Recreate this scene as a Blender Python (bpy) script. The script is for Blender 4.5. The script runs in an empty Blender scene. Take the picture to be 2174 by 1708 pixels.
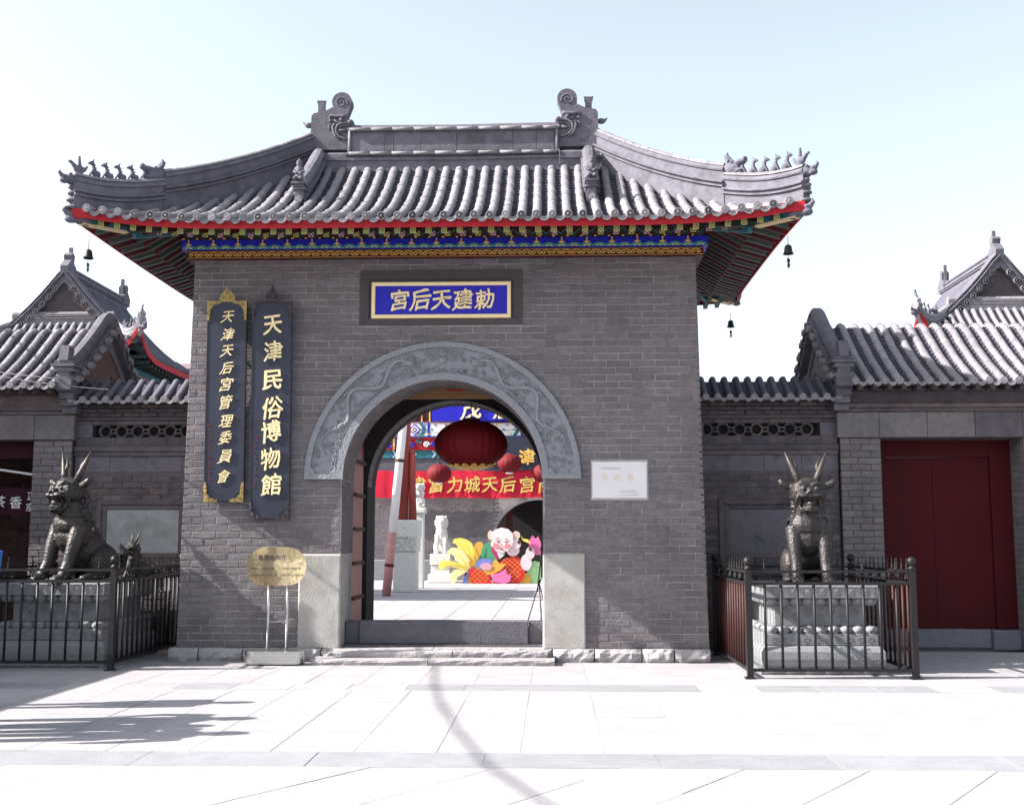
import bpy, math, random
from mathutils import Vector, Matrix
random.seed(7)
R_ = math.radians
PI = math.pi
sc = bpy.context.scene
C = sc.collection

# ---------------------------------------------------------------- camera, sky, sun, exposure
cam = bpy.data.cameras.new('camera')
cam.sensor_width = 36.0
cam.lens = 36.0 * 2450.0 / 2174.0
cam.clip_end = 4000
co = bpy.data.objects.new('camera', cam)
C.objects.link(co)
co.location = (1.43, -15.75, 1.6)
co.rotation_euler = (R_(90 + 6.84), 0, R_(2.0))
sc.camera = co

SUN_TO = Vector((-1.0, -0.165, 0.71)).normalized()      # towards the sun
sun_el = math.asin(SUN_TO.z)
w = bpy.data.worlds.new('World')
sc.world = w
w.use_nodes = True
nt = w.node_tree
sky = nt.nodes.new('ShaderNodeTexSky')
sky.sky_type = 'NISHITA'
sky.sun_disc = False
sky.sun_elevation = sun_el
sky.sun_rotation = math.atan2(SUN_TO.x, SUN_TO.y)
sky.air_density = 1.0
sky.dust_density = 2.2
sky.ozone_density = 1.2
bg = nt.nodes['Background']
hs_ = nt.nodes.new('ShaderNodeHueSaturation')
hs_.inputs['Saturation'].default_value = 0.47
hs_.inputs['Hue'].default_value = 0.475
nt.links.new(sky.outputs[0], hs_.inputs['Color'])
nt.links.new(hs_.outputs[0], bg.inputs[0])
bg.inputs[1].default_value = 0.106
sl = bpy.data.lights.new('sun', 'SUN')
sl.energy = 5.0
sl.angle = R_(0.5)
sl.color = (1.0, 0.95, 0.88)
so = bpy.data.objects.new('sun', sl)
C.objects.link(so)
so.rotation_euler = SUN_TO.to_track_quat('Z', 'Y').to_euler()
vs = sc.view_settings
vs.view_transform = 'Standard'
vs.look = 'None'
vs.exposure = 1.6
vs.gamma = 1.0
vs.use_curve_mapping = False

# ---------------------------------------------------------------- materials
def lin(c):
    if isinstance(c, str):
        c = tuple(int(c[i:i + 2], 16) / 255 for i in (0, 2, 4))
    return tuple(x / 12.92 if x <= 0.04045 else ((x + 0.055) / 1.055) ** 2.4 for x in c)

MATS = {}
def mat(name, col, rough=0.85, metal=0.0, var=0.0, noise=0.0, nscale=6.0, bump=0.0, bscale=40.0, stain=None,
        stain_amt=0.0, stain_scale=1.2, spec=0.3, island=False, bump2=None, tint=None, coat=0.0):
    """Principled material. var: per-piece brightness variation; noise: mottling; stain: second colour in patches."""
    if name in MATS:
        return MATS[name]
    m = bpy.data.materials.new(name)
    m.use_nodes = True
    t = m.node_tree
    b = t.nodes['Principled BSDF']
    b.inputs['Roughness'].default_value = rough
    b.inputs['Metallic'].default_value = metal
    b.inputs['Specular IOR Level'].default_value = spec
    if coat:
        b.inputs['Coat Weight'].default_value = coat
    N = t.nodes.new
    L = t.links.new
    geo = N('ShaderNodeNewGeometry')
    rgb = N('ShaderNodeRGB')
    rgb.outputs[0].default_value = (*col, 1)
    cur = rgb.outputs[0]
    def mult(cur, fac_socket):
        v = N('ShaderNodeVectorMath')
        v.operation = 'SCALE'
        L(cur, v.inputs[0])
        L(fac_socket, v.inputs['Scale'])
        return v.outputs[0]
    if tint is not None or var:
        oi = N('ShaderNodeObjectInfo')
        a = N('ShaderNodeMath'); a.operation = 'ADD'
        L(oi.outputs['Random'], a.inputs[0]); L(geo.outputs['Random Per Island'], a.inputs[1])
        fr = N('ShaderNodeMath'); fr.operation = 'FRACT'
        L(a.outputs[0], fr.inputs[0])
        if tint is not None:
            mx = N('ShaderNodeMix'); mx.data_type = 'RGBA'
            rp = N('ShaderNodeValToRGB')
            rp.color_ramp.elements[0].position = 0.35
            rp.color_ramp.elements[1].position = 0.95
            f2 = N('ShaderNodeMath'); f2.operation = 'MULTIPLY'; f2.inputs[1].default_value = 7.31
            L(fr.outputs[0], f2.inputs[0])
            f3 = N('ShaderNodeMath'); f3.operation = 'FRACT'; L(f2.outputs[0], f3.inputs[0])
            L(f3.outputs[0], rp.inputs[0])
            L(rp.outputs[0], mx.inputs[0]); L(cur, mx.inputs[6])
            mx.inputs[7].default_value = (*tint, 1)
            cur = mx.outputs[2]
        if var:
            mr = N('ShaderNodeMapRange')
            mr.inputs[3].default_value = 1 - var
            mr.inputs[4].default_value = 1 + var
            L(fr.outputs[0], mr.inputs[0])
            cur = mult(cur, mr.outputs[0])
    if noise:
        nz = N('ShaderNodeTexNoise')
        nz.inputs['Scale'].default_value = nscale
        nz.inputs['Detail'].default_value = 6
        nz.inputs['Roughness'].default_value = 0.65
        L(geo.outputs['Position'], nz.inputs['Vector'])
        mr = N('ShaderNodeMapRange')
        mr.inputs[1].default_value = 0.25; mr.inputs[2].default_value = 0.75
        mr.inputs[3].default_value = 1 - noise
        mr.inputs[4].default_value = 1 + noise
        L(nz.outputs[0], mr.inputs[0])
        cur = mult(cur, mr.outputs[0])
    if stain is not None:
        nz = N('ShaderNodeTexNoise')
        nz.inputs['Scale'].default_value = stain_scale
        nz.inputs['Detail'].default_value = 8
        nz.inputs['Roughness'].default_value = 0.7
        L(geo.outputs['Position'], nz.inputs['Vector'])
        rp = N('ShaderNodeValToRGB')
        rp.color_ramp.elements[0].position = 0.48
        rp.color_ramp.elements[1].position = 0.68
        rp.color_ramp.elements[1].color = (stain_amt,) * 3 + (1,)
        L(nz.outputs[0], rp.inputs[0])
        mx = N('ShaderNodeMix'); mx.data_type = 'RGBA'
        L(rp.outputs[0], mx.inputs[0]); L(cur, mx.inputs[6])
        mx.inputs[7].default_value = (*stain, 1)
        cur = mx.outputs[2]
    L(cur, b.inputs['Base Color'])
    if bump:
        if bump2 == 'scales':
            nz = N('ShaderNodeTexVoronoi')
            nz.inputs['Scale'].default_value = bscale
            tc = N('ShaderNodeTexCoord')
            L(tc.outputs['Object'], nz.inputs['Vector'])
            out = nz.outputs['Distance']
        else:
            nz = N('ShaderNodeTexNoise')
            nz.inputs['Scale'].default_value = bscale
            nz.inputs['Detail'].default_value = 5
            L(geo.outputs['Position'], nz.inputs['Vector'])
            out = nz.outputs[0]
        bp = N('ShaderNodeBump')
        bp.inputs['Strength'].default_value = bump
        bp.inputs['Distance'].default_value = 0.02
        L(out, bp.inputs['Height'])
        L(bp.outputs[0], b.inputs['Normal'])
    MATS[name] = m
    return m

GREY = (0.165, 0.15, 0.158)
M_BRICK = mat('grey_brick', (0.142, 0.131, 0.14), 0.92, var=0.12, noise=0.24, nscale=14, bump=0.6, bscale=45,
              stain=(0.075, 0.068, 0.083), stain_amt=0.6, stain_scale=1.1, tint=(0.15, 0.128, 0.136))
M_BRICKD = mat('grey_brick_dark', (0.09, 0.079, 0.092), 0.92, var=0.15, noise=0.3, nscale=6, bump=0.5, bscale=45,
               stain=(0.045, 0.038, 0.048), stain_amt=0.7, stain_scale=1.7, tint=(0.12, 0.092, 0.092))
M_MORTAR = mat('pale_mortar', (0.31, 0.285, 0.295), 0.95, noise=0.25, nscale=12, stain=(0.09, 0.08, 0.09), stain_amt=1.0,
               stain_scale=1.6)
M_MORTARD = mat('dark_mortar', (0.09, 0.078, 0.085), 0.95, noise=0.3, nscale=12)
M_TILE = mat('roof_tile', (0.215, 0.203, 0.226), 0.9, var=0.2, noise=0.22, nscale=14, bump=0.5, bscale=60,
             stain=(0.12, 0.113, 0.132), stain_amt=0.7, stain_scale=5)
M_TILEB = mat('roof_tile_bluish', (0.1, 0.098, 0.13), 0.9, var=0.12, noise=0.25, nscale=10, bump=0.5, bscale=50)
M_PAN = mat('pan_tile', (0.05, 0.047, 0.064), 0.92, var=0.15, noise=0.25, nscale=14, bump=0.4, bscale=60)  # darker than the barrel tiles: shade between the rows put into the colour
M_RIDGE = mat('ridge_brick', (0.115, 0.11, 0.137), 0.9, var=0.12, noise=0.28, nscale=7, bump=0.35, bscale=30,
              stain=(0.06, 0.058, 0.07), stain_amt=0.7, stain_scale=2.5)
M_RENDER = mat('grey_render', (0.07, 0.062, 0.066), 0.95, noise=0.12, nscale=8, bump=0.3, bscale=70)
M_ARCH = mat('carved_grey_stone', (0.21, 0.217, 0.243), 0.85, noise=0.16, nscale=16, bump=0.8, bscale=34)
M_BRICKSHADE = mat('shade_dark_brick', (0.03, 0.026, 0.03), 0.95, var=0.15, noise=0.3, nscale=7, bump=0.4)  # brick taken nearly to black: the passage's shade is put into the colour
M_DULLG = mat('tarnished_gilt', (0.3, 0.21, 0.08), 0.5, metal=0.3, noise=0.3, nscale=14)
M_STONE = mat('rough_stone', (0.35, 0.335, 0.325), 0.95, noise=0.2, nscale=5, bump=0.4, bscale=60,
              stain=(0.26, 0.235, 0.21), stain_amt=0.6, stain_scale=2)
M_STONEP = mat('plinth_stone', (0.3, 0.282, 0.295), 0.95, var=0.1, noise=0.2, nscale=12, bump=0.6, bscale=30)
M_STONED = mat('dark_threshold_stone', (0.1, 0.095, 0.115), 0.9, noise=0.2, nscale=10, bump=0.5, bscale=40)
M_PAVE = mat('pale_paving', (0.295, 0.282, 0.302), 0.8, var=0.06, noise=0.13, nscale=2.2, bump=0.25, bscale=60,
             stain=(0.26, 0.25, 0.268), stain_amt=0.7, stain_scale=0.9)
M_PAVEG = mat('grey_paving', (0.215, 0.215, 0.237), 0.85, var=0.05, noise=0.15, nscale=3, bump=0.35, bscale=60)
M_JOINT = mat('joint_sand', (0.26, 0.246, 0.262), 0.95, noise=0.2)
M_MARBLE = mat('white_marble', (0.62, 0.6, 0.63), 0.5, noise=0.05, nscale=4)
M_WSTONE = mat('pale_carved_stone', (0.62, 0.61, 0.59), 0.85, noise=0.15, nscale=12, bump=0.6, bscale=45)
M_GSTONE = mat('greenish_pedestal_stone', (0.18, 0.185, 0.2), 0.85, noise=0.15, nscale=10, bump=0.4, bscale=60)
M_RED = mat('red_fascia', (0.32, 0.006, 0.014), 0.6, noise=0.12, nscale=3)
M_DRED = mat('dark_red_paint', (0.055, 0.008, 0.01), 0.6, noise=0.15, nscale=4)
M_DOOR = mat('maroon_door_paint', (0.05, 0.003, 0.006), 0.65, noise=0.15, nscale=2.2, bump=0.05, bscale=20, spec=0.15)
M_POLE = mat('red_post_paint', (0.27, 0.05, 0.04), 0.5, noise=0.15, nscale=3)
M_BLUE = mat('ultramarine_paint', (0.012, 0.014, 0.33), 0.5, noise=0.4, nscale=9)
M_BLUE2 = mat('blue_plaque_paint', (0.014, 0.012, 0.4), 0.45)
M_GOLD = mat('gold_paint', (0.8, 0.48, 0.12), 0.45, metal=0.15, noise=0.15, nscale=20)
M_GOLDL = mat('pale_gold_leaf', (0.85, 0.69, 0.4), 0.5, metal=0.05, noise=0.1, nscale=20)
M_BRASS = mat('polished_brass', (1.0, 0.84, 0.52), 0.06, metal=0.9, noise=0.04, nscale=5, bump=0.16, bscale=2.6)
M_STEEL = mat('brushed_steel', (0.5, 0.5, 0.5), 0.3, metal=1.0, noise=0.08, nscale=5)
M_TEAL = mat('teal_paint', (0.025, 0.13, 0.16), 0.55, noise=0.2, nscale=6)
M_SAGE = mat('pale_green_paint', (0.13, 0.36, 0.27), 0.6, noise=0.15)
M_GREEN = mat('dark_green_paint', (0.022, 0.035, 0.032), 0.6, noise=0.2)
M_GREENL = mat('grey_green_paint', (0.05, 0.066, 0.062), 0.6, noise=0.25, nscale=12)
M_CREAM = mat('cream_outline', (0.6, 0.48, 0.28), 0.6)
M_YG = mat('yellow_green_outline', (0.5, 0.47, 0.16), 0.6)
M_PINK = mat('pink_outline', (0.6, 0.36, 0.4), 0.6)
M_BLACK = mat('black_iron', (0.014, 0.012, 0.014), 0.5, metal=0.1, noise=0.2, nscale=20, spec=0.3)
M_RIRON = mat('red_lead_iron', (0.036, 0.011, 0.009), 0.6, metal=0.0, noise=0.35, nscale=14)
M_SIGN = mat('black_lacquer_board', (0.026, 0.029, 0.05), 0.4, noise=0.2, nscale=4)
M_SIGNH = mat('dark_bronze_trim', (0.05, 0.04, 0.05), 0.5, metal=0.3)
M_BRONZE = mat('dark_bronze', (0.027, 0.024, 0.026), 0.5, metal=0.45, noise=0.35, nscale=9, bump=0.3, bscale=36,
               bump2='scales', stain=(0.06, 0.047, 0.04), stain_amt=0.7, stain_scale=3, spec=0.5)
M_BRONZES = mat('smooth_bronze', (0.055, 0.048, 0.046), 0.5, metal=0.35, noise=0.25, nscale=12)
M_LANT = mat('red_lantern_silk', (0.115, 0.001, 0.004), 0.75, noise=0.1, nscale=10)
M_BANNER = mat('red_banner_cloth', (0.5, 0.01, 0.035), 0.7, noise=0.06, nscale=3)
M_YELB = mat('yellow_board', (0.2, 0.115, 0.05), 0.7, noise=0.1)
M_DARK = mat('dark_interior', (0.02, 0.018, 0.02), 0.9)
M_PLASTER = mat('pale_plaster', (0.27, 0.285, 0.295), 0.9, noise=0.2, nscale=5, stain=(0.19, 0.19, 0.19), stain_amt=0.8,
                stain_scale=3)
M_PLASTERD = mat('stained_plaster', (0.13, 0.118, 0.145), 0.9, noise=0.3, nscale=3, stain=(0.055, 0.05, 0.062),
                 stain_amt=0.9, stain_scale=3)
M_MARO = mat('maroon_cloth', (0.035, 0.006, 0.014), 0.9, noise=0.1)
M_WHITE = mat('white_paint', (0.75, 0.73, 0.74), 0.6, noise=0.05)
M_REDI = mat('red_ink', (0.3, 0.015, 0.02), 0.6)
M_PBRICK = mat('brown_brick_wall', (0.1, 0.055, 0.052), 0.9, var=0.2, noise=0.3, nscale=7, bump=0.4)
M_WIRE = mat('pale_cable', (0.45, 0.42, 0.42), 0.6)
M_HAIR = mat('black_hair', (0.015, 0.012, 0.01), 0.5)
M_SKIN = mat('skin', (0.5, 0.28, 0.2), 0.55)
M_JACKET = mat('blue_jacket_cloth', (0.02, 0.1, 0.33), 0.8, noise=0.2, nscale=9, bump=0.3, bscale=12)
M_TROUS = mat('dark_trouser_cloth', (0.02, 0.02, 0.03), 0.85, noise=0.2)
M_COATG = mat('grey_coat_cloth', (0.1, 0.1, 0.1), 0.85, noise=0.2)
M_SHOE = mat('black_shoe', (0.015, 0.015, 0.015), 0.4)
M_APT = mat('pink_apartment_render', (0.42, 0.3, 0.33), 0.9, noise=0.05)
M_GLASS = mat('blue_window_glass', (0.1, 0.15, 0.2), 0.15, spec=0.6)

# ---------------------------------------------------------------- object helpers
def tag(o, label=None, cat=None, group=None, kind=None):
    if label: o['label'] = label
    if cat: o['category'] = cat
    if group: o['group'] = group
    if kind: o['kind'] = kind
    return o

def thing(name, loc=(0, 0, 0), label=None, cat=None, group=None, rz=0.0, kind=None):
    o = bpy.data.objects.new(name, None)
    o.empty_display_size = 0.2
    C.objects.link(o)
    o.location = loc
    o.rotation_euler = (0, 0, rz)
    return tag(o, label, cat, group, kind)

def link(name, me, parent=None, loc=None, rot=None, scale=None, kind=None):
    o = bpy.data.objects.new(name, me)
    C.objects.link(o)
    if parent is not None: o.parent = parent
    if loc is not None: o.location = loc
    if rot is not None: o.rotation_euler = rot
    if scale is not None: o.scale = scale
    if kind: o['kind'] = kind
    return o

def copy_tree(o, parent=None):
    c = o.copy()
    C.objects.link(c)
    if parent is not None: c.parent = parent
    for ch in list(o.children):
        copy_tree(ch, c)
    return c

class MB:
    """collects vertices and faces in metres"""
    def __init__(s):
        s.v = []; s.f = []; s.mi = []; s.cm = 0; s.X = None
    def add(s, vs, fs):
        n = len(s.v)
        if s.X is not None:
            vs = [tuple(s.X @ Vector(p)) for p in vs]
        s.v += [tuple(p) for p in vs]
        s.f += [tuple(i + n for i in f) for f in fs]
        s.mi += [s.cm] * len(fs)
        return s
    def box(s, x0, x1, y0, y1, z0, z1):
        return s.add([(x0, y0, z0), (x1, y0, z0), (x1, y1, z0), (x0, y1, z0), (x0, y0, z1), (x1, y0, z1), (x1, y1, z1), (x0, y1, z1)],
                     [(0, 3, 2, 1), (4, 5, 6, 7), (0, 1, 5, 4), (1, 2, 6, 5), (2, 3, 7, 6), (3, 0, 4, 7)])
    def chbox(s, x0, x1, y0, y1, z0, z1, c=0.01, jit=0.0):
        """box with chamfered front (towards -y) and slightly uneven corners"""
        j = lambda: random.uniform(-jit, jit)
        vs = [(x0 + j(), y0 + c, z0 + j()), (x1 + j(), y0 + c, z0 + j()), (x1 + j(), y0 + c, z1 + j()), (x0 + j(), y0 + c, z1 + j()),
              (x0 + c, y0 + j(), z0 + c), (x1 - c, y0 + j(), z0 + c), (x1 - c, y0 + j(), z1 - c), (x0 + c, y0 + j(), z1 - c),
              (x0, y1, z0), (x1, y1, z0), (x1, y1, z1), (x0, y1, z1)]
        return s.add(vs, [(4, 5, 6, 7), (0, 1, 5, 4), (1, 2, 6, 5), (2, 3, 7, 6), (3, 0, 4, 7),
                          (0, 8, 9, 1), (1, 9, 10, 2), (2, 10, 11, 3), (3, 11, 8, 0), (8, 11, 10, 9)])
    def tube(s, pts, r, n=8, cap=True):
        pts = [Vector(p) for p in pts]
        rs = r if isinstance(r, (list, tuple)) else [r] * len(pts)
        vs = []
        u = None
        for i, p in enumerate(pts):
            a = pts[max(i - 1, 0)]; b = pts[min(i + 1, len(pts) - 1)]
            d = (b - a)
            d = d.normalized() if d.length > 1e-9 else Vector((0, 0, 1))
            if u is None:
                u = d.cross(Vector((0, 0, 1)) if abs(d.z) < 0.9 else Vector((1, 0, 0)))
            else:
                u = u - d * u.dot(d)
            u.normalize()
            v = d.cross(u)
            for k in range(n):
                a_ = 2 * PI * (k + 0.5) / n
                vs.append(p + u * math.cos(a_) * rs[i] + v * math.sin(a_) * rs[i])
        fs = []
        m = len(pts)
        for i in range(m - 1):
            for k in range(n):
                k2 = (k + 1) % n
                fs.append((i * n + k, i * n + k2, (i + 1) * n + k2, (i + 1) * n + k))
        if cap:
            fs.append(tuple(range(n - 1, -1, -1)))
            fs.append(tuple((m - 1) * n + k for k in range(n)))
        return s.add(vs, fs)
    def lathe(s, prof, n=16, axis='z', c=(0, 0, 0), sx=1, sy=1):
        vs = []
        for r, z in prof:
            for k in range(n):
                a = 2 * PI * k / n
                p = (r * math.cos(a) * sx, r * math.sin(a) * sy, z)
                if axis == 'y': p = (p[0], p[2], p[1])
                if axis == 'x': p = (p[2], p[0], p[1])
                vs.append((p[0] + c[0], p[1] + c[1], p[2] + c[2]))
        fs = []
        for i in range(len(prof) - 1):
            for k in range(n):
                k2 = (k + 1) % n
                fs.append((i * n + k, i * n + k2, (i + 1) * n + k2, (i + 1) * n + k))
        fs.append(tuple(range(n - 1, -1, -1)))
        fs.append(tuple((len(prof) - 1) * n + k for k in range(n)))
        return s.add(vs, fs)
    def prism(s, poly, y0, y1):
        """polygon in x,z extruded from y0 to y1"""
        n = len(poly)
        vs = [(x, y0, z) for x, z in poly] + [(x, y1, z) for x, z in poly]
        fs = [tuple(range(n)), tuple(range(2 * n - 1, n - 1, -1))]
        for i in range(n):
            j = (i + 1) % n
            fs.append((i, i + n, j + n, j))
        return s.add(vs, fs)
    def ell(s, c, r, rot=None, n=12, m=8):
        vs = []; fs = []
        Rm = Matrix.Identity(3) if rot is None else Matrix.Rotation(rot[1], 3, rot[0])
        for i in range(m + 1):
            th = PI * i / m
            for k in range(n):
                a = 2 * PI * k / n
                p = Rm @ Vector((r[0] * math.sin(th) * math.cos(a), r[1] * math.sin(th) * math.sin(a), r[2] * math.cos(th)))
                vs.append((p.x + c[0], p.y + c[1], p.z + c[2]))
        for i in range(m):
            for k in range(n):
                k2 = (k + 1) % n
                fs.append((i * n + k, (i + 1) * n + k, (i + 1) * n + k2, i * n + k2))
        return s.add(vs, fs)
    def sweep(s, path, prof, closed=True, up=(0, 0, 1)):
        """profile (side, up) swept along a path keeping 'up'"""
        path = [Vector(p) for p in path]; up = Vector(up)
        n = len(prof); vs = []
        for i, p in enumerate(path):
            a = path[max(i - 1, 0)]; b = path[min(i + 1, len(path) - 1)]
            d = (b - a).normalized()
            side = d.cross(up).normalized()
            for u, h in prof:
                vs.append(p + side * u + up * h)
        fs = []
        for i in range(len(path) - 1):
            for k in range(n if closed else n - 1):
                k2 = (k + 1) % n
                fs.append((i * n + k, i * n + k2, (i + 1) * n + k2, (i + 1) * n + k))
        if closed:
            fs.append(tuple(range(n - 1, -1, -1)))
            fs.append(tuple((len(path) - 1) * n + k for k in range(n)))
        return s.add(vs, fs)
    def mesh(s, name, mats, smooth=False):
        me = bpy.data.meshes.new(name)
        me.from_pydata(s.v, [], s.f)
        if not isinstance(mats, (list, tuple)): mats = [mats]
        for m in mats: me.materials.append(m)
        if len(mats) > 1: me.polygons.foreach_set('material_index', s.mi)
        if smooth: me.polygons.foreach_set('use_smooth', [True] * len(me.polygons))
        me.update()
        return me
    def build(s, name, mats, parent=None, smooth=False, kind=None, loc=None, rot=None, label=None):
        if parent is not None and loc is None:
            # vertices are given in world metres: bring them into the parent's frame
            inv = parent_matrix(parent).inverted()
            s.v = [tuple(inv @ Vector(p)) for p in s.v]
        o = link(name, s.mesh(name, mats, smooth), parent, loc, rot, kind=kind)
        if label: o['label'] = label
        return o

def local_matrix(o):
    return Matrix.LocRotScale(o.location, o.rotation_euler, o.scale)
def parent_matrix(o):
    m = local_matrix(o)
    while o.parent is not None:
        o = o.parent
        m = local_matrix(o) @ m
    return m
def world_loc(parent, p):
    return parent_matrix(parent).inverted() @ Vector(p)

def fuse(mb, name, mats, voxel, smooth_it=2, decimate=None):
    """fuse overlapping shapes into ONE continuous skin"""
    me = mb.mesh(name, mats)
    o = bpy.data.objects.new(name, me)
    C.objects.link(o)
    m = o.modifiers.new('r', 'REMESH'); m.mode = 'VOXEL'; m.voxel_size = voxel; m.use_smooth_shade = True
    if smooth_it:
        m = o.modifiers.new('s', 'SMOOTH'); m.factor = 0.5; m.iterations = smooth_it
    if decimate:
        m = o.modifiers.new('d', 'DECIMATE'); m.ratio = decimate
    dg = bpy.context.evaluated_depsgraph_get()
    me2 = bpy.data.meshes.new_from_object(o.evaluated_get(dg))
    C.objects.unlink(o)
    bpy.data.objects.remove(o)
    me2.name = name
    me2.materials.clear()
    for m in (mats if isinstance(mats, (list, tuple)) else [mats]): me2.materials.append(m)
    me2.polygons.foreach_set('use_smooth', [True] * len(me2.polygons))
    return me2

GL = {}
def glyph(ch, bold=0.0, depth=0.02, shear=0.0, res=4):
    key = (ch, bold, depth, shear)
    if key in GL: return GL[key]
    cu = bpy.data.curves.new('g', 'FONT')
    cu.body = ch; cu.size = 1.0; cu.extrude = depth; cu.offset = 0.0; cu.shear = shear
    cu.resolution_u = res
    o = bpy.data.objects.new('g', cu)
    C.objects.link(o)
    dg = bpy.context.evaluated_depsgraph_get()
    me = bpy.data.meshes.new_from_object(o.evaluated_get(dg))
    C.objects.unlink(o); bpy.data.objects.remove(o)
    xs = [v.co.x for v in me.vertices] or [0]; ys = [v.co.y for v in me.vertices] or [0]
    cx = (min(xs) + max(xs)) / 2; cy = (min(ys) + max(ys)) / 2
    sz = max(max(xs) - min(xs), max(ys) - min(ys), 1e-3)
    for v in me.vertices:
        v.co = ((v.co.x - cx), (v.co.y - cy), v.co.z)
    if bold > 0.004:
        d = bold * 0.75
        vs0 = [tuple(v.co) for v in me.vertices]; fs0 = [tuple(p.vertices) for p in me.polygons]
        vs, fs = [], []
        for k, (ax, ay) in enumerate(((0, 0), (d, d * 0.4), (-d, -d * 0.4), (d * 0.4, -d), (-d * 0.4, d))):
            n0 = len(vs)
            vs += [(x + ax, y + ay, z + 0.0011 * k) for x, y, z in vs0]
            fs += [tuple(i + n0 for i in f) for f in fs0]
        bpy.data.meshes.remove(me)
        me = bpy.data.meshes.new('character')
        me.from_pydata(vs, [], fs)
    if key[3] or key[1] >= 0.02:                    # brush-written boards: strokes waver and flare
        for v in me.vertices:
            x, y = v.co.x, v.co.y
            v.co.x += 0.035 * math.sin(5.5 * y + 1.3) + 0.012 * math.sin(23 * y + 9 * x)
            v.co.y += 0.05 * math.sin(4.2 * x + 0.4) + 0.012 * math.sin(21 * x - 7 * y)
    me.name = 'character'
    GL[key] = me
    return me
def char(ch, parent, x, y, z, size, m, bold=0.012, depth=0.02, shear=0.0, sx=1.0, tilt=0.0, rx=0.0, name='character'):
    """a raised character facing -y"""
    me = glyph(ch, bold, depth, shear)
    if not me.materials:
        me.materials.append(m)
    elif me.materials[0] != m:
        me = me.copy(); me.materials.clear(); me.materials.append(m)
    return link(name, me, parent, world_loc(parent, (x, y, z)), (R_(90) + rx, tilt, 0), (size * sx, size, size))

# ---------------------------------------------------------------- brick laying
BVAR = {}
def brick_mesh(m, L, H, D, k):
    key = (m.name, round(L, 3), round(H, 3), k)
    if key not in BVAR:
        mb = MB(); mb.chbox(-L / 2, L / 2, 0, D, -H / 2, H / 2, 0.006, 0.003)
        BVAR[key] = mb.mesh('brick', m)
    return BVAR[key]
def lay_bricks(parent, m, spans, z0, z1, H, L, y, D=0.03, nobj=300, joint=0.011, name='brick'):
    """spans(z) -> list of (x0, x1) intervals; nearest (lowest) nobj bricks are objects, the rest one mesh"""
    n = 0; rest = MB(); z = z0; row = 0; nrest = 0
    while z + H * 0.6 < z1:
        h = min(H, z1 - z)
        for (a, b) in spans(z + h / 2):
            off = (row % 2) * 0.5 * L + (row % 5 == 3) * 0.13 * L
            x = math.floor(a / L) * L - off; pend = False
            while x < b:
                wd = L
                if x + wd < b < x + wd + 0.07: wd += 0.07
                x0 = a if pend else max(x, a); x1 = min(x + wd, b)
                x += wd
                pend = x0 == a and x1 - x0 < 0.07
                if pend or x1 - x0 < 0.03: continue
                yy = y + random.uniform(-0.003, 0.003)
                if n < nobj:
                    me = brick_mesh(m, L - joint, H - joint, D, random.randint(0, 3))
                    link(name, me, parent, world_loc(parent, ((x0 + x1) / 2, yy, z + h / 2)), None,
                         ((x1 - x0 - joint) / (L - joint), 1, (h - joint) / (H - joint)))
                    n += 1
                else:
                    rest.chbox(x0 + joint / 2, x1 - joint / 2, yy, yy + D, z + joint / 2, z + h - joint / 2, 0.006, 0.002)
                    nrest += 1
        z += H; row += 1
    if nrest:
        rest.build(name + 's_above' if False else 'upper_brickwork', m, parent, kind='stuff')
    return n

# ================================================================ GROUND
g = MB(); g.add([(-900, -60, -0.03), (900, -60, -0.03), (900, 1800, -0.03), (-900, 1800, -0.03)], [(0, 1, 2, 3)])
tag(g.build('ground', M_JOINT), 'dusty ground under the paving stretching away behind the temple', kind='structure')

plaza = thing('pavement', (0, 0, 0), 'pale stone paved plaza in front of the temple gate', kind='structure')
b = MB(); b.box(-14, 14, -17.5, 1.55, -0.028, -0.003)
b.build('mortar_bed', M_JOINT, plaza)
def paver(x0, x1, y0, y1, m, jit=0.0015, parent=plaza, zt=0.0):
    z = zt + random.uniform(-jit, jit)
    c = 0.002
    mb = MB()
    mb.add([(x0 + c, y0 + c, z), (x1 - c, y0 + c, z), (x1 - c, y1 - c, z), (x0 + c, y1 - c, z),
            (x0, y0, zt - 0.02), (x1, y0, zt - 0.02), (x1, y1, zt - 0.02), (x0, y1, zt - 0.02)],
           [(0, 1, 2, 3), (4, 5, 1, 0), (5, 6, 2, 1), (6, 7, 3, 2), (7, 4, 0, 3)])
    mb.build('paver', m, parent)
J = 0.0022
npv = 0
rows = [(-6.72, -5.80), (-5.80, -4.88), (-4.88, -3.96), (-3.96, -3.04), (-2.50, -1.60), (-1.60, -0.75), (-0.75, 0.1)]
for (ya, yb) in rows:
    x = -5.86
    while x < 8.4:
        paver(x + J, x + 0.64 - J, ya + J, yb - J, M_PAVE); npv += 1
        x += 0.64
x = -5.3
while x < 8.4:                                     # row of greyer setts in front of the gate
    paver(x + J, x + 0.64 - J, -3.04 + J, -2.50 - J, M_PAVEG if random.random() < 0.72 else M_PAVE); npv += 1
    x += 0.64
x = -4.2
while x < 6.5:                                     # grey band across the plaza
    paver(x + J, x + 1.28 - J, -7.3 + J, -6.72 - J, M_PAVEG); npv += 1
    x += 1.28
side = MB()                                        # farther slabs beside the gate, past the counted ones
for i in range(14):
    for jx in range(22):
        x0 = -14 + jx * 1.28
        y0 = 0.1 + i * 0.72
        if y0 > 1.5: continue
        side.box(x0 + J, x0 + 1.28 - J, y0 + J, min(y0 + 0.72, 1.54) - J, -0.02, 0.0)
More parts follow.
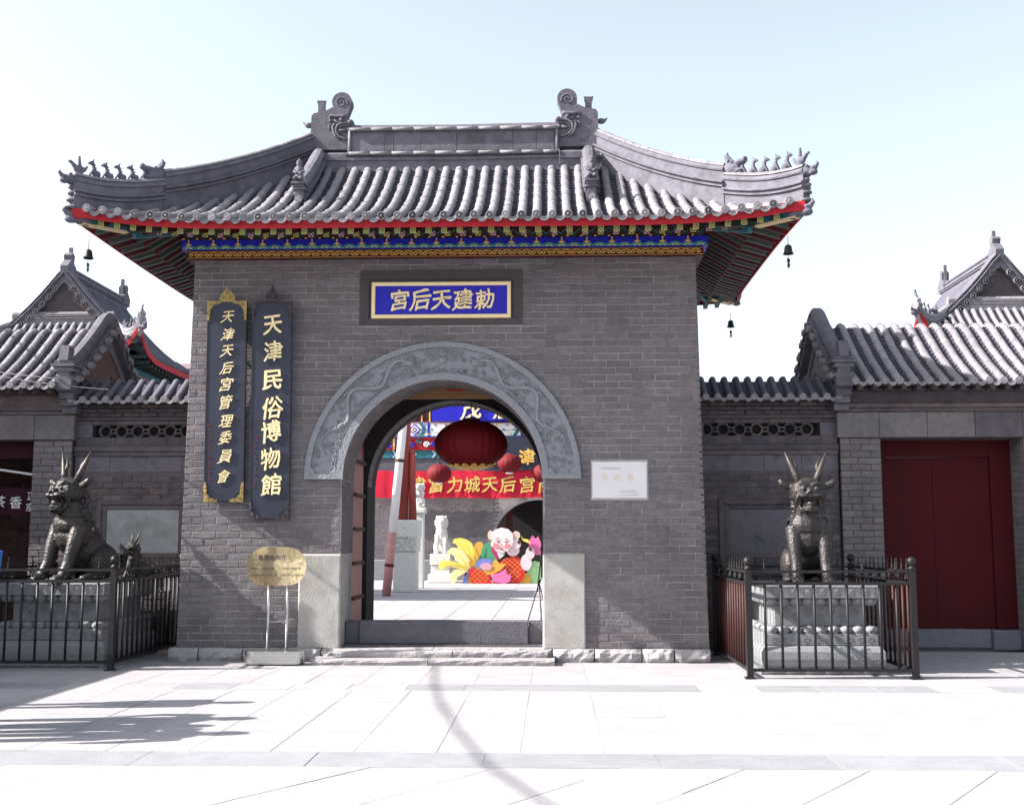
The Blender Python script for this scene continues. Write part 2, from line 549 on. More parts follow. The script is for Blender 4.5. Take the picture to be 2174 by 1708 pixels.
for jx in range(10):
    for ya, yb in rows:
        for xa in (-12.3, 8.42 if False else None):
            if xa is None: continue
            side.box(xa + jx * 0.64 + J, xa + (jx + 1) * 0.64 - J, ya + J, yb - J, -0.02, 0.0)
side.build('outer_paving', M_PAVE, plaza, kind='stuff')
# slabs laid on the slant in the foreground, clipped to the area in front of the band
def clip(poly, f):
    out = []
    for i in range(len(poly)):
        a, b_ = poly[i], poly[(i + 1) % len(poly)]
        fa, fb = f(a), f(b_)
        if fa >= 0: out.append(a)
        if fa * fb < 0:
            t = fa / (fa - fb)
            out.append((a[0] + (b_[0] - a[0]) * t, a[1] + (b_[1] - a[1]) * t))
    return out
ang = R_(57); ca, sa = math.cos(ang), math.sin(ang)
rest = MB()
for i in range(-16, 17):
    for jj in range(-14, 16):
        u0 = i * 1.3 + (jj % 2) * 0.65; v0 = jj * 0.74
        J2 = 0.0042
        q = [(u0 + J2, v0 + J2), (u0 + 1.3 - J2, v0 + J2), (u0 + 1.3 - J2, v0 + 0.74 - J2), (u0 + J2, v0 + 0.74 - J2)]
        q = [(ca * a - sa * b_ + 0.3, sa * a + ca * b_ - 8.4) for a, b_ in q]
        q = clip(q, lambda p: -7.3 - J - p[1]); q = clip(q, lambda p: p[1] + 17) if q else q
        q = clip(q, lambda p: p[0] + 7) if q else q
        q = clip(q, lambda p: 9 - p[0]) if q else q
        if len(q) < 3: continue
        n = len(q); z = random.uniform(-0.0015, 0.0015)
        vs = [(a, b_, z) for a, b_ in q] + [(a, b_, -0.02) for a, b_ in q]
        fs = [tuple(range(n))] + [(k, (k + 1) % n + 0, (k + 1) % n + n, k + n)[::-1] for k in range(n)]
        cyy = sum(p[1] for p in q) / n; cxx = sum(p[0] for p in q) / n
        if cyy > -9.3 and abs(cxx - 1) < 5.2 and npv < 298:
            MB().add(vs, fs).build('paver', M_PAVE, plaza); npv += 1
        else:
            rest.add(vs, fs)
rest.build('outer_paving', M_PAVE, plaza, kind='stuff')

court = thing('courtyard_pavement', (0, 0, 0.15), 'sunlit pale paving of the courtyard seen through the arch', kind='structure')
b = MB(); b.box(-8, 8, 2.9, 40, 0.0, 0.144); b.build('mortar_bed', M_JOINT, court)
rest = MB()
for i in range(26):
    for k in range(-8, 8):
        x0 = k * 0.9 + 0.3; y0 = 2.9 + i * 1.2
        if -5 < x0 < 3 and i < 20:
            paver(x0 + 0.006, x0 + 0.894, y0 + 0.006, y0 + 1.194, M_PAVE, parent=court, zt=0.15)
        else:
            rest.box(x0 + 0.006, x0 + 0.894, y0 + 0.006, y0 + 1.194, 0.1, 0.15)
rest.build('outer_paving', M_PAVE, court, kind='stuff')

# ================================================================ GATE BUILDING
GX = -0.08            # centre line of the wall
AX = -0.075           # centre of the arch
gate = thing('temple_gate', (GX, 1.4, 0), 'grey brick temple gate with carved round arch and sweeping tiled roof with red eaves', 'gate building')
HW0, HW1 = 3.60, 3.515    # half width at the foot and at the top (the wall leans in)
ZB, ZT = 0.17, 5.52
def hw(z): return HW0 + (HW1 - HW0) * (z - ZB) / (ZT - ZB)
RI, RO, ZS = 1.375, 1.895, 2.44   # arch inner and outer radius, springing height
def arch_half(z, r=RI):
    if z < ZS: return r
    d = r * r - (z - ZS) ** 2
    return math.sqrt(d) if d > 0 else 0.0
# brick core (mortar coloured faces stand 22 mm behind the brick faces)
def arch_wall(x0f, x1f, y0, y1, z0, z1, rin, mats, zs=ZS, cx=AX, n=28):
    mb = MB()
    # left, right and top masses around an arched hole, as a strip of quads
    arc = [(cx + rin * math.cos(PI - PI * i / n), zs + rin * math.sin(PI * i / n)) for i in range(n + 1)]
    inner = [(cx - rin, z0)] + arc + [(cx + rin, z0)]
    outer = [(x0f(z0), z0)]
    for (px, pz) in arc:
        # project outward to the rectangle
        dx, dz = px - cx, pz - zs
        t = 1e9
        if dx < -1e-6: t = min(t, (x0f(z1) - cx) / dx)
        if dx > 1e-6: t = min(t, (x1f(z1) - cx) / dx)
        if dz > 1e-6: t = min(t, (z1 - zs) / dz)
        outer.append((cx + dx * t, zs + dz * t))
    outer.append((x1f(z0), z0))
    # make sure that the two top corners are there
    pts_in, pts_out = [], []
    for a, o in zip(inner, outer):
        pts_in.append(a); pts_out.append(o)
    nn = len(pts_in)
    vs = []
    for (a, o) in zip(pts_in, pts_out):
        vs += [(a[0], y0, a[1]), (o[0], y0, o[1]), (a[0], y1, a[1]), (o[0], y1, o[1])]
    fs = []
    for i in range(nn - 1):
        p = 4 * i; q = 4 * (i + 1)
        fs += [(p, p + 1, q + 1, q), (p + 2, q + 2, q + 3, p + 3), (p, q, q + 2, p + 2), (p + 1, p + 3, q + 3, q + 1)]
    fs += [(0, 2, 3, 1), (4 * nn - 4, 4 * nn - 3, 4 * nn - 1, 4 * nn - 2)]
    mb.add(vs, fs)
    # corner fillers
    for sgn in (-1, 1):
        xe = x0f(z1) if sgn < 0 else x1f(z1)
        last = [o for o in outer if abs(o[0] - xe) < 1e-6 and o[1] < z1 - 1e-6]
        top = [o for o in outer if abs(o[1] - z1) < 1e-6]
        if last and top:
            a = max(last, key=lambda o: o[1]); c = min(top, key=lambda o: abs(o[0] - xe))
            tri = [(a[0], a[1]), (xe, z1), (c[0], c[1])]
            mb.prism(tri if sgn > 0 else tri[::-1], y0, y1)
    return mb
core = arch_wall(lambda z: GX - hw(z) + 0.003, lambda z: GX + hw(z) - 0.003, 0.009, 0.9, ZB, ZT, RI + 0.004, M_MORTAR)
core.build('wall_core', M_MORTAR, gate)
def gate_spans(z):
    a0, a1 = GX - hw(z), GX + hw(z)
    holes = []
    if z < ZS + RI:
        extra = 0.02
        if z < 1.43: extra = 0.55
        h = arch_half(z) + extra
        holes.append((AX - h, AX + h))
    if 4.57 < z < 5.36: holes.append((-1.24, 1.02))
    if not holes: return [(a0, a1)]
    h = holes[0]
    return [(a0, h[0]), (h[1], a1)]
lay_bricks(gate, M_BRICK, gate_spans, ZB, ZT, 0.0975, 0.335, 0.0, 0.04, 300)
# side and back walls
for sx in (-1, 1):
    mb = MB()
    xo0, xo1 = GX + sx * HW0, GX + sx * HW1
    xi = AX + sx * 1.62
    a = [(xo0, 0.045, ZB), (xo1, 0.045, ZT), (xo1, 2.9, ZT), (xo0, 2.9, ZB)]
    mb.add(a, [(0, 1, 2, 3) if sx > 0 else (3, 2, 1, 0)])
    mb.build('side_wall', M_BRICK, gate)
    side_b = MB()
    z = ZB; r = 0
    while z < ZT - 0.05:
        y = 0.05 - (r % 2) * 0.17
        while y < 2.88:
            ya, yb = max(y, 0.05) + 0.004, min(y + 0.335, 2.88) - 0.004
            if yb - ya > 0.03:
                xx = GX + sx * hw(z + 0.05)
                side_b.box(min(xx, xx - sx * 0.02), max(xx, xx - sx * 0.02) , ya, yb, z + 0.004, z + 0.0935)
            y += 0.335
        z += 0.0975; r += 1
    side_b.build('side_brickwork', M_BRICK, gate, kind='stuff')
# the passage: chamber side walls, flat ceiling, rear arched wall
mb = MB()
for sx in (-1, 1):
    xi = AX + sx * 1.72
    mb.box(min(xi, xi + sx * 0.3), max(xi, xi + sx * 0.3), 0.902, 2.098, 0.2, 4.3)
mb.build('passage_wall', M_BRICKSHADE, gate)
mb = MB(); mb.box(AX - 1.718, AX + 1.718, 0.902, 2.098, 4.05, 4.28); mb.build('passage_ceiling', M_BRICKSHADE, gate)
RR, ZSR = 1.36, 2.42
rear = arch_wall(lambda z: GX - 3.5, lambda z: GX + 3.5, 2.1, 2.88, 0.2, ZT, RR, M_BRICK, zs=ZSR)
rear.build('rear_wall', M_BRICKSHADE, gate)
# brick-on-edge ring lining the front arch, the soffit stones of both arches
def voussoirs(r0, r1, y0, y1, zs, n, m, name='arch_brick'):
    for i in range(n):
        a0 = PI * i / n; a1 = PI * (i + 1) / n - 0.006
        vs = []
        for y in (y0, y1):
            for (r, a) in ((r0, a0), (r0, a1), (r1, a1), (r1, a0)):
                vs.append((AX + r * math.cos(a), y, zs + r * math.sin(a)))
        MB().add(vs, [(0, 3, 2, 1), (4, 5, 6, 7), (0, 1, 5, 4), (1, 2, 6, 5), (2, 3, 7, 6), (3, 0, 4, 7)]).build(name, m, gate)
voussoirs(RI - 0.004, RI + 0.002, 0.03, 0.46, ZS, 36, M_BRICK)
voussoirs(RI - 0.004, RI + 0.002, 0.468, 0.895, ZS, 36, M_BRICK)
voussoirs(RR - 0.006, RR + 0.002, 2.085, 2.47, ZSR, 34, M_BRICK)
mb = MB()
for sx in (-1, 1):                                  # brick reveals of the front arch below the springing
    for k in range(10):
        z0 = 1.43 + k * 0.1
        if z0 > 2.4: break
        for j, (ya, yb) in enumerate(((0.03, 0.33), (0.34, 0.62), (0.63, 0.895)) if k % 2 else ((0.03, 0.2), (0.21, 0.5), (0.51, 0.895))):
            xx = AX + sx * (RI + 0.001)
            mb.box(min(xx, xx - sx * 0.006), max(xx, xx - sx * 0.006), ya, yb, z0 + 0.004, z0 + 0.096)
mb.build('reveal_brickwork', M_BRICK, gate, kind='stuff')
# stone jamb blocks
for sx in (-1, 1):
    x0 = AX + sx * (RI - 0.006); x1 = AX + sx * 1.945
    mb = MB()
    mb.chbox(min(x0, x1), max(x0, x1), -0.03, 0.62, 0.16, 1.425, 0.02, 0.004)
    mb.build('jamb_stone', M_STONE, gate)
    # scratches where the sign stand rubbed
# carved surround
sur = MB(); n = 48; vs = []; 
def ring(mb, r0, r1, ya, yb, a0=0.0, a1=PI, n=48, zs=ZS):
    base = len(mb.v); vs = []; fs = []
    for i in range(n + 1):
        a = a0 + (a1 - a0) * i / n
        c_, s_ = math.cos(a), math.sin(a)
        vs += [(AX + r0 * c_, ya, zs + r0 * s_), (AX + r1 * c_, ya, zs + r1 * s_), (AX + r0 * c_, yb, zs + r0 * s_), (AX + r1 * c_, yb, zs + r1 * s_)]
    for i in range(n):
        p = 4 * i; q = p + 4
        fs += [(p, q, q + 1, p + 1), (p + 2, p + 3, q + 3, q + 2), (p + 1, q + 1, q + 3, p + 3), (p, p + 2, q + 2, q)]
    fs += [(0, 1, 3, 2), (4 * n, 4 * n + 2, 4 * n + 3, 4 * n + 1)]
    mb.add(vs, fs)
ring(sur, RI - 0.006, RO, -0.02, 0.02)
sobj = sur.build('carved_surround', M_ARCH, gate)
mb = MB(); ring(mb, RI - 0.012, RI + 0.085, -0.05, -0.018); ring(mb, RO - 0.075, RO, -0.05, -0.018)
for sx in (-1, 1):
    xa, xb = AX + sx * (RI + 0.085), AX + sx * (RO - 0.075)
    mb.box(min(xa, xb), max(xa, xb), -0.05, -0.018, ZS, ZS + 0.07)
    for (xx, dd) in ((xa, 1), (xb, -1)):
        mb.prism([(xx, ZS + 0.07), (xx + sx * dd * 0.08, ZS + 0.07), (xx + sx * dd * 0.06, ZS + 0.12), (xx, ZS + 0.17)] if sx * dd > 0 else
                 [(xx, ZS + 0.07), (xx, ZS + 0.17), (xx + sx * dd * 0.06, ZS + 0.12), (xx + sx * dd * 0.08, ZS + 0.07)], -0.045, -0.018)
mb.build('surround_border', M_ARCH, sobj)
# low relief: two long dragons chasing a pearl among clouds
RM = (RI + RO) / 2 + 0.005
def onarc(a, dr): return (AX + (RM + dr) * math.cos(a), ZS + (RM + dr) * math.sin(a))
for sx in (-1, 1):
    dr_ = MB()
    pts = []; rad = []
    for i in range(90):
        t = i / 89
        a = R_(12) + t * R_(62)
        d = 0.105 * math.sin(t * 15.5)
        x, z = onarc(a, d)
        x = AX + (x - AX) * (-sx)
        pts.append((x, -0.026, z)); rad.append(0.010 + 0.022 * math.sin(min(t * 1.15, 1) * PI * 0.62))
    dr_.tube(pts, rad, 6)
    for i in range(4, 86, 3):                      # fins along the back
        p = pts[i]; dr_.ell((p[0], -0.032, p[2] + rad[i] * 0.8), (0.016, 0.018, 0.022), n=6, m=4)
    for t in (0.28, 0.5, 0.78):                    # legs with claws
        i = int(t * 89); p = pts[i]
        q = (p[0] - sx * 0.10, -0.03, p[2] - 0.07)
        dr_.tube([p, ((p[0] + q[0]) / 2, -0.035, p[2] + 0.0), q], [0.026, 0.02, 0.012], 6)
        for k in (-1, 0, 1): dr_.tube([q, (q[0] - sx * 0.03, -0.03, q[2] + k * 0.03 - 0.01)], [0.009, 0.003], 5)
    hx, hz = pts[-1][0], pts[-1][2]
    dr_.ell((hx, -0.04, hz), (0.06, 0.035, 0.045)); dr_.ell((hx + sx * -0.0 + (0.07 if sx < 0 else -0.07), -0.04, hz - 0.015), (0.05, 0.03, 0.022))
    for k in range(3): dr_.tube([(hx, -0.04, hz + 0.02), (hx + (-0.09 if sx < 0 else 0.09), -0.035, hz + 0.03 + 0.03 * k)], [0.012, 0.004], 5)
    dr_.build('relief_dragon', M_ARCH, sobj, smooth=True)
cl = MB()
def spiral(mb, x, z, r, turns=1.6, w_=0.009, y=-0.024, flip=1, n=20):
    pts = []
    for i in range(n):
        t = i / (n - 1); rr = r * (1 - 0.85 * t); a = t * turns * 2 * PI
        pts.append((x + flip * rr * math.cos(a), y, z + rr * math.sin(a)))
    mb.tube(pts, [w_] * n, 5)
random.seed(3)
for k in range(150):
    a = R_(5) + k / 149 * R_(170); d = random.choice((-0.14, -0.08, 0.1, 0.15, 0.02)) + random.uniform(-0.02, 0.02)
    x, z = onarc(a, d)
    spiral(cl, x, z, random.uniform(0.03, 0.06), flip=random.choice((-1, 1)), w_=0.009, y=-0.027, n=14)
for s_ in (-1, 1): spiral(cl, AX + s_ * 0.16, ZS + RM + 0.06, 0.09, 2.2, 0.011, -0.028, s_, 28)
cl.ell((AX, -0.03, ZS + RM + 0.0), (0.06, 0.03, 0.055))
for k in range(5): cl.tube([(AX, -0.03, ZS + RM + 0.05), (AX + (k - 2) * 0.04, -0.03, ZS + RM + 0.15)], [0.014, 0.004], 5)
cl.build('relief_clouds', M_ARCH, sobj, smooth=True, kind='stuff')
# rendered recess round the name plaque
mb = MB()
mb.box(-1.24, 1.02, -0.012, 0.03, 5.222, 5.355); mb.box(-1.24, 1.02, -0.012, 0.03, 4.575, 4.668)
mb.box(-1.24, -1.118, -0.012, 0.03, 4.671, 5.219); mb.box(0.898, 1.02, -0.012, 0.03, 4.671, 5.219)
mb.box(-1.117, 0.897, 0.004, 0.03, 4.671, 5.219)
mb.build('plaque_surround', M_RENDER, gate)
# plinth: rough hewn blocks
random.seed(11)
x = -3.76
for wd in (0.42, 0.6, 0.5, 0.56, 1.5, 1.6, 0.56, 0.63, 0.43, 0.48):
    x1 = min(x + wd, 3.62)
    mid = -1.7 < (x + x1) / 2 < 1.45
    mb = MB()
    nx = max(2, int(wd / 0.07)); vs = []; fs = []
    zt = 0.172
    for i in range(nx + 1):
        for k in range(4):
            zz = (0.0, 0.06, 0.12, zt)[k]
            bulge = (0.02, -0.01, -0.005, 0.03)[k] + random.uniform(-0.018, 0.018)
            ex = 0.008 if i == 0 else (-0.008 if i == nx else 0)
            vs.append((x + (x1 - x) * i / nx + ex, -0.13 + bulge + (0.03 if i in (0, nx) else 0), zz + (random.uniform(-0.008, 0.004) if k == 3 else 0)))
        vs.append((x + (x1 - x) * i / nx + (0.008 if i == 0 else (-0.008 if i == nx else 0)), 0.2, zt - 0.002))
    for i in range(nx):
        for k in range(4):
            a = i * 5 + k
            fs.append((a, a + 5, a + 6, a + 1))
    mb.add(vs, fs)
    mb.add([vs[k] for k in range(5)] + [(vs[4][0], 0.2, 0)], [(0, 1, 2, 3, 4, 5)])
    e = nx * 5
    mb.add([vs[e + k] for k in range(5)] + [(vs[e + 4][0], 0.2, 0)], [(5, 4, 3, 2, 1, 0)])
    mb.build('plinth_stone', M_STONEP, gate)
    x = x1
    if x >= 3.6: break
mb = MB(); mb.box(GX - 3.5, GX + 3.5, 0.205, 2.88, 0.0, 0.198); mb.build('floor_slab', M_STONED, gate)
# steps
def roughblock(x0, x1, y0, y1, z0, z1, name, m, parent, nx=14):
    mb = MB(); vs = []; fs = []
    for i in range(nx + 1):
        x_ = x0 + (x1 - x0) * i / nx
        for k, (zz, b_) in enumerate(((z0, 0.0), ((z0 + z1) / 2, -0.008), (z1 - 0.015, -0.004), (z1, 0.012))):
            vs.append((x_, y0 + b_ + random.uniform(-0.009, 0.009), zz + (random.uniform(-0.004, 0.003) if k == 3 else 0)))
        vs.append((x_, y1, z1))
    for i in range(nx):
        for k in range(4):
            a = i * 5 + k; fs.append((a, a + 5, a + 6, a + 1))
    mb.add(vs, fs)
    mb.add([vs[k] for k in range(5)] + [(x0, y1, z0)], [(0, 1, 2, 3, 4, 5)])
    e = nx * 5; mb.add([vs[e + k] for k in range(5)] + [(x1, y1, z0)], [(5, 4, 3, 2, 1, 0)])
    return mb.build(name, m, parent)
stp = thing('entrance_steps', (AX, -0.3, 0), 'two low worn stone steps leading to the arch threshold', 'steps')
roughblock(-1.72, -0.2, -0.56, -0.15, 0.0, 0.075, 'step', M_STONEP, stp)
roughblock(-0.19, 1.45, -0.56, -0.15, 0.0, 0.078, 'step', M_STONEP, stp)
roughblock(-1.48, 0.1, -0.30, -0.14, 0.08, 0.165, 'step', M_STONEP, stp)
roughblock(0.11, 1.36, -0.30, -0.14, 0.08, 0.163, 'step', M_STONEP, stp)
thr = MB(); thr.chbox(-1.23, 1.09, 0.28, 0.46, 0.2, 0.515, 0.012, 0.003)
thr.build('threshold', M_STONED, gate)
mb = MB(); mb.chbox(-1.44, -1.235, 0.34, 0.62, 0.2, 0.50, 0.012); mb.build('threshold_block', M_STONED, gate)
mb = MB(); mb.chbox(1.095, 1.29, 0.34, 0.62, 0.2, 0.50, 0.012); mb.build('threshold_block', M_STONED, gate)
# open door leaves folded back in the passage
for sx in (-1, 1):
    dl = MB(); xx = AX + sx * 1.40
    dl.box(min(xx, xx + sx * 0.07), max(xx, xx + sx * 0.07), 0.93, 1.93, 0.24, 3.6)
    d = dl.build('door_leaf', M_POLE, gate)
    for zz in (0.75, 1.25, 1.75, 2.25, 2.75):
        mb = MB(); x0 = xx - sx * 0.035
        mb.box(min(x0, xx), max(x0, xx), 0.95, 1.9, zz, zz + 0.05)
        for k in range(8): mb.box(min(x0 - sx * 0.02, x0), max(x0 - sx * 0.02, x0), 1.0 + k * 0.11, 1.05 + k * 0.11, zz + 0.005, zz + 0.045)
        mb.build('door_batten', M_DRED, d)

# cornice bands under the eave
def band(name, m, y0, z0, z1, ex, y1=2.9, par=gate):
    mb = MB(); e = ex
    mb.box(GX - HW1 - e, GX + HW1 + e, -y0, 2.9 + y0, z0, z1)
    return mb.build(name, m, par)
bnd = band('scroll_band', M_DRED, 0.06, 5.52, 5.645, 0.10)
bl = band('blue_band', M_BLUE, 0.11, 5.648, 5.785, 0.16)
ch = band('bracket_band', M_DRED, 0.09, 5.788, 6.02, 0.14)
# gold cloud scrolls
def scroll_mesh():
    mb = MB(); r = 0.032
    pts = [(-0.07, 0, -0.004), (-0.06, 0, -0.026), (-0.03, 0, -0.03), (-0.006, 0, -0.012), (0, 0, 0.004)]
    mb.tube([(p[0], -0.004, p[2]) for p in [(-0.056, 0, -0.022), (-0.066, 0, 0.0), (-0.05, 0, 0.02), (-0.022, 0, 0.026), (0, 0, 0.036), (0.022, 0, 0.026), (0.05, 0, 0.02), (0.066, 0, 0.0), (0.056, 0, -0.022)]], 0.0052, 5)
    for s_ in (-1, 1):
        mb.tube([(s_ * p[0], -0.004, p[2]) for p in [(0.056, 0, -0.022), (0.032, 0, -0.022), (0.02, 0, -0.008), (0.03, 0, 0.006), (0.044, 0, 0.0)]], 0.0048, 5)
        mb.tube([(0, -0.004, 0.006), (s_ * 0.02, -0.004, -0.006), (s_ * 0.035, -0.004, -0.02)], 0.004, 5)
    return mb.mesh('gold_scroll', M_GOLD)
sm = scroll_mesh()
NX = 52; X0, X1 = GX - HW1 - 0.06, GX + HW1 + 0.06
for i in range(NX):
    link('gold_scroll', sm, bnd, world_loc(bnd, (X0 + (i + 0.5) * (X1 - X0) / NX, -0.064, 5.585)))
mb = MB(); mb.box(X0 - 0.03, X1 + 0.03, -0.066, -0.0602, 5.537, 5.541); mb.box(X0 - 0.03, X1 + 0.03, -0.066, -0.0602, 5.628, 5.632)
mb.build('gold_line', M_GOLD, bnd)
# wave scales (green and gold semicircles) and little gold finials
def wave_mesh():
    mb = MB()
    for k, (r, mi) in enumerate(((0.092, 0), (0.078, 1), (0.062, 0), (0.046, 2), (0.03, 0), (0.016, 1))):
        mb.cm = mi; n = 14
        poly = [(r * math.cos(PI * i / n), r * 0.6 * math.sin(PI * i / n)) for i in range(n + 1)]
        mb.prism(poly[::-1], -0.004 - 0.002 * k, 0)
    return mb.mesh('wave_scale', [M_SAGE, M_TEAL, M_CREAM])
wm = wave_mesh()
NW = 42; XA, XB = GX - HW1 - 0.14, GX + HW1 + 0.14
for i in range(NW):
    link('wave_scale', wm, bl, world_loc(bl, (XA + (i + 0.5) * (XB - XA) / NW, -0.111 - 0.004 * (i % 2), 5.653)))
fm = MB()
fm.tube([(0, -0.006, 0.02), (0, -0.006, 0.075)], [0.02, 0.006], 6); fm.ell((0, -0.008, 0.08), (0.011, 0.008, 0.014), n=8, m=5)
for k in (-2, -1, 1, 2): fm.tube([(0, -0.006, 0.015), (k * 0.022, -0.006, 0.045 - abs(k) * 0.008)], [0.009, 0.003], 5)
fmm = fm.mesh('gold_finial', M_GOLD)
for i in range(0, NW, 2):
    link('gold_finial', fmm, bl, world_loc(bl, (XA + (i + 0.5) * (XB - XA) / NW, -0.122, 5.69)))
# zigzag painted boards and small gold studs above the blue band
zz_ = MB()
for i in range(38):
    x0 = XA + i * (XB - XA) / 38; x2 = x0 + (XB - XA) / 38; xm = (x0 + x2) / 2
    for (dz, mi, wd) in ((0.0, 0, 0.018), (0.028, 1, 0.006), (-0.02, 2, 0.004)):
        zz_.cm = mi
        for (a, b_) in (((x0, 5.89), (xm, 5.805)), ((xm, 5.805), (x2, 5.89))):
            zz_.prism([(a[0], a[1] + dz), (b_[0], b_[1] + dz), (b_[0], b_[1] + dz + wd), (a[0], a[1] + dz + wd)], -0.1 - 0.002 * mi, -0.092)
zz_.build('zigzag_trim', [M_GREEN, M_SAGE, M_TEAL], ch)
stud = MB(); stud.ell((0, 0, 0), (0.022, 0.012, 0.012), n=8, m=5); sdm = stud.mesh('gold_stud', M_GOLD)
for i in range(38):
    link('gold_stud', sdm, ch, world_loc(ch, (XA + (i + 0.0) * (XB - XA) / 38 + 0.002, -0.098, 5.806)))

# ---------------------------------------------------------------- roof surface of the gate
UX, YC = -0.06, 1.4
A_, B_, RH = 4.6, 2.7, 2.2
ZE, HH = 5.745, 1.60
def prof(t):
    t = max(0.0, min(1.0, t)); return HH * (0.55 * t + 0.45 * t * t)
def zroof(x, y):
    u = abs(x - UX); v = abs(y - YC)
    tf = (B_ - v) / B_; ts = (A_ - u) / (A_ - RH)
    t = min(tf, ts)
    if tf < ts: gq = max(0.0, (u - RH) / (A_ - RH))
    else: gq = v / B_
    gq = max(0.0, min(1.25, gq))
    if t < 0: return ZE + 0.13 * gq ** 3.0 + t * 0.3
    return ZE + prof(t) + 0.13 * gq ** 3.0 * (1 - min(t, 1)) ** 2
def flare_f(x):                 # eave line runs forward near the corners
    q = max(0.0, (abs(x - UX) - RH) / (A_ - RH)); return 0.16 * q ** 2.6
def flare_s(y):
    q = abs(y - YC) / B_; return 0.16 * q ** 3.2
PITCH = 0.2
def half_tube(mb, path, r, n=8, seg_bulge=True):
    """barrel tile row: half round tube standing on the surface"""
    pr = [(r * math.cos(PI * k / n), r * math.sin(PI * k / n) + 0.012) for k in range(n + 1)]
    pr = [(r, -0.012)] + pr + [(-r, -0.012)]
    mb.sweep(path, pr)
def dense(pts_fn, s0, s1, step, bul=0.27):
    n = max(4, int((s1 - s0) / step)); return [pts_fn(s0 + (s1 - s0) * i / n) for i in range(n + 1)]
capm = MB(); capm.lathe([(0.0, -0.014), (0.052, -0.012), (0.054, 0.0), (0.054, 0.03)], 14, 'y')
capm.lathe([(0.038, -0.018), (0.044, -0.018)], 14, 'y')
ring_ = [(0.041 * math.cos(2 * PI * k / 14), -0.014, 0.041 * math.sin(2 * PI * k / 14)) for k in range(15)]
capm.tube(ring_, 0.005, 5, cap=False); capm.ell((0, -0.014, 0), (0.02, 0.008, 0.02), n=8, m=4)
cap_mesh = capm.mesh('end_cap', M_TILE)
dripm = MB()
dp = [(-0.062, 0.03), (-0.062, 0.0), (-0.05, -0.035), (-0.026, -0.055), (0, -0.064), (0.026, -0.055), (0.05, -0.035), (0.062, 0.0), (0.062, 0.03), (0.03, 0.004), (0, -0.006), (-0.03, 0.004)]
dripm.prism(dp, -0.008, 0.008)
dripm.tube([(p[0] * 0.95, -0.01, p[1] * 0.95) for p in dp[1:8]], 0.006, 5)
drip_mesh = dripm.mesh('drip_tile', M_TILE)
pans = MB()
def pan_run(mb, fn, s0, s1, halfw, side, step=0.105):
    """stepped concave tiles in the channel; fn(s)->point on surface; side = unit vector across"""
    s = s0; side = Vector(side)
    while s < s1:
        e = min(s + step, s1)
        a, b_ = Vector(fn(s)), Vector(fn(e))
        vs = []; fs = []
        for (p, up) in ((a, 0.022), (b_, 0.0)):
            for k in range(5):
                q = -1 + 2 * k / 4
                vs.append(p + side * halfw * q + Vector((0, 0, up - 0.036 + 0.036 * q * q)))
        for k in range(4): fs.append((k, k + 1, k + 6, k + 5))
        n0 = len(vs)
        for k in range(5): vs.append(vs[k] - Vector((0, 0, 0.024)))
        for k in range(4): fs.append((k, n0 + k, n0 + k + 1, k + 1))
        mb.add(vs, fs)
        s = e
def side_dir(d): return d
# front and back slopes
random.seed(5)
backrows = MB(); backcaps = MB()
nrow = int(2 * A_ / PITCH)
for i in range(-22, 24):
    x = UX + (i - 0.5) * PITCH
    u = abs(x - UX)
    if u > A_ - 0.02: continue
    q = 0.0 if u <= RH else (u - RH) / (A_ - RH)
    ymax_s = B_ * (1 - q)                # distance from the eave up to the hip
    s0 = -flare_f(x)
    xo = x
    fnf = lambda s, x=x: (x + 0.006 * math.sin(s * 19 + x * 9) + 0.004 * math.sin(s * 47 + x * 31), YC - B_ + s, zroof(x, YC - B_ + s) + 0.003 * math.sin(s * 37 + x * 17))
    if ymax_s - s0 > 0.12:
        mb = MB()
        path = []
        for k, p in enumerate(dense(fnf, s0, ymax_s - 0.08, 0.13)):
            path.append(p)
        half_tube(mb, path, 0.054 + random.uniform(-0.0015, 0.003), 8)
        # joints between tiles: short collars
        for s in [s0 + 0.27 * k for k in range(1, 10)]:
            if s < ymax_s - 0.1:
                p, p2 = Vector(fnf(s)), Vector(fnf(s + 0.03))
                half_tube(mb, [p, p2], 0.0585, 8)
        mb.build('barrel_tile_row', M_TILE, gate)
        p = fnf(s0)
        link('end_cap', cap_mesh, gate, world_loc(gate, (p[0], p[1] - 0.03, p[2] + 0.018)), (R_(6), random.uniform(-1, 1), 0), (1.03, 1, 1.03))
        # back slope mirror, joined
        bp_ = [(p_[0], 2 * YC - p_[1], p_[2]) for p_ in path]
        half_tube(backrows, bp_[::-1], 0.05, 5)
    xp = x + PITCH / 2
    u = abs(xp - UX)
    if u < A_ - 0.03:
        q = 0.0 if u <= RH else (u - RH) / (A_ - RH)
        smax = B_ * (1 - q)
        s0 = -flare_f(xp)
        fnp = lambda s, x=xp: (x, YC - B_ + s, zroof(x, YC - B_ + s))
        pan_run(pans, fnp, s0, smax, 0.07, (1, 0, 0))
        pan_run(backrows, lambda s: (fnp(s)[0], 2 * YC - fnp(s)[1], fnp(s)[2]), s0, smax, 0.07, (-1, 0, 0), 0.3)
        p = fnp(s0)
        link('drip_tile', drip_mesh, gate, world_loc(gate, (p[0], p[1] - 0.012, p[2] - 0.006)), (R_(-14) + random.uniform(-0.1, 0.1), random.uniform(-0.09, 0.09), 0), (1.12, 1, 1.1))
pans.build('pan_tiles', M_PAN, gate, kind='stuff')
backrows.build('rear_slope_tiles', M_TILE, gate, kind='stuff')
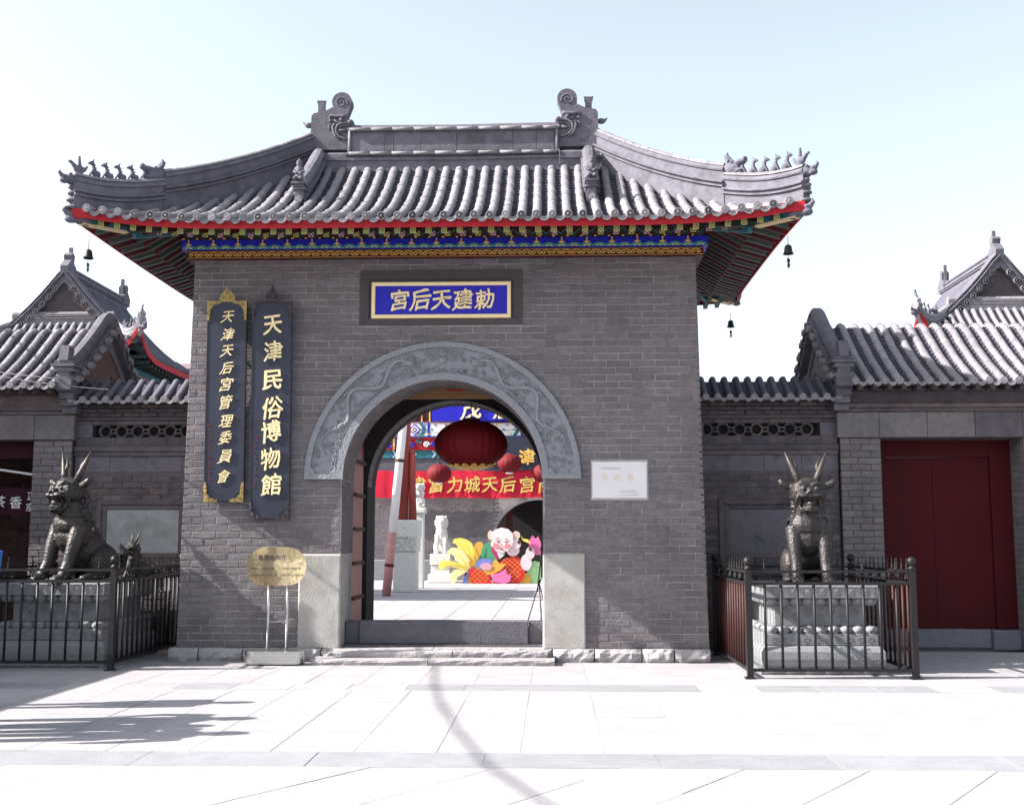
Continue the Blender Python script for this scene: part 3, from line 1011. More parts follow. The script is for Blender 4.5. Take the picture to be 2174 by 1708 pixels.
# side slopes
for sx in (-1, 1):
    pans = MB()
    for i in range(-13, 15):
        y = YC + (i - 0.5) * PITCH
        v = abs(y - YC)
        if v > B_ - 0.05: continue
        smax = (A_ - RH) * (1 - v / B_)
        s0 = -flare_s(y)
        fn = lambda s, y=y: (UX + sx * (A_ - s), y, zroof(UX + sx * (A_ - s), y))
        if smax - s0 > 0.12:
            mb = MB(); half_tube(mb, dense(fn, s0, smax - 0.08, 0.16), 0.05, 7)
            mb.build('barrel_tile_row', M_TILE, gate)
            p = fn(s0)
            link('end_cap', cap_mesh, gate, world_loc(gate, (p[0] + sx * 0.01, p[1], p[2] + 0.02)), (0, 0, sx * PI / 2))
        yp = y + PITCH / 2; v = abs(yp - YC)
        if v < B_ - 0.05:
            smax = (A_ - RH) * (1 - v / B_); s0 = -flare_s(yp)
            fn2 = lambda s, y=yp: (UX + sx * (A_ - s), y, zroof(UX + sx * (A_ - s), y))
            pan_run(pans, fn2, s0, smax, 0.07, (0, 1, 0), 0.15)
            p = fn2(s0)
            link('drip_tile', drip_mesh, gate, world_loc(gate, (p[0] + sx * 0.012, p[1], p[2])), (0, 0, sx * PI / 2))
    pans.build('pan_tiles', M_PAN, gate, kind='stuff')
# roof deck under the tiles (soffit boards), red fascia boards
deck = MB()
def soff(x, y):
    return zroof(x, y) - 0.075
NXD = 46; NYD = 26
vs = []; fs = []
for j in range(NYD + 1):
    for i in range(NXD + 1):
        a = -1 + 2 * i / NXD; b_ = -1 + 2 * j / NYD
        x = UX + a * (A_ - 0.02); y = YC + b_ * (B_ - 0.02)
        x += math.copysign(flare_s(y) * abs(a) ** 8, a) if abs(a) > 0.5 else 0
        y += math.copysign(flare_f(UX + a * A_) * abs(b_) ** 8, b_) if abs(b_) > 0.5 else 0
        vs.append((x, y, soff(UX + a * (A_ - 0.02), YC + b_ * (B_ - 0.02))))
for j in range(NYD):
    for i in range(NXD):
        p = j * (NXD + 1) + i
        fs.append((p, p + NXD + 1, p + NXD + 2, p + 1))
deck.add(vs, fs)
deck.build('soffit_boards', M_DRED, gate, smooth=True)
def eave_pts(front=True, inset=0.06, sgn=1):
    pts = []
    n = 60
    for i in range(n + 1):
        a = -1 + 2 * i / n
        if front:
            x = UX + a * (A_ - inset + 0.12 * abs(a) ** 10)
            y = YC - sgn * (B_ + flare_f(x) - inset)
            pts.append((x, y, zroof(x, YC - B_)))
        else:
            y = YC + a * (B_ - inset + 0.12 * abs(a) ** 10)
            x = UX + sgn * (A_ + flare_s(y) - inset)
            pts.append((x, y, zroof(UX + A_, y)))
    return pts
for (fr, sg) in ((True, 1), (True, -1), (False, 1), (False, -1)):
    mb = MB(); mb.sweep(eave_pts(fr, 0.025, sg), [(-0.012, 0.0), (0.012, 0.0), (0.012, -0.125), (-0.012, -0.125)])
    mb.build('red_fascia', M_RED, gate)
# flying rafters and lower rafters
def rafter(mb, p0, p1, wd, hh):
    p0, p1 = Vector(p0), Vector(p1)
    d = (p1 - p0).normalized(); s_ = d.cross(Vector((0, 0, 1))).normalized(); up = Vector((0, 0, 1))
    vs = []
    for p in (p0, p1):
        for (a, b_) in ((-1, 0), (1, 0), (1, -1), (-1, -1)):
            vs.append(p + s_ * wd / 2 * a + up * hh * b_)
    mb.add(vs, [(0, 1, 2, 3), (7, 6, 5, 4), (0, 4, 5, 1), (1, 5, 6, 2), (2, 6, 7, 3), (3, 7, 4, 0)])
def wan_plate(m):
    """square end plate with an interlocked key pattern in raised lines"""
    mb = MB(); w_ = 0.007; h = 0.037
    mb.cm = 0; mb.box(-h, h, -0.003, 0.0, -h, h)
    mb.cm = 1
    def ln(x0, z0, x1, z1): mb.box(min(x0, x1) - w_ / 2, max(x0, x1) + w_ / 2, -0.007, -0.0025, min(z0, z1) - w_ / 2, max(z0, z1) + w_ / 2)
    e = h - w_ / 2
    ln(-e, -e, e, -e); ln(-e, e, e, e); ln(-e, -e, -e, e); ln(e, -e, e, e)
    q = 0.019
    ln(0, -q, 0, q); ln(-q, 0, q, 0); ln(0, q, -q, q); ln(0, -q, q, -q); ln(-q, 0, -q, -q); ln(q, 0, q, q)
    return mb.mesh('rafter_end', [M_GREEN, m])
def flower_plate(m):
    mb = MB(); w_ = 0.007; h = 0.036
    mb.cm = 0; mb.box(-h, h, -0.003, 0.0, -h, h)
    mb.cm = 1; e = h - w_ / 2
    for (a, b_, c_, d_) in ((-e, -e, e, -e), (-e, e, e, e), (-e, -e, -e, e), (e, -e, e, e)):
        mb.box(min(a, c_) - w_ / 2, max(a, c_) + w_ / 2, -0.007, -0.0025, min(b_, d_) - w_ / 2, max(b_, d_) + w_ / 2)
    mb.tube([(-0.028, -0.005, -0.028), (0.028, -0.005, 0.028)], 0.006, 4); mb.tube([(-0.028, -0.005, 0.028), (0.028, -0.005, -0.028)], 0.006, 4)
    mb.ell((0, -0.005, 0), (0.014, 0.004, 0.014), n=8, m=4)
    return mb.mesh('rafter_end', [M_DRED, m])
PW = wan_plate(M_YG); PF1 = flower_plate(M_PINK); PF2 = flower_plate(M_YG)
WALLT = 5.96
for i in range(44):
    x = UX - 4.36 + i * 0.2028
    zt = zroof(x, YC - B_) - 0.113
    fl = flare_f(x)
    y0 = YC - B_ - fl + 0.1
    mb = MB(); rafter(mb, (x, y0, zt), (x, y0 + 0.62, zt + 0.20), 0.07, 0.064)
    o = mb.build('flying_rafter', M_GREENL if i % 2 else M_DRED, gate)
    link('end_plate', PW, o, (x - GX, y0 - 0.001 - YC, zt - 0.034))
    if abs(x - UX) < 3.95:
        y1 = y0 + 0.48
        mb = MB(); rafter(mb, (x + 0.03 * (x - UX) / 4, y1, zt + 0.091), (x + 0.03 * (x - UX) / 4, 0.05, min(zt + 0.40, zroof(x, 0.05) - 0.14)), 0.07, 0.066)
        o = mb.build('lower_rafter', M_GREENL, gate)
        link('end_plate', PF1 if i % 2 else PF2, o, (x + 0.03 * (x - UX) / 4 - GX, y1 - 0.001 - YC, zt + 0.055))
back = MB()
for i in range(44):
    x = UX - 4.36 + i * 0.2028
    zt = zroof(x, YC - B_) - 0.138
    y0 = YC + B_ + flare_f(x) - 0.1
    rafter(back, (x, y0, zt), (x, y0 - 0.62, zt + 0.10), 0.07, 0.075)
    rafter(back, (x, y0 - 0.48, zt - 0.005), (x, 2.85, zt + 0.32), 0.07, 0.075)
back.build('rear_rafters', M_GREENL, gate, kind='stuff')
for sx in (-1, 1):
    for i in range(27):
        y = YC - 2.5 + i * 0.1923
        zt = zroof(UX + A_, y) - 0.113
        fl = flare_s(y)
        x0 = UX + sx * (A_ + fl - 0.1)
        mb = MB(); rafter(mb, (x0, y, zt), (x0 - sx * 0.5, y, zt + 0.15), 0.07, 0.064)
        mb.build('flying_rafter', M_GREENL if i % 2 else M_DRED, gate)
        if abs(y - YC) < 2.35:
            x1 = x0 - sx * 0.4
            mb = MB(); rafter(mb, (x1, y, zt + 0.05), (GX + sx * 3.55, y, min(zt + 0.38, zroof(GX + sx * 3.55, y) - 0.14)), 0.075, 0.08)
            mb.build('lower_rafter', M_GREEN if i % 2 else M_DRED, gate)
            mb = MB(); mb.box(min(x1, x1 + sx * 0.004), max(x1, x1 + sx * 0.004), y - 0.034, y + 0.034, zt - 0.026, zt + 0.044)
            mb.build('end_plate', M_POLE, gate)
# corner beams with beast-head caps
def beast_cap():
    mb = MB()
    mb.ell((0, 0, 0), (0.13, 0.11, 0.10)); mb.ell((-0.13, 0, -0.05), (0.10, 0.09, 0.055)); mb.ell((-0.15, 0, 0.03), (0.07, 0.08, 0.04))
    mb.tube([(-0.18, 0, 0.03), (-0.25, 0, 0.09), (-0.22, 0, 0.14)], [0.05, 0.035, 0.012], 7)
    for s_ in (-1, 1):
        mb.ell((-0.04, s_ * 0.09, 0.07), (0.04, 0.03, 0.035)); mb.tube([(0.04, s_ * 0.08, 0.05), (0.13, s_ * 0.10, 0.12)], [0.03, 0.008], 6)
        mb.ell((0.05, s_ * 0.1, -0.04), (0.07, 0.03, 0.05))
    mb.ell((0.1, 0, -0.02), (0.08, 0.11, 0.1))
    return fuse(mb, 'beast_head_cap', M_TILEB, 0.014, 1)
BCAP = beast_cap()
for sx in (-1, 1):
    for sy in (-1, 1):
        c = Vector((UX + sx * (A_ + 0.02), YC + sy * (B_ + 0.02), 5.84))
        inn = Vector((UX + sx * 4.18, YC + sy * 2.28, 5.84))
        d = (c - inn).normalized(); sd = Vector((-d.y, d.x, 0)).normalized()
        mb = MB()
        for (m_, wd, hh, oz, ext) in ((0, 0.06, 0.12, -0.02, 0.0), (1, 0.065, 0.016, -0.142, 0.004), (1, 0.065, 0.014, -0.008, 0.004)):
            mb.cm = m_
            vs = []
            for p in (inn - d * 0.5 * 0, c + d * ext):
                for (a, b_) in ((-1, 0), (1, 0), (1, -1), (-1, -1)):
                    vs.append(p + sd * wd * a + Vector((0, 0, oz + hh * b_ * (1 if m_ == 0 else 1))))
            mb.add(vs, [(0, 1, 2, 3), (7, 6, 5, 4), (0, 4, 5, 1), (1, 5, 6, 2), (2, 6, 7, 3), (3, 7, 4, 0)])
        mb.cm = 1
        mb.build('corner_beam', [M_TEAL, M_CREAM], gate)
        a = math.atan2(-d.y, -d.x)
        link('beast_head_cap', BCAP, gate, world_loc(gate, c + d * 0.03 + Vector((0, 0, -0.07))), (0, 0, a), (0.85, 0.85, 0.85))
        # lower beam of the corner
        mb = MB(); p0 = c - d * 0.72 + Vector((0, 0, -0.17)); p1 = Vector((GX + sx * 3.7, YC + sy * 1.62, 5.88))
        mb.tube([p0, p1], [0.06, 0.07], 4); mb.build('lower_corner_beam', M_TEAL, gate)

# ridges -------------------------------------------------------------
def ridge_prof(wd, h):
    """stacked ridge section: base roll, two fillets, plain field, top roll"""
    w1 = wd * 1.35
    o = 0.0 if h < 0.3 else (h - 0.26) * 0.75
    P = [(wd, -0.16), (wd, o), (w1 * 1.08, o + 0.008), (w1 * 1.08, o + 0.034), (wd * 1.02, o + 0.038), (wd * 1.02, o + 0.058), (w1 * 1.15, o + 0.062), (w1 * 1.2, o + 0.075), (w1 * 1.15, o + 0.09), (wd * 0.95, o + 0.096)]
    top = [(wd * 0.95, h - 0.1), (wd * 1.25, h - 0.095), (wd * 1.35, h - 0.075), (wd * 1.2, h - 0.062), (wd, h - 0.04), (wd * 0.7, h - 0.012), (0, h)]
    right = P + top
    left = [(-a, b_) for a, b_ in right[::-1]][1:]
    return right + left
# main ridge
zr = 7.36
mb = MB()
mb.sweep([(-1.7, YC, zr), (0, YC, zr - 0.01), (1.56, YC, zr + 0.01)], [(0.17, -0.2), (0.17, 0), (0.19, 0.01), (0.19, 0.05), (0.155, 0.06), (0.155, 0.075), (0.18, 0.085), (0.195, 0.11), (0.18, 0.135), (0.12, 0.14),
   (0.12, 0.48), (0.14, 0.485), (0.155, 0.505), (0.14, 0.53), (0.12, 0.54), (0.09, 0.6), (0.0, 0.625), (-0.09, 0.6), (-0.12, 0.54), (-0.14, 0.53), (-0.155, 0.505), (-0.14, 0.485), (-0.12, 0.48),
   (-0.12, 0.14), (-0.18, 0.135), (-0.195, 0.11), (-0.18, 0.085), (-0.155, 0.075), (-0.155, 0.06), (-0.19, 0.05), (-0.19, 0.01), (-0.17, 0), (-0.17, -0.2)])
mr_ = mb.build('main_ridge', M_RIDGE, gate)
for xa, xb in ((-2.42, -1.705), (1.565, 2.3)):
    mb = MB(); mb.sweep([(xa, YC, zr), (xb, YC, zr)], [(0.17, -0.25), (0.17, 0), (0.19, 0.01), (0.19, 0.05), (0.155, 0.06), (0.155, 0.12), (0.13, 0.15), (-0.13, 0.15), (-0.155, 0.12), (-0.155, 0.06), (-0.19, 0.05), (-0.19, 0.01), (-0.17, 0), (-0.17, -0.25)])
    mb.build('ridge_end_base', M_RIDGE, mr_)
x = -1.62
for wd in (0.5, 0.14, 0.42, 0.55, 0.42, 0.44, 0.36, 0.4):      # panels in the face of the ridge
    x1 = min(x + wd, 1.48)
    if x1 - x < 0.05: break
    mb = MB(); mb.chbox(x + 0.003, x1 - 0.003, YC - 0.128, YC - 0.115, zr + 0.165, zr + 0.455, 0.003, 0.002)
    mb.build('ridge_panel', M_RIDGE, mr_); x = x1
for (za, ya) in ((0.505, -0.158), (0.11, -0.198)):
    x = -1.66
    while x < 1.5:
        x1 = min(x + 0.33, 1.52)
        mb = MB(); mb.tube([(x + 0.003, YC + ya, zr + za), (x1 - 0.003, YC + ya, zr + za)], 0.026, 8)
        mb.build('roll_tile', M_TILE, mr_, smooth=True); x = x1
for xx in (-1.66, 1.52):
    mb = MB(); mb.tube([(xx, YC - 0.135, zr + 0.13), (xx, YC - 0.135, zr + 0.5)], 0.02, 8); mb.build('roll_tile', M_TILE, mr_, smooth=True)
# ridge-end beasts (open-mouthed dragons swallowing the ridge, tail rolled up)
def chiwen():
    k = 0.00102
    def P(px, py): return ((px - 980) * k, (940 - py) * k)
    mb = MB()
    c = (790, 210)
    outer = [P(c[0] + 150 * math.cos(t), c[1] - 150 * math.sin(t)) for t in [R_(a) for a in range(-40, 215, 12)]]
    poly = [P(620, 960), P(1290, 960), P(1255, 760), P(1250, 430), P(1215, 385), P(1060, 360), P(920, 290)] + outer + [P(690, 370), P(720, 440), P(690, 520), P(640, 520), P(625, 590), P(660, 640)]
    mb.prism([(a, b_) for a, b_ in poly][::-1], -0.1, 0.1)
    body = fuse_plain(mb, 'ridge_beast_body')
    return body, P
def fuse_plain(mb, name):
    return mb
cw, PX = chiwen()
CHI = bpy.data.objects.new('ridge_dragon', cw.mesh('ridge_dragon', M_RIDGE))
C.objects.link(CHI); CHI.parent = gate
CHI.location = world_loc(gate, (1.875, YC, 7.49 + 0.11))
det = MB()
def TB(pts, r, y=-0.115, n=6):
    rr = r if isinstance(r, (list, tuple)) else [r] * len(pts)
    det.tube([(PX(*p)[0], y, PX(*p)[1]) for p in pts], rr, n)
sp = []
for i in range(34):
    t = i / 33; a = R_(205) - t * R_(560); r = 118 * (1 - 0.8 * t)
    sp.append((790 + r * 0.86 * math.cos(a) + 10, 225 - r * 0.8 * math.sin(a)))
TB(sp, 0.012, -0.1)
TB([(720, 430), (760, 445), (850, 450), (955, 435), (980, 480)], [0.02, 0.028, 0.03, 0.026, 0.014])
det.ell((PX(790, 505)[0], -0.125, PX(790, 505)[1]), (0.034, 0.035, 0.03)); TB([(740, 525), (800, 545), (860, 530), (900, 500)], 0.014)
TB([(650, 520), (700, 545), (780, 555), (850, 585), (870, 640), (865, 700), (820, 760), (760, 790), (700, 800), (690, 835)], [0.035, 0.022, 0.02, 0.022, 0.022, 0.02, 0.02, 0.018, 0.018, 0.012])
TB([(640, 580), (690, 590), (760, 590), (820, 620), (835, 680), (800, 720)], 0.014)
TB([(700, 660), (760, 670), (830, 655)], [0.02, 0.024, 0.012])
TB([(890, 560), (920, 620), (905, 690), (870, 760), (800, 810)], [0.02, 0.026, 0.022, 0.02, 0.01])
TB([(930, 500), (970, 530), (960, 480)], 0.016)
TB([(930, 580), (980, 600), (960, 660)], 0.014)
det.ell((PX(650, 540)[0], -0.08, PX(650, 540)[1]), (0.05, 0.09, 0.05))
for s_ in (1,):
    pass
dm = det.mesh('dragon_relief', M_RIDGE, True)
do = link('dragon_relief', dm, CHI)
do2 = link('dragon_relief', dm, CHI, scale=(1, -1, 1))
mb = MB(); p = PX(1112, 350); mb.box(p[0] - 0.05, p[0] + 0.05, -0.05, 0.05, p[1] - 0.02, p[1] + 0.15)
for k in (-2, -1, 0, 1, 2): mb.tube([(p[0] + k * 0.02, -0.02, p[1] + 0.1), (p[0] + k * 0.032, -0.03, p[1] + 0.19)], [0.016, 0.014], 6)
for k in (-1, 0, 1): mb.tube([(p[0] + k * 0.03, 0.03, p[1] + 0.1), (p[0] + k * 0.035, 0.03, p[1] + 0.19)], [0.016, 0.014], 6)
mb.build('sword_hilt', M_RIDGE, CHI, loc=(0, 0, 0))
mb = MB(); p = PX(1255, 540); mb.ell((p[0] + 0.05, 0, p[1]), (0.07, 0.05, 0.045)); mb.tube([(p[0] + 0.09, 0, p[1]), (p[0] + 0.145, 0, p[1] + 0.05)], [0.03, 0.006], 6)
mb.build('back_beast', M_RIDGE, CHI, loc=(0, 0, 0))
def mirror_tree(o, parent):
    c_ = copy_tree(o, parent); return c_
c2 = copy_tree(CHI, gate)
c2.location = world_loc(gate, (-1.99, YC, 7.49 + 0.10)); c2.scale = (-1, 1, 1)
# vertical ridges in front of the ridge ends and the same behind
def seated_figure():
    mb = MB()
    mb.ell((0, 0, 0.1), (0.075, 0.09, 0.1)); mb.ell((0, -0.02, 0.2), (0.06, 0.06, 0.1)); mb.ell((0, -0.03, 0.31), (0.048, 0.05, 0.052))
    mb.ell((0, -0.03, 0.35), (0.05, 0.05, 0.025)); mb.ell((0, -0.02, 0.38), (0.022, 0.022, 0.03))
    for s_ in (-1, 1):
        mb.tube([(s_ * 0.05, -0.01, 0.25), (s_ * 0.08, -0.05, 0.17), (s_ * 0.03, -0.1, 0.14)], [0.03, 0.026, 0.02], 6)
        mb.ell((s_ * 0.05, -0.08, 0.05), (0.04, 0.08, 0.04))
    return fuse(mb, 'seated_figure', M_RIDGE, 0.01, 1)
SEAT = seated_figure()
for sx, xx in ((-1, -2.12), (1, 2.0)):
    for sy in (-1, 1):
        path = []
        for k in range(11):
            s = 0.22 + (1.38 - 0.22) * k / 10
            path.append((xx, YC + sy * s, zroof(UX + 1.0, YC + sy * s) + 0.03))
        mb = MB(); mb.sweep(path, [(a, b_) for a, b_ in ridge_prof(0.075, 0.36)])
        vr = mb.build('verge_ridge', M_RIDGE, gate)
        e = path[-1]
        # bracket and seated guardian at the foot
        mb = MB()
        for (wd, z0, z1, dd) in ((0.10, 0.20, 0.235, 0.18), (0.075, 0.165, 0.2, 0.15), (0.085, 0.13, 0.165, 0.13), (0.06, 0.0, 0.13, 0.1)):
            y0, y1 = e[1] + sy * -0.02, e[1] + sy * dd
            mb.box(e[0] - wd, e[0] + wd, min(y0, y1), max(y0, y1), e[2] + z0, e[2] + z1)
        mb.build('figure_bracket', M_RIDGE, vr)
        link('end_cap', cap_mesh, vr, world_loc(vr, (e[0], e[1] + sy * 0.13, e[2] - 0.02)), (0, 0, 0 if sy < 0 else PI))
        link('seated_figure', SEAT, vr, world_loc(vr, (e[0], e[1] + sy * 0.09, e[2] + 0.235)), (0, 0, 0 if sy < 0 else PI), (0.85, 0.85, 0.85))
# hip ridges with their beasts
def beast(kind=0):
    mb = MB()
    mb.ell((0.03, 0, 0.06), (0.05, 0.04, 0.05)); mb.tube([(0.03, 0, 0.06), (0.0, 0, 0.12), (-0.012, 0, 0.17)], [0.038, 0.026, 0.019], 8)
    mb.ell((-0.035, 0, 0.19), (0.04, 0.026, 0.026)); mb.ell((-0.068, 0, 0.18), (0.022, 0.018, 0.014)); mb.tube([(-0.02, 0, 0.2), (0.0, 0, 0.25)], [0.017, 0.005], 6)
    for k in range(3): mb.tube([(0.0 + 0.012 * k, 0, 0.17 - 0.035 * k), (0.04 + 0.012 * k, 0, 0.18 - 0.035 * k)], [0.014, 0.004], 5)
    mb.tube([(-0.01, 0.015, 0.11), (-0.05, 0.018, 0.05), (-0.052, 0.018, 0.0)], [0.018, 0.011, 0.011], 6)
    mb.tube([(-0.01, -0.015, 0.11), (-0.05, -0.018, 0.05), (-0.052, -0.018, 0.0)], [0.018, 0.011, 0.011], 6)
    mb.tube([(0.06, 0, 0.02), (0.085, 0, 0.07), (0.075, 0, 0.11)], [0.016, 0.014, 0.006], 6)
    mb.ell((0.03, 0, 0.01), (0.05, 0.035, 0.015))
    return fuse(mb, 'roof_beast', M_TILEB, 0.008, 1, 0.6)
BEAST = beast()
def big_beast():
    mb = MB()
    mb.ell((0, 0, 0.0), (0.16, 0.08, 0.10)); mb.ell((-0.14, 0, 0.05), (0.11, 0.07, 0.045)); mb.ell((-0.13, 0, -0.06), (0.09, 0.06, 0.03))
    mb.ell((-0.23, 0, 0.08), (0.03, 0.05, 0.035)); mb.tube([(0.02, 0, 0.08), (0.09, 0, 0.2), (0.06, 0, 0.24)], [0.06, 0.035, 0.01], 7)
    for s_ in (-1, 1): mb.tube([(0.0, s_ * 0.06, 0.08), (0.06, s_ * 0.07, 0.17)], [0.03, 0.008], 6); mb.ell((-0.06, s_ * 0.065, 0.07), (0.03, 0.025, 0.03))
    for k in range(4): mb.tube([(0.08, 0, 0.02 * k), (0.17, 0, 0.1 - 0.05 * k)], [0.04, 0.01], 6)
    return fuse(mb, 'hip_beast', M_TILEB, 0.012, 1)
BIGB = big_beast()
def rider():
    mb = MB()
    mb.ell((0, 0, 0.1), (0.09, 0.045, 0.055)); mb.tube([(0.0, 0, 0.0), (0, 0, 0.1)], [0.05, 0.05], 8)
    mb.tube([(-0.06, 0, 0.12), (-0.11, 0, 0.17)], [0.035, 0.025], 7); mb.ell((-0.13, 0, 0.18), (0.035, 0.022, 0.022))
    mb.tube([(0.07, 0, 0.1), (0.12, 0, 0.17)], [0.03, 0.012], 6)
    mb.tube([(0, 0, 0.12), (-0.005, 0, 0.24)], [0.032, 0.022], 7); mb.ell((-0.005, 0, 0.265), (0.02, 0.02, 0.024))
    return fuse(mb, 'immortal_rider', M_TILEB, 0.009, 1)
RIDER = rider()
for sx in (-1, 1):
    for sy in (-1, 1):
        def hip(t, dz=0.0):
            t = t
            x = UX + sx * (A_ + 0.13 - (A_ + 0.13 - RH) * t); y = YC + sy * ((B_ + 0.1) * (1 - t))
            zz = zroof(UX + sx * (A_ - (A_ - RH) * t), YC + sy * B_ * (1 - t))
            return Vector((x, y, zz + dz + 0.05 * max(0, 1 - t * 4) ** 2))
        N1 = 12
        low = [hip(0.34 * k / N1) for k in range(N1 + 1)]
        mb = MB(); mb.sweep(low, ridge_prof(0.07, 0.41))
        hr = mb.build('hip_ridge', M_RIDGE, gate)
        up_ = [hip(0.335 + 0.655 * k / 16) for k in range(17)]
        mb = MB(); mb.sweep(up_, ridge_prof(0.08, 0.53))
        hr2 = mb.build('hip_ridge', M_RIDGE, gate)
        for (pp, hh, par) in ((low, 0.41, hr), (up_, 0.53, hr2)):      # half-round capping tiles along the top
            for q in range(len(pp) - 1):
                a_, b__ = pp[q] + Vector((0, 0, hh - 0.02)), pp[q + 1] + Vector((0, 0, hh - 0.02))
                dd = (b__ - a_) * 0.012
                mb = MB(); mb.sweep([a_ + dd, b__ - dd], [(0.078 * math.cos(PI * k / 7), 0.052 * math.sin(PI * k / 7) + random.uniform(0, 0.003)) for k in range(8)]); mb.build('capping_tile', M_TILE, par)
        a = math.atan2(-sy * B_, -sx * (A_ - RH))        # x axis pointing inwards up the hip
        link('hip_beast', BIGB, hr2, world_loc(hr2, hip(0.315, 0.49)), (0, 0, a))
        for k in range(5):
            link('roof_beast', BEAST, hr, world_loc(hr, hip(0.075 + 0.048 * k, 0.405)), (0, 0, a + random.uniform(-0.1, 0.1)), (1, 1, 1.0 + 0.12 * (4 - k) / 4))
        link('immortal_rider', RIDER, hr, world_loc(hr, hip(0.022, 0.405)), (0, 0, a), (0.95, 1.0, 0.95))
        e = hip(0.0)
        link('corner_beast', BCAP, hr, world_loc(hr, e + Vector((sx * 0.02, sy * 0.02, 0.34))), (0, 0, a), (0.62, 0.62, 0.7))
        mb = MB()
        for (dz, r_) in ((0.23, 0.035), (0.15, 0.04), (0.06, 0.05), (-0.04, 0.06)):
            mb.ell((e.x, e.y, e.z + dz), (r_ * 1.5, r_ * 1.5, 0.028), n=10, m=6)
        mb.build('ridge_end_moulding', M_RIDGE, hr, smooth=True)

# ================================================================ WIND BELLS
def wind_bell(loc, label, s=1.0):
    t = thing('wind_bell', loc, label, 'bell', 'bells hanging from the roof corners')
    t.scale = (0.82, 0.82, 0.82)
    mb = MB(); mb.lathe([(0.018, 0.0), (0.05, -0.02), (0.06, -0.06), (0.065, -0.11), (0.085, -0.15), (0.08, -0.152), (0.04, -0.08)], 16)
    mb.build('bell', M_BLACK if s else M_BLACK, t, smooth=True, loc=(0, 0, -0.14))
    mb = MB(); mb.tube([(0, 0, 0), (0, 0, -0.14)], 0.006, 5); mb.tube([(0, 0, -0.14), (0, 0, -0.36)], 0.003, 5); mb.build('wire', M_BLACK, t, loc=(0, 0, 0))
    mb = MB(); mb.prism([(-0.02, 0), (0.02, -0.02), (0.026, -0.06), (0.012, -0.08), (0.024, -0.12), (0.004, -0.17), (-0.022, -0.14), (-0.014, -0.08), (-0.026, -0.05)][::-1], -0.004, 0.004)
    mb.build('clapper_plate', M_BLACK, t, loc=(0, 0, -0.35))
    return t
wind_bell((-4.62, -1.2, 5.50), 'small black wind bell hanging under the front left roof corner')
wind_bell((4.46, -1.2, 5.48), 'small black wind bell under the front right roof corner beside the rafters')
wind_bell((4.52, 4.0, 5.5), 'lower small wind bell hanging from the far right roof corner')

# ================================================================ SIGNS ON THE GATE
pq = thing('name_plaque', (-0.105, -0.03, 4.925), 'blue horizontal name plaque with gold frame and five gold characters above the arch', 'plaque')
mb = MB(); mb.box(-1.03, 0.82, -0.03, 0.003, 4.715, 5.14); mb.build('plaque_board', M_BLUE2, pq)
for (a, b_, c_, d_) in ((-1.075, 0.865, 5.128, 5.18), (-1.075, 0.865, 4.67, 4.722), (-1.075, -1.025, 4.7225, 5.1275), (0.815, 0.865, 4.7225, 5.1275)):
    mb = MB(); mb.chbox(a, b_, -0.06, 0.002, c_, d_, 0.012); mb.build('gold_frame', M_GOLDL, pq)
for ch_, x, s_ in (('宮', -0.68, 0.30), ('后', -0.395, 0.31), ('天', -0.105, 0.30), ('建', 0.195, 0.30), ('勅', 0.495, 0.29)):
    char(ch_, pq, x, -0.04, 4.92 + random.uniform(-0.01, 0.01), s_, M_GOLDL, 0.022, 0.03, 0.06, 0.95)

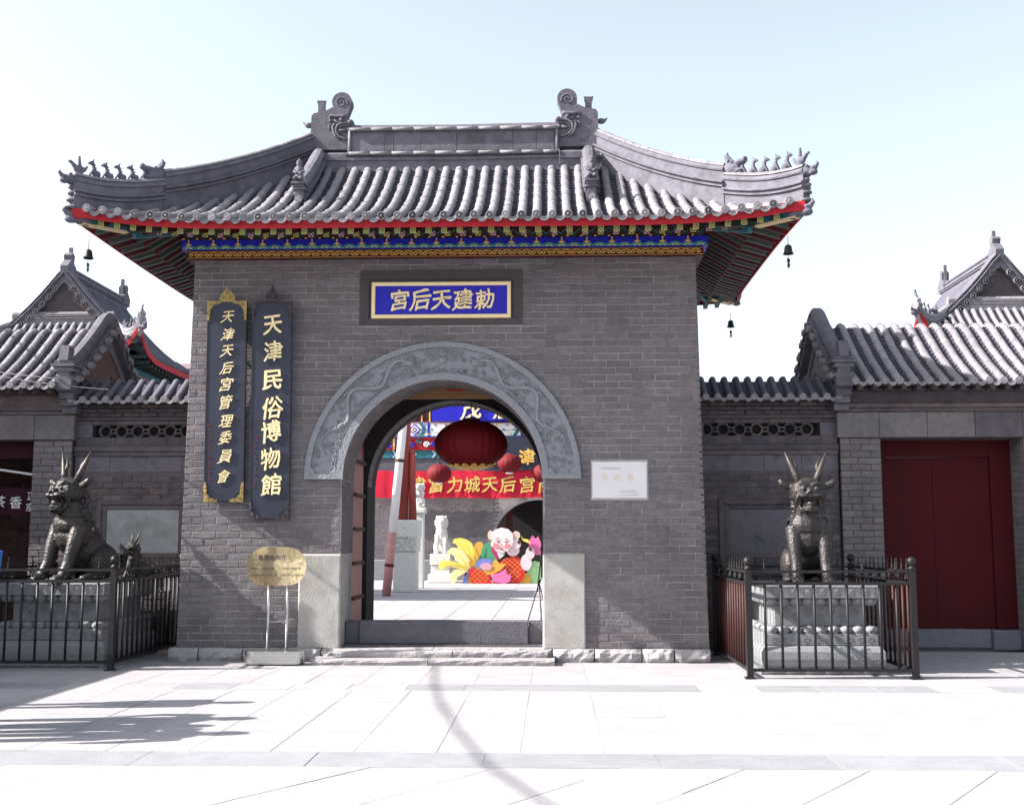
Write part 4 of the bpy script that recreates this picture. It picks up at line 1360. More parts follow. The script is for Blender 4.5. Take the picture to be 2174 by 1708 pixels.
def tall_sign(xc, zlo, zhi, label, text, cz, size, trim, cx_off, bold, shear, ink):
    t = thing('vertical_sign', (xc, -0.06, zlo), label, 'sign board', 'tall inscribed boards left of the arch')
    hwid = 0.277
    lean = 0.10
    Rx = math.atan2(lean, zhi - zlo)
    t.rotation_euler = (Rx, 0, R_(0.0))
    L_ = zhi - zlo
    mb = MB(); mb.chbox(-hwid, hwid, -0.02, 0.03, 0, L_, 0.008); mb.build('board', M_SIGN, t, loc=(0, 0, 0))
    # raised border of the long octagon
    oc = [(-hwid + 0.01, 0.2), (-0.1, 0.02), (0.1, 0.02), (hwid - 0.01, 0.2), (hwid - 0.01, L_ - 0.27), (0.17, L_ - 0.09), (0.0, L_ - 0.02), (-0.17, L_ - 0.09), (-hwid + 0.01, L_ - 0.27)]
    mb = MB(); mb.tube([(p[0], -0.022, p[1]) for p in oc + oc[:1]], 0.006, 4, cap=False); mb.build('border_line', M_SIGN, t, loc=(0, 0, 0))
    def corner(x, z, fx, fz):
        mb = MB()
        mb.prism([(0, 0), (0.19 * fx, 0), (0.19 * fx, 0.03 * fz), (0.10 * fx, 0.05 * fz), (0.05 * fx, 0.11 * fz), (0.03 * fx, 0.27 * fz), (0, 0.27 * fz)] if fx * fz > 0 else
                 [(0, 0), (0, 0.27 * fz), (0.03 * fx, 0.27 * fz), (0.05 * fx, 0.11 * fz), (0.10 * fx, 0.05 * fz), (0.19 * fx, 0.03 * fz), (0.19 * fx, 0)], -0.03, -0.018)
        for (a, b_, r) in ((0.06, 0.055, 0.03), (0.13, 0.03, 0.02), (0.03, 0.14, 0.02), (0.03, 0.2, 0.016)):
            spiral(mb, a * fx, b_ * fz, r, 1.4, 0.006, -0.032, fx, 12)
        mb.build('corner_mount', trim, t, loc=(x, 0, z))
    corner(-hwid, L_, 1, -1); corner(hwid, L_, -1, -1); corner(-hwid, 0, 1, 1); corner(hwid, 0, -1, 1)
    mb = MB()
    n = 14
    pts = [(0.1 * math.cos(PI * i / n) * (1 + 0.12 * math.sin(5 * PI * i / n)), 0.17 * math.sin(PI * i / n)) for i in range(n + 1)]
    mb.prism([(0.11, -0.01)] + pts + [(-0.11, -0.01)], -0.02, 0.0) if False else mb.prism(([(-0.11, -0.02)] + pts[::-1] + [(0.11, -0.02)])[::-1], -0.02, 0.0)
    mb.tube([(0, -0.012, 0.15), (0, -0.012, 0.23)], [0.025, 0.004], 6)
    for s_ in (-1, 1): spiral(mb, s_ * 0.045, 0.05, 0.035, 1.5, 0.007, -0.024, s_, 14)
    spiral(mb, 0, 0.11, 0.03, 1.2, 0.007, -0.024, 1, 12)
    mb.build('crown_mount', trim, t, loc=(0, 0, L_))
    for k, c_ in enumerate(text):
        z = cz[k] - zlo
        me = glyph(c_, bold, 0.02, shear)
        if not me.materials: me.materials.append(M_GOLDL)
        sz = size * random.uniform(0.93, 1.06)
        o = link('character', me, t, (cx_off + random.uniform(-0.01, 0.01), -0.03, z), (R_(90), random.uniform(-0.06, 0.06), 0), (sz * random.uniform(0.9, 1.0), sz, sz))
    # small red inscription down the left edge
    mb = MB()
    for k in range(11):
        z = ink - zlo - k * 0.075
        for q in range(4):
            a = random.uniform(-0.02, 0.02); b_ = random.uniform(-0.022, 0.022)
            mb.tube([(-0.2 + a, -0.023, z + b_), (-0.2 + a + random.uniform(-0.02, 0.02), -0.023, z + b_ + random.uniform(-0.02, 0.02))], 0.003, 4)
    mb.build('red_inscription', M_REDI, t, loc=(0, 0, 0))
    for sx_ in (-1, 1):
        mb = MB(); mb.box(sx_ * 0.2 - 0.012, sx_ * 0.2 + 0.012, 0.032, 0.10, L_ * 0.8, L_ * 0.8 + 0.05); mb.build('wall_hook', M_BLACK, t, loc=(0, 0, 0))
    return t
def zs_from(ys): return [5.55 - (y - 548) * 0.00648 for y in ys]
tall_sign(-3.065, 2.13, 4.90, 'narrower-lettered black board with gold corner mounts, nearest the left edge of the wall', '天津天后宮管理委員會',
          zs_from([682, 720, 755, 792, 827, 865, 905, 940, 980, 1022]), 0.19, M_DULLG, 0.015, 0.008, 0.25, 3.2)
tall_sign(-2.435, 1.89, 4.90, 'black board with seven large gold characters and dark corner mounts, nearer the arch', '天津民俗博物館',
          zs_from([700, 757, 818, 878, 928, 985, 1040]), 0.31, M_SIGNH, 0.02, 0.02, 0.0, 3.1)

mp = thing('marble_plaque', (2.34, -0.02, 2.42), 'small white marble plaque with faint gold characters right of the arch', 'plaque')
mb = MB(); mb.chbox(1.975, 2.715, -0.025, 0.01, 2.175, 2.672, 0.008); mb.build('marble_slab', M_MARBLE, mp)
mb = MB(); mb.box(1.955, 2.735, -0.006, 0.008, 2.15, 2.695); mb.build('mortar_rim', M_STONE, mp)
for k, c_ in enumerate('天后宫'): char(c_, mp, 2.14 + 0.175 * k, -0.025, 2.45, 0.10, mat('faded_gold_ink', (0.6, 0.5, 0.3), 0.6), 0.008, 0.01)
def text_lines(parent, x, y, z, size, txts, m, name='small_lettering', gap=None):
    mb = MB(); 
    for (tx, xx, zz) in txts:
        for k, c_ in enumerate(tx):
            me = glyph(c_, 0.0, 0.0, 0.0, 1)
            vs = [(xx + k * size * 1.0 + v.co.x * size, y, zz + v.co.y * size) for v in me.vertices]
            fs = [tuple(p.vertices) for p in me.polygons]
            mb.add(vs, fs)
    return mb.build(name, m, parent)
text_lines(mp, 0, -0.0275, 0, 0.032, [('天津市文物保护单位', 2.10, 2.58), ('天津市人民政府', 2.36, 2.265), ('一九八二年七月立', 2.36, 2.22)], mat('grey_ink', (0.4, 0.36, 0.36), 0.7))

# ================================================================ INFORMATION SIGN
inf = thing('information_sign', (-2.21, -0.5, 0), 'gold oval sign on two steel posts with oval drum base left of the arch', 'sign')
def stadium(w_, h, n=14):
    r = h / 2; c_ = w_ / 2 - r
    return [(c_ + r * math.cos(a), r * math.sin(a)) for a in [-PI / 2 + PI * i / n for i in range(n + 1)]] + [(-c_ + r * math.cos(a), r * math.sin(a)) for a in [PI / 2 + PI * i / n for i in range(n + 1)]]
mb = MB(); mb.prism([(a, b_) for a, b_ in stadium(0.80, 0.50)], -0.015, 0.0)
brass = mb.build('brass_plate', M_BRASS, inf, loc=(0, -0.0, 1.27))
bt = MB()
for k, c_ in enumerate('售票处向左'):
    char(c_, inf, -2.42 + 0.078 * k, -0.519, 1.385, 0.072, M_SIGNH, 0.014, 0.02)
text_lines(inf, 0, -0.5175, 0, 0.034, [('•老年人凭证优惠办理', -2.56, 1.24), ('•学生凭证优惠参观', -2.17, 1.24), ('•现役军人凭证优惠办理', -2.56, 1.155), ('•残疾人凭证优惠参观', -2.17, 1.155)], M_SIGNH)
for sx in (-0.1, 0.15):
    mb = MB(); mb.tube([(sx, 0.02, 0.2), (sx, 0.02, 1.2)], 0.019, 12); mb.build('post', M_STEEL, inf, smooth=True, loc=(0, 0, 0))
mb = MB(); mb.tube([(-0.1, 0.02, 0.55), (0.15, 0.02, 0.55)], 0.008, 8); mb.build('cross_bar', M_STEEL, inf, loc=(0, 0, 0))
mb = MB()
st = stadium(0.79, 0.34)
n = len(st); vs = [(a, b_, 0.02) for a, b_ in st] + [(a, b_, 0.165) for a, b_ in st] + [(a * 1.02, b_ * 1.03, 0.168) for a, b_ in st] + [(a * 1.02, b_ * 1.03, 0.182) for a, b_ in st]
fs = [tuple(range(n))[::-1], tuple(range(3 * n, 4 * n))]
for l in range(3):
    for k in range(n): fs.append((l * n + k, l * n + (k + 1) % n, (l + 1) * n + (k + 1) % n, (l + 1) * n + k))
mb.add(vs, fs); mb.build('drum_base', M_STEEL, inf, loc=(0.0, 0, 0))

# ================================================================ LANTERN AND BOARD IN THE ARCH
def lantern(loc, rx, rz, label, drop, ribs=28, big=True, group='red lanterns'):
    t = thing('red_lantern', loc, label, 'lantern', group)
    mb = MB(); vs = []; fs = []; m = 14; n = ribs * 2
    for i in range(m + 1):
        th = 0.22 + (PI - 0.44) * i / m
        for k in range(n):
            a = 2 * PI * k / n; rr = rx * math.sin(th) * (1.0 if k % 2 else 0.985)
            vs.append((rr * math.cos(a), rr * math.sin(a), rz * math.cos(th) * 1.02))
    for i in range(m):
        for k in range(n):
            k2 = (k + 1) % n; fs.append((i * n + k, (i + 1) * n + k, (i + 1) * n + k2, i * n + k2))
    fs.append(tuple(range(n))); fs.append(tuple((m * n + k) for k in range(n))[::-1])
    mb.add(vs, fs); mb.build('lantern_body', M_LANT, t, loc=(0, 0, 0))
    mb = MB(); mb.lathe([(rx * 0.24, rz * 0.98), (rx * 0.24, rz * 1.06), (rx * 0.1, rz * 1.1)], 16); mb.build('top_cap', M_SIGNH, t, loc=(0, 0, 0))
    mb = MB(); mb.tube([(0, 0, rz * 1.05), (0, 0, rz * 1.05 + drop)], 0.008 if big else 0.006, 6); mb.build('hanging_rod', M_BLACK, t, loc=(0, 0, 0))
    mb = MB()
    if big:
        for k in range(14):
            a = 2 * PI * k / 14
            for q in range(9):
                f = q / 8; th = PI - 0.22 - 0.40 * math.sin(PI * f)
                a2 = a + (f - 0.5) * 0.44
                p = (rx * math.sin(th) * math.cos(a2) * 1.015, rx * math.sin(th) * math.sin(a2) * 1.015, rz * math.cos(th) * 1.04)
                mb.ell(p, (0.03, 0.03, 0.012), n=6, m=4)
        mb.lathe([(rx * 0.5, -rz * 0.93), (rx * 0.25, -rz * 1.03)], 24)
    else:
        mb.lathe([(rx * 0.3, -rz * 0.95), (rx * 0.3, -rz * 1.1)], 14)
    mb.build('bottom_trim', M_GOLD if big else M_WHITE, t, loc=(0, 0, 0))
    return t
lantern((0.205, 1.6, 3.045), 0.555, 0.37, 'very large red ribbed lantern with gold bottom trim hanging in the archway', 0.62)
bd = thing('yellow_board', (-0.05, 1.0, 3.9), 'yellow board with red characters across the top of the archway', 'board')
mb = MB(); mb.chbox(-1.1, 1.0, 1.0, 1.03, 3.665, 4.04, 0.005); mb.build('board', M_YELB, bd)
for c_, x in (('十', -0.62), ('二', 0.0), ('叭', 0.5)): char(c_, bd, x, 0.995, 3.875, 0.28, M_REDI, 0.01, 0.01)

# ================================================================ COURTYARD
t = thing('leaning_pole', (-2.97, 15.0, 0.15), 'pale pole leaning slightly, pink at its foot, in front of the red flagpole', 'pole')
p0, p1 = Vector((-2.97, 15.0, 0.15)), Vector((-2.4, 15.0, 6.6))
lp = lambda f: p0 + (p1 - p0) * f
mb = MB(); mb.tube([lp(0), lp(0.26)], 0.118, 14); mb.build('pink_foot', mat('faded_red_paint', (0.42, 0.2, 0.2), 0.6, noise=0.2), t, smooth=True)
mb = MB(); mb.tube([lp(0.261), lp(1)], [0.118, 0.095], 14); mb.build('shaft', M_WHITE, t, smooth=True)
for f in (0.12, 0.55): mb = MB(); mb.tube([lp(f), lp(f + 0.012)], 0.13, 12); mb.build('iron_band', M_DRED, t)
t = thing('red_flagpole', (-2.8, 17.9, 0.15), 'red painted flagpole clamped between posts on a carved stone block', 'flagpole')
mb = MB(); mb.chbox(-3.14, -2.5, 17.5, 18.3, 0.15, 1.30, 0.02, 0.006); mb.build('stone_block', M_WSTONE, t)
mb = MB(); mb.chbox(-3.24, -2.42, 17.42, 18.38, 1.70, 2.2, 0.02); mb.chbox(-3.2, -2.46, 17.45, 18.35, 1.302, 1.69, 0.03)
cb = mb.build('carved_block', M_WSTONE, t)
mb = MB()
random.seed(2)
for k in range(60):
    spiral(mb, random.uniform(-3.12, -2.54), random.uniform(1.4, 2.1), random.uniform(0.03, 0.06), 1.3, 0.012, 17.425 if k % 2 else 17.43, random.choice((-1, 1)), 9)
mb.build('relief', M_WSTONE, cb)
for (xa, xb, xw) in ((-2.93, -2.78, 0.135), (-2.62, -2.68, 0.09)):
    mb = MB(); mb.tube([(xa, 17.8, 2.2), (xb + 0.02, 17.8, 4.2 if xw < 0.1 else 9.0)], [xw * 1.25, xw], 12); mb.build('post', M_POLE, t, smooth=True)
t = thing('stone_column', (-2.69, 20, 0.15), 'slender pale stone column topped with a carved figure behind the flagpole', 'column')
mb = MB(); mb.chbox(-2.83, -2.55, 20, 20.28, 0.15, 2.45, 0.02); mb.build('shaft', M_WSTONE, t)
mb = MB(); mb.chbox(-2.88, -2.50, 19.95, 20.33, 2.45, 2.62, 0.03); mb.build('capital', M_WSTONE, t)
mb = MB()
mb.ell((-2.69, 20.13, 2.8), (0.17, 0.15, 0.2)); mb.ell((-2.69, 20.1, 3.08), (0.15, 0.14, 0.16)); mb.ell((-2.72, 20.0, 3.27), (0.13, 0.16, 0.11)); mb.ell((-2.76, 19.88, 3.2), (0.08, 0.1, 0.05))
for k in range(8): mb.ell((-2.69 + 0.15 * math.cos(k), 20.02, 2.7 + 0.09 * k), (0.05, 0.05, 0.045), n=8, m=5)
link('carved_figure', fuse(mb, 'carved_figure', M_WSTONE, 0.025, 1), t, (2.69, -20, -0.15))

def sitting_lion(name, scale=1.0):
    mb = MB()
    mb.ell((0, 0.28, 0.32), (0.27, 0.3, 0.3)); mb.ell((0, 0.0, 0.65), (0.23, 0.23, 0.36)); mb.ell((0, -0.08, 0.8), (0.22, 0.2, 0.24))
    for s_ in (-1, 1):
        mb.tube([(s_ * 0.15, -0.1, 0.7), (s_ * 0.16, -0.22, 0.35), (s_ * 0.16, -0.24, 0.04)], [0.11, 0.08, 0.075], 10); mb.ell((s_ * 0.16, -0.3, 0.05), (0.09, 0.13, 0.055))
        mb.ell((s_ * 0.22, 0.28, 0.25), (0.12, 0.25, 0.23)); mb.ell((s_ * 0.24, 0.05, 0.05), (0.08, 0.17, 0.05))
        mb.ell((s_ * 0.17, -0.1, 1.3), (0.05, 0.04, 0.07)); mb.ell((s_ * 0.08, -0.3, 1.2), (0.05, 0.04, 0.035))
    mb.ell((0, -0.12, 1.15), (0.21, 0.2, 0.21)); mb.ell((0, -0.3, 1.1), (0.13, 0.12, 0.06)); mb.ell((0, -0.38, 1.14), (0.06, 0.05, 0.04)); mb.ell((0, -0.26, 0.99), (0.11, 0.12, 0.04))
    for k in range(26):
        a = 2 * PI * k / 13; r = 0.2 + 0.03 * (k // 13)
        mb.ell((r * math.cos(a), 0.0 - 0.08 * (k // 13), 1.1 + r * math.sin(a)), (0.05, 0.07, 0.05), n=8, m=5)
    mb.tube([(0, 0.5, 0.3), (0, 0.62, 0.6), (0, 0.5, 0.8)], [0.07, 0.07, 0.03], 8)
    return fuse(mb, name, M_WSTONE, 0.02, 1)
t = thing('stone_lion', (-2.5, 25.0, 0.15), 'white stone lion sitting upright on a block beside the painted cutout board', 'lion statue')
lm = sitting_lion('lion')
link('lion', lm, t, (0, 0.35, 0.98), (0, 0, 0), (0.92, 0.92, 1.0))
mb = MB(); mb.chbox(-0.36, 0.36, -0.1, 0.95, 0.62, 0.99, 0.02); mb.chbox(-0.33, 0.33, -0.05, 0.9, 0.3, 0.615, 0.02); mb.chbox(-0.42, 0.42, -0.18, 1.0, 0.0, 0.295, 0.03)
mb.build('pedestal', M_WSTONE, t, loc=(0, 0, 0))

# painted cutout board: a chubby child with a big red fish
bt_ = thing('painted_cutout_board', (-0.7, 24.3, 0.15), 'colourful cutout board of a bald child hugging a red fish with yellow tail fins', 'cutout board')
BX, BZ, BS = -2.50, 0.15, 0.001745     # metres per unit; x to the right, z up from the ground
def bp(px, py): return (BX + (px - 90) * BS, BZ + (1275 - py) * BS)
def piece(name, pts, m, layer, th=0.02):
    mb = MB(); q = [bp(*p) for p in pts]
    area = sum(q[i][0] * q[(i + 1) % len(q)][1] - q[(i + 1) % len(q)][0] * q[i][1] for i in range(len(q)))
    if area < 0: q = q[::-1]
    y = 24.3 - 0.02 * layer
    mb.prism(q, y, y + th)
    return mb.build(name, m, bt_)
def mp_(name, c_): return mat(name, c_, 0.5, noise=0.06)
Y1 = mp_('yellow_print', (0.75, 0.6, 0.12)); Y2 = mp_('pale_yellow_print', (0.8, 0.72, 0.32)); OC = mp_('ochre_print', (0.6, 0.33, 0.06))
RD = mp_('red_print', (0.55, 0.02, 0.02)); PKS = mp_('face_print', (0.75, 0.6, 0.6)); GR = mp_('green_print', (0.07, 0.27, 0.13)); LG = mp_('light_green_print', (0.35, 0.6, 0.3))
PK = mp_('pink_print', (0.65, 0.15, 0.35)); BLP = mp_('blue_print', (0.15, 0.2, 0.5)); MG = mp_('magenta_print', (0.35, 0.03, 0.12)); BKP = mp_('dark_line_print', (0.08, 0.04, 0.03)); CH_ = mp_('blush_print', (0.75, 0.22, 0.25))
piece('rear_fin', [(560, 1275), (640, 1090), (740, 1060), (760, 1275)], OC, 0)
piece('blue_hem', [(565, 1275), (600, 1150), (690, 1050), (660, 1275)], BLP, 1)
piece('tail_fin', [(700, 960), (560, 800), (520, 640), (430, 500), (360, 480), (400, 400), (520, 380), (640, 410), (740, 480), (800, 600), (820, 800), (800, 960)], Y1, 1)
piece('tail_fin', [(760, 950), (800, 700), (800, 520), (860, 460), (940, 460), (975, 530), (950, 700), (880, 850)], OC, 2)
piece('tail_fin', [(710, 960), (560, 900), (420, 820), (400, 740), (330, 680), (280, 760), (245, 740), (270, 640), (350, 570), (470, 580), (620, 680), (700, 800)], Y2, 3)
piece('tail_fin', [(710, 970), (520, 980), (330, 950), (230, 950), (190, 1000), (110, 1000), (90, 900), (160, 820), (320, 830), (520, 880)], Y1, 4)
piece('tail_fin', [(700, 975), (620, 1060), (470, 1150), (410, 1275), (350, 1265), (320, 1090), (400, 1010), (560, 970)], Y2, 3)
piece('green_leaves', [(1800, 1275), (1840, 1000), (1880, 880), (1980, 830), (2110, 860), (2110, 1275)], LG, 0)
piece('lotus_bud', [(1880, 700), (1870, 440), (1950, 330), (2000, 400), (2060, 350), (2110, 480), (2110, 720)], PK, 0)
piece('green_robe', [(820, 900), (930, 700), (960, 560), (1040, 480), (1120, 460), (1150, 620), (1260, 800), (1180, 900), (1000, 960)], GR, 3)
piece('magenta_lapel', [(1130, 540), (1260, 660), (1300, 800), (1220, 780), (1150, 660)], MG, 4)
piece('fish_body', [(690, 1000), (780, 960), (900, 1000), (1060, 1060), (1150, 1240), (1160, 1275), (760, 1275), (700, 1100)], RD, 5)
piece('fish_body', [(1300, 870), (1400, 780), (1560, 740), (1680, 760), (1730, 900), (1800, 1020), (1770, 1160), (1660, 1275), (1180, 1275), (1140, 1060)], RD, 4)
piece('fish_back_fin', [(1660, 1275), (1790, 1080), (1850, 1060), (1910, 1170), (1900, 1275)], OC, 2)
piece('blue_cuff', [(820, 930), (850, 840), (950, 780), (1080, 780), (1170, 830), (1150, 900), (1000, 890), (880, 940)], BLP, 6)
piece('pink_hand', [(900, 950), (960, 880), (1080, 870), (1150, 930), (1120, 1000), (1060, 1010), (980, 1000)], mp_('hand_print', (0.72, 0.3, 0.38)), 7)
piece('ochre_scarf', [(1140, 880), (1220, 790), (1300, 880), (1440, 890), (1320, 1010), (1150, 1100), (1060, 1100), (980, 1030)], OC, 6)
piece('pink_petals', [(1110, 1110), (1300, 1060), (1420, 980), (1440, 1080), (1530, 1120), (1500, 1230), (1400, 1275), (1200, 1240)], PK, 7)
el = lambda cx_, cy_, rx, ry, n=22, a0=0: [(cx_ + rx * math.cos(2 * PI * i / n + a0), cy_ + ry * math.sin(2 * PI * i / n + a0)) for i in range(n)]
piece('neck', [(1250, 620), (1400, 620), (1390, 720), (1300, 790), (1260, 700)], PKS, 5)
piece('head', [(1150, 420), (1130, 300), (1200, 220), (1340, 180), (1470, 210), (1560, 300), (1570, 440), (1540, 560), (1460, 640), (1350, 670), (1230, 640), (1160, 560)], PKS, 7)
piece('ear', el(1155, 500, 30, 60), PKS, 8)
piece('hair_tuft', el(1120, 330, 60, 95), mp_('hair_print', (0.6, 0.45, 0.38)), 6); piece('hair_tuft', el(1625, 330, 80, 80), mp_('hair_print', (0.6, 0.45, 0.38)), 6)
piece('fish_cheek', el(1560, 620, 130, 120), mp_('pearl_print', (0.68, 0.52, 0.56)), 5); piece('fish_cheek', el(1630, 500, 90, 95), mp_('pearl_print', (0.68, 0.52, 0.56)), 6)
piece('fish_cheek', el(1820, 860, 110, 160), mp_('pearl_print', (0.68, 0.52, 0.56)), 5); piece('fish_cheek', el(1900, 680, 90, 120), mp_('pearl_print', (0.68, 0.52, 0.56)), 6)
piece('fish_eye', el(1680, 465, 35, 38), BKP, 7); piece('fish_eye', el(1905, 600, 35, 38), BKP, 7)
piece('barbel', [(1740, 420), (1720, 330), (1770, 400), (1860, 410), (1900, 500), (1860, 480), (1780, 450)], Y1, 5)
for (cx_, cy_) in ((1230, 535), (1450, 540)): piece('cheek', el(cx_, cy_, 55, 48), CH_, 8, 0.012)
for (cx_, cy_) in ((1275, 460), (1425, 465)): piece('eye', el(cx_, cy_, 26, 11), BKP, 8, 0.012)
for (a, b_) in (((1190, 430), (1310, 405)), ((1385, 420), (1480, 420))): piece('eyebrow', [a, ((a[0] + b_[0]) / 2, min(a[1], b_[1]) - 22), b_, ((a[0] + b_[0]) / 2, min(a[1], b_[1]) - 10)], BKP, 8, 0.012)
piece('mouth', el(1340, 600, 30, 16), RD, 8, 0.012); piece('nose', el(1345, 540, 20, 9), CH_, 8, 0.012)
lat = MB()                                        # scale lattice on the fish
for (cx_, cy_, rr, lay) in ((1500, 1000, 260, 4), (920, 1130, 190, 5)):
    for k in range(-6, 7):
        for sgn in (1, -1):
            q = []
            for s_ in range(-10, 11):
                px_ = cx_ + (k * 105 + s_ * 30 * 1.0); py_ = cy_ + sgn * s_ * 26
                if ((px_ - cx_) ** 2 + (py_ - cy_) ** 2) ** 0.5 < rr and py_ < 1270: q.append((bp(px_, py_)[0], 24.3 - 0.02 * lay - 0.003, bp(px_, py_)[1]))
            if len(q) > 1: lat.tube(q, 0.0045, 4)
lat.build('scale_lines', Y1, bt_)
vein = MB()
for (a, b_) in (((720, 950), (480, 470)), ((740, 940), (620, 440)), ((760, 930), (760, 520)), ((790, 930), (900, 500)), ((690, 960), (330, 620)), ((680, 965), (150, 880)), ((690, 980), (380, 1230)), ((680, 960), (430, 780))):
    p, q = bp(*a), bp(*b_); m_ = ((p[0] + q[0]) / 2 + 0.05, 0, (p[1] + q[1]) / 2 + 0.06)
    vein.tube([(p[0], 24.2, p[1]), (m_[0], 24.2, m_[2]), (q[0], 24.2, q[1])], [0.014, 0.01, 0.005], 4)
vein.build('fin_veins', OC, bt_)
mb = MB()
for xx in (-1.6, 0.0): mb.box(xx, xx + 0.06, 24.33, 24.39, 0.15, 1.3); mb.box(xx, xx + 0.06, 24.39, 24.95, 0.15, 0.2)
mb.build('rear_props', M_BLACK, bt_)

t = thing('tripod_stand', (1.17, 4.0, 0.15), 'thin black tripod stand just inside the arch on the right', 'stand')
mb = MB(); mb.tube([(0, 0, 0.6), (0.08, 0, 1.35)], 0.012, 6); mb.build('centre_post', M_BLACK, t, loc=(0, 0, 0))
for a in (200, 320, 80):
    mb = MB(); mb.tube([(0.03, 0, 0.75), (0.03 + 0.24 * math.cos(R_(a)), 0.24 * math.sin(R_(a)), 0.0)], 0.009, 6); mb.build('leg', M_BLACK, t, loc=(0, 0, 0))
mb = MB(); mb.ell((0.08, 0, 1.32), (0.03, 0.03, 0.05)); mb.ell((0.03, 0, 0.78), (0.03, 0.03, 0.04)); mb.build('clamp', M_BLACK, t, loc=(0, 0, 0))

# far hall of the courtyard ------------------------------------------------
HY = 28.0
hall = thing('main_hall', (0, HY, 0.15), 'grey brick hall behind the courtyard with brightly painted beams and a dark arched doorway', 'hall')
mb = arch_wall(lambda z: -6.5, lambda z: 4.6, HY, HY + 0.5, 0.15, 4.2, 1.75, M_BRICK, zs=1.4, cx=0.9)
mb.build('front_wall', M_MORTAR, hall)
mb = MB(); z = 0.17; r = 0
random.seed(9)
while z < 4.15:
    x = -5.6 - (r % 2) * 0.16
    while x < -0.8:
        lim = -0.87 if z < 1.4 else 0.9 - math.sqrt(max(0, 1.75 ** 2 - (z - 1.4) ** 2)) - 0.02
        xa, xb = x, min(x + 0.32, lim)
        if xb - xa > 0.04: mb.box(xa + 0.004, xb - 0.004, HY - 0.012 + random.uniform(-0.003, 0.003), HY + 0.01, z + 0.004, z + 0.082)
        x += 0.32
    z += 0.086; r += 1
mb.build('brickwork', M_BRICK, hall, kind='stuff')
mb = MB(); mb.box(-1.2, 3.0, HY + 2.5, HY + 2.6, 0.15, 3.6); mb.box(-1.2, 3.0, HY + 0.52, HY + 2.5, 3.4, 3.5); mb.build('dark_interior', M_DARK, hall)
mb = MB(); mb.box(-0.72, -0.52, HY + 0.55, HY + 0.65, 0.15, 3.1); mb.build('door_post', mat('faded_post_paint', (0.12, 0.06, 0.075), 0.6), hall)
mb = MB(); mb.box(-0.35, -0.1, HY + 0.7, HY + 0.78, 0.15, 2.9); mb.build('door_leaf', M_DRED, hall)
mb = MB(); mb.chbox(-6.2, -1.0, HY - 0.3, HY - 0.02, 0.15, 0.9, 0.03); mb.build('stone_dado', M_GSTONE, hall)
mb = MB(); mb.box(-6.5, 4.6, HY - 0.12, HY + 0.3, 4.205, 4.72); mb.build('grey_architrave', M_STONED, hall)
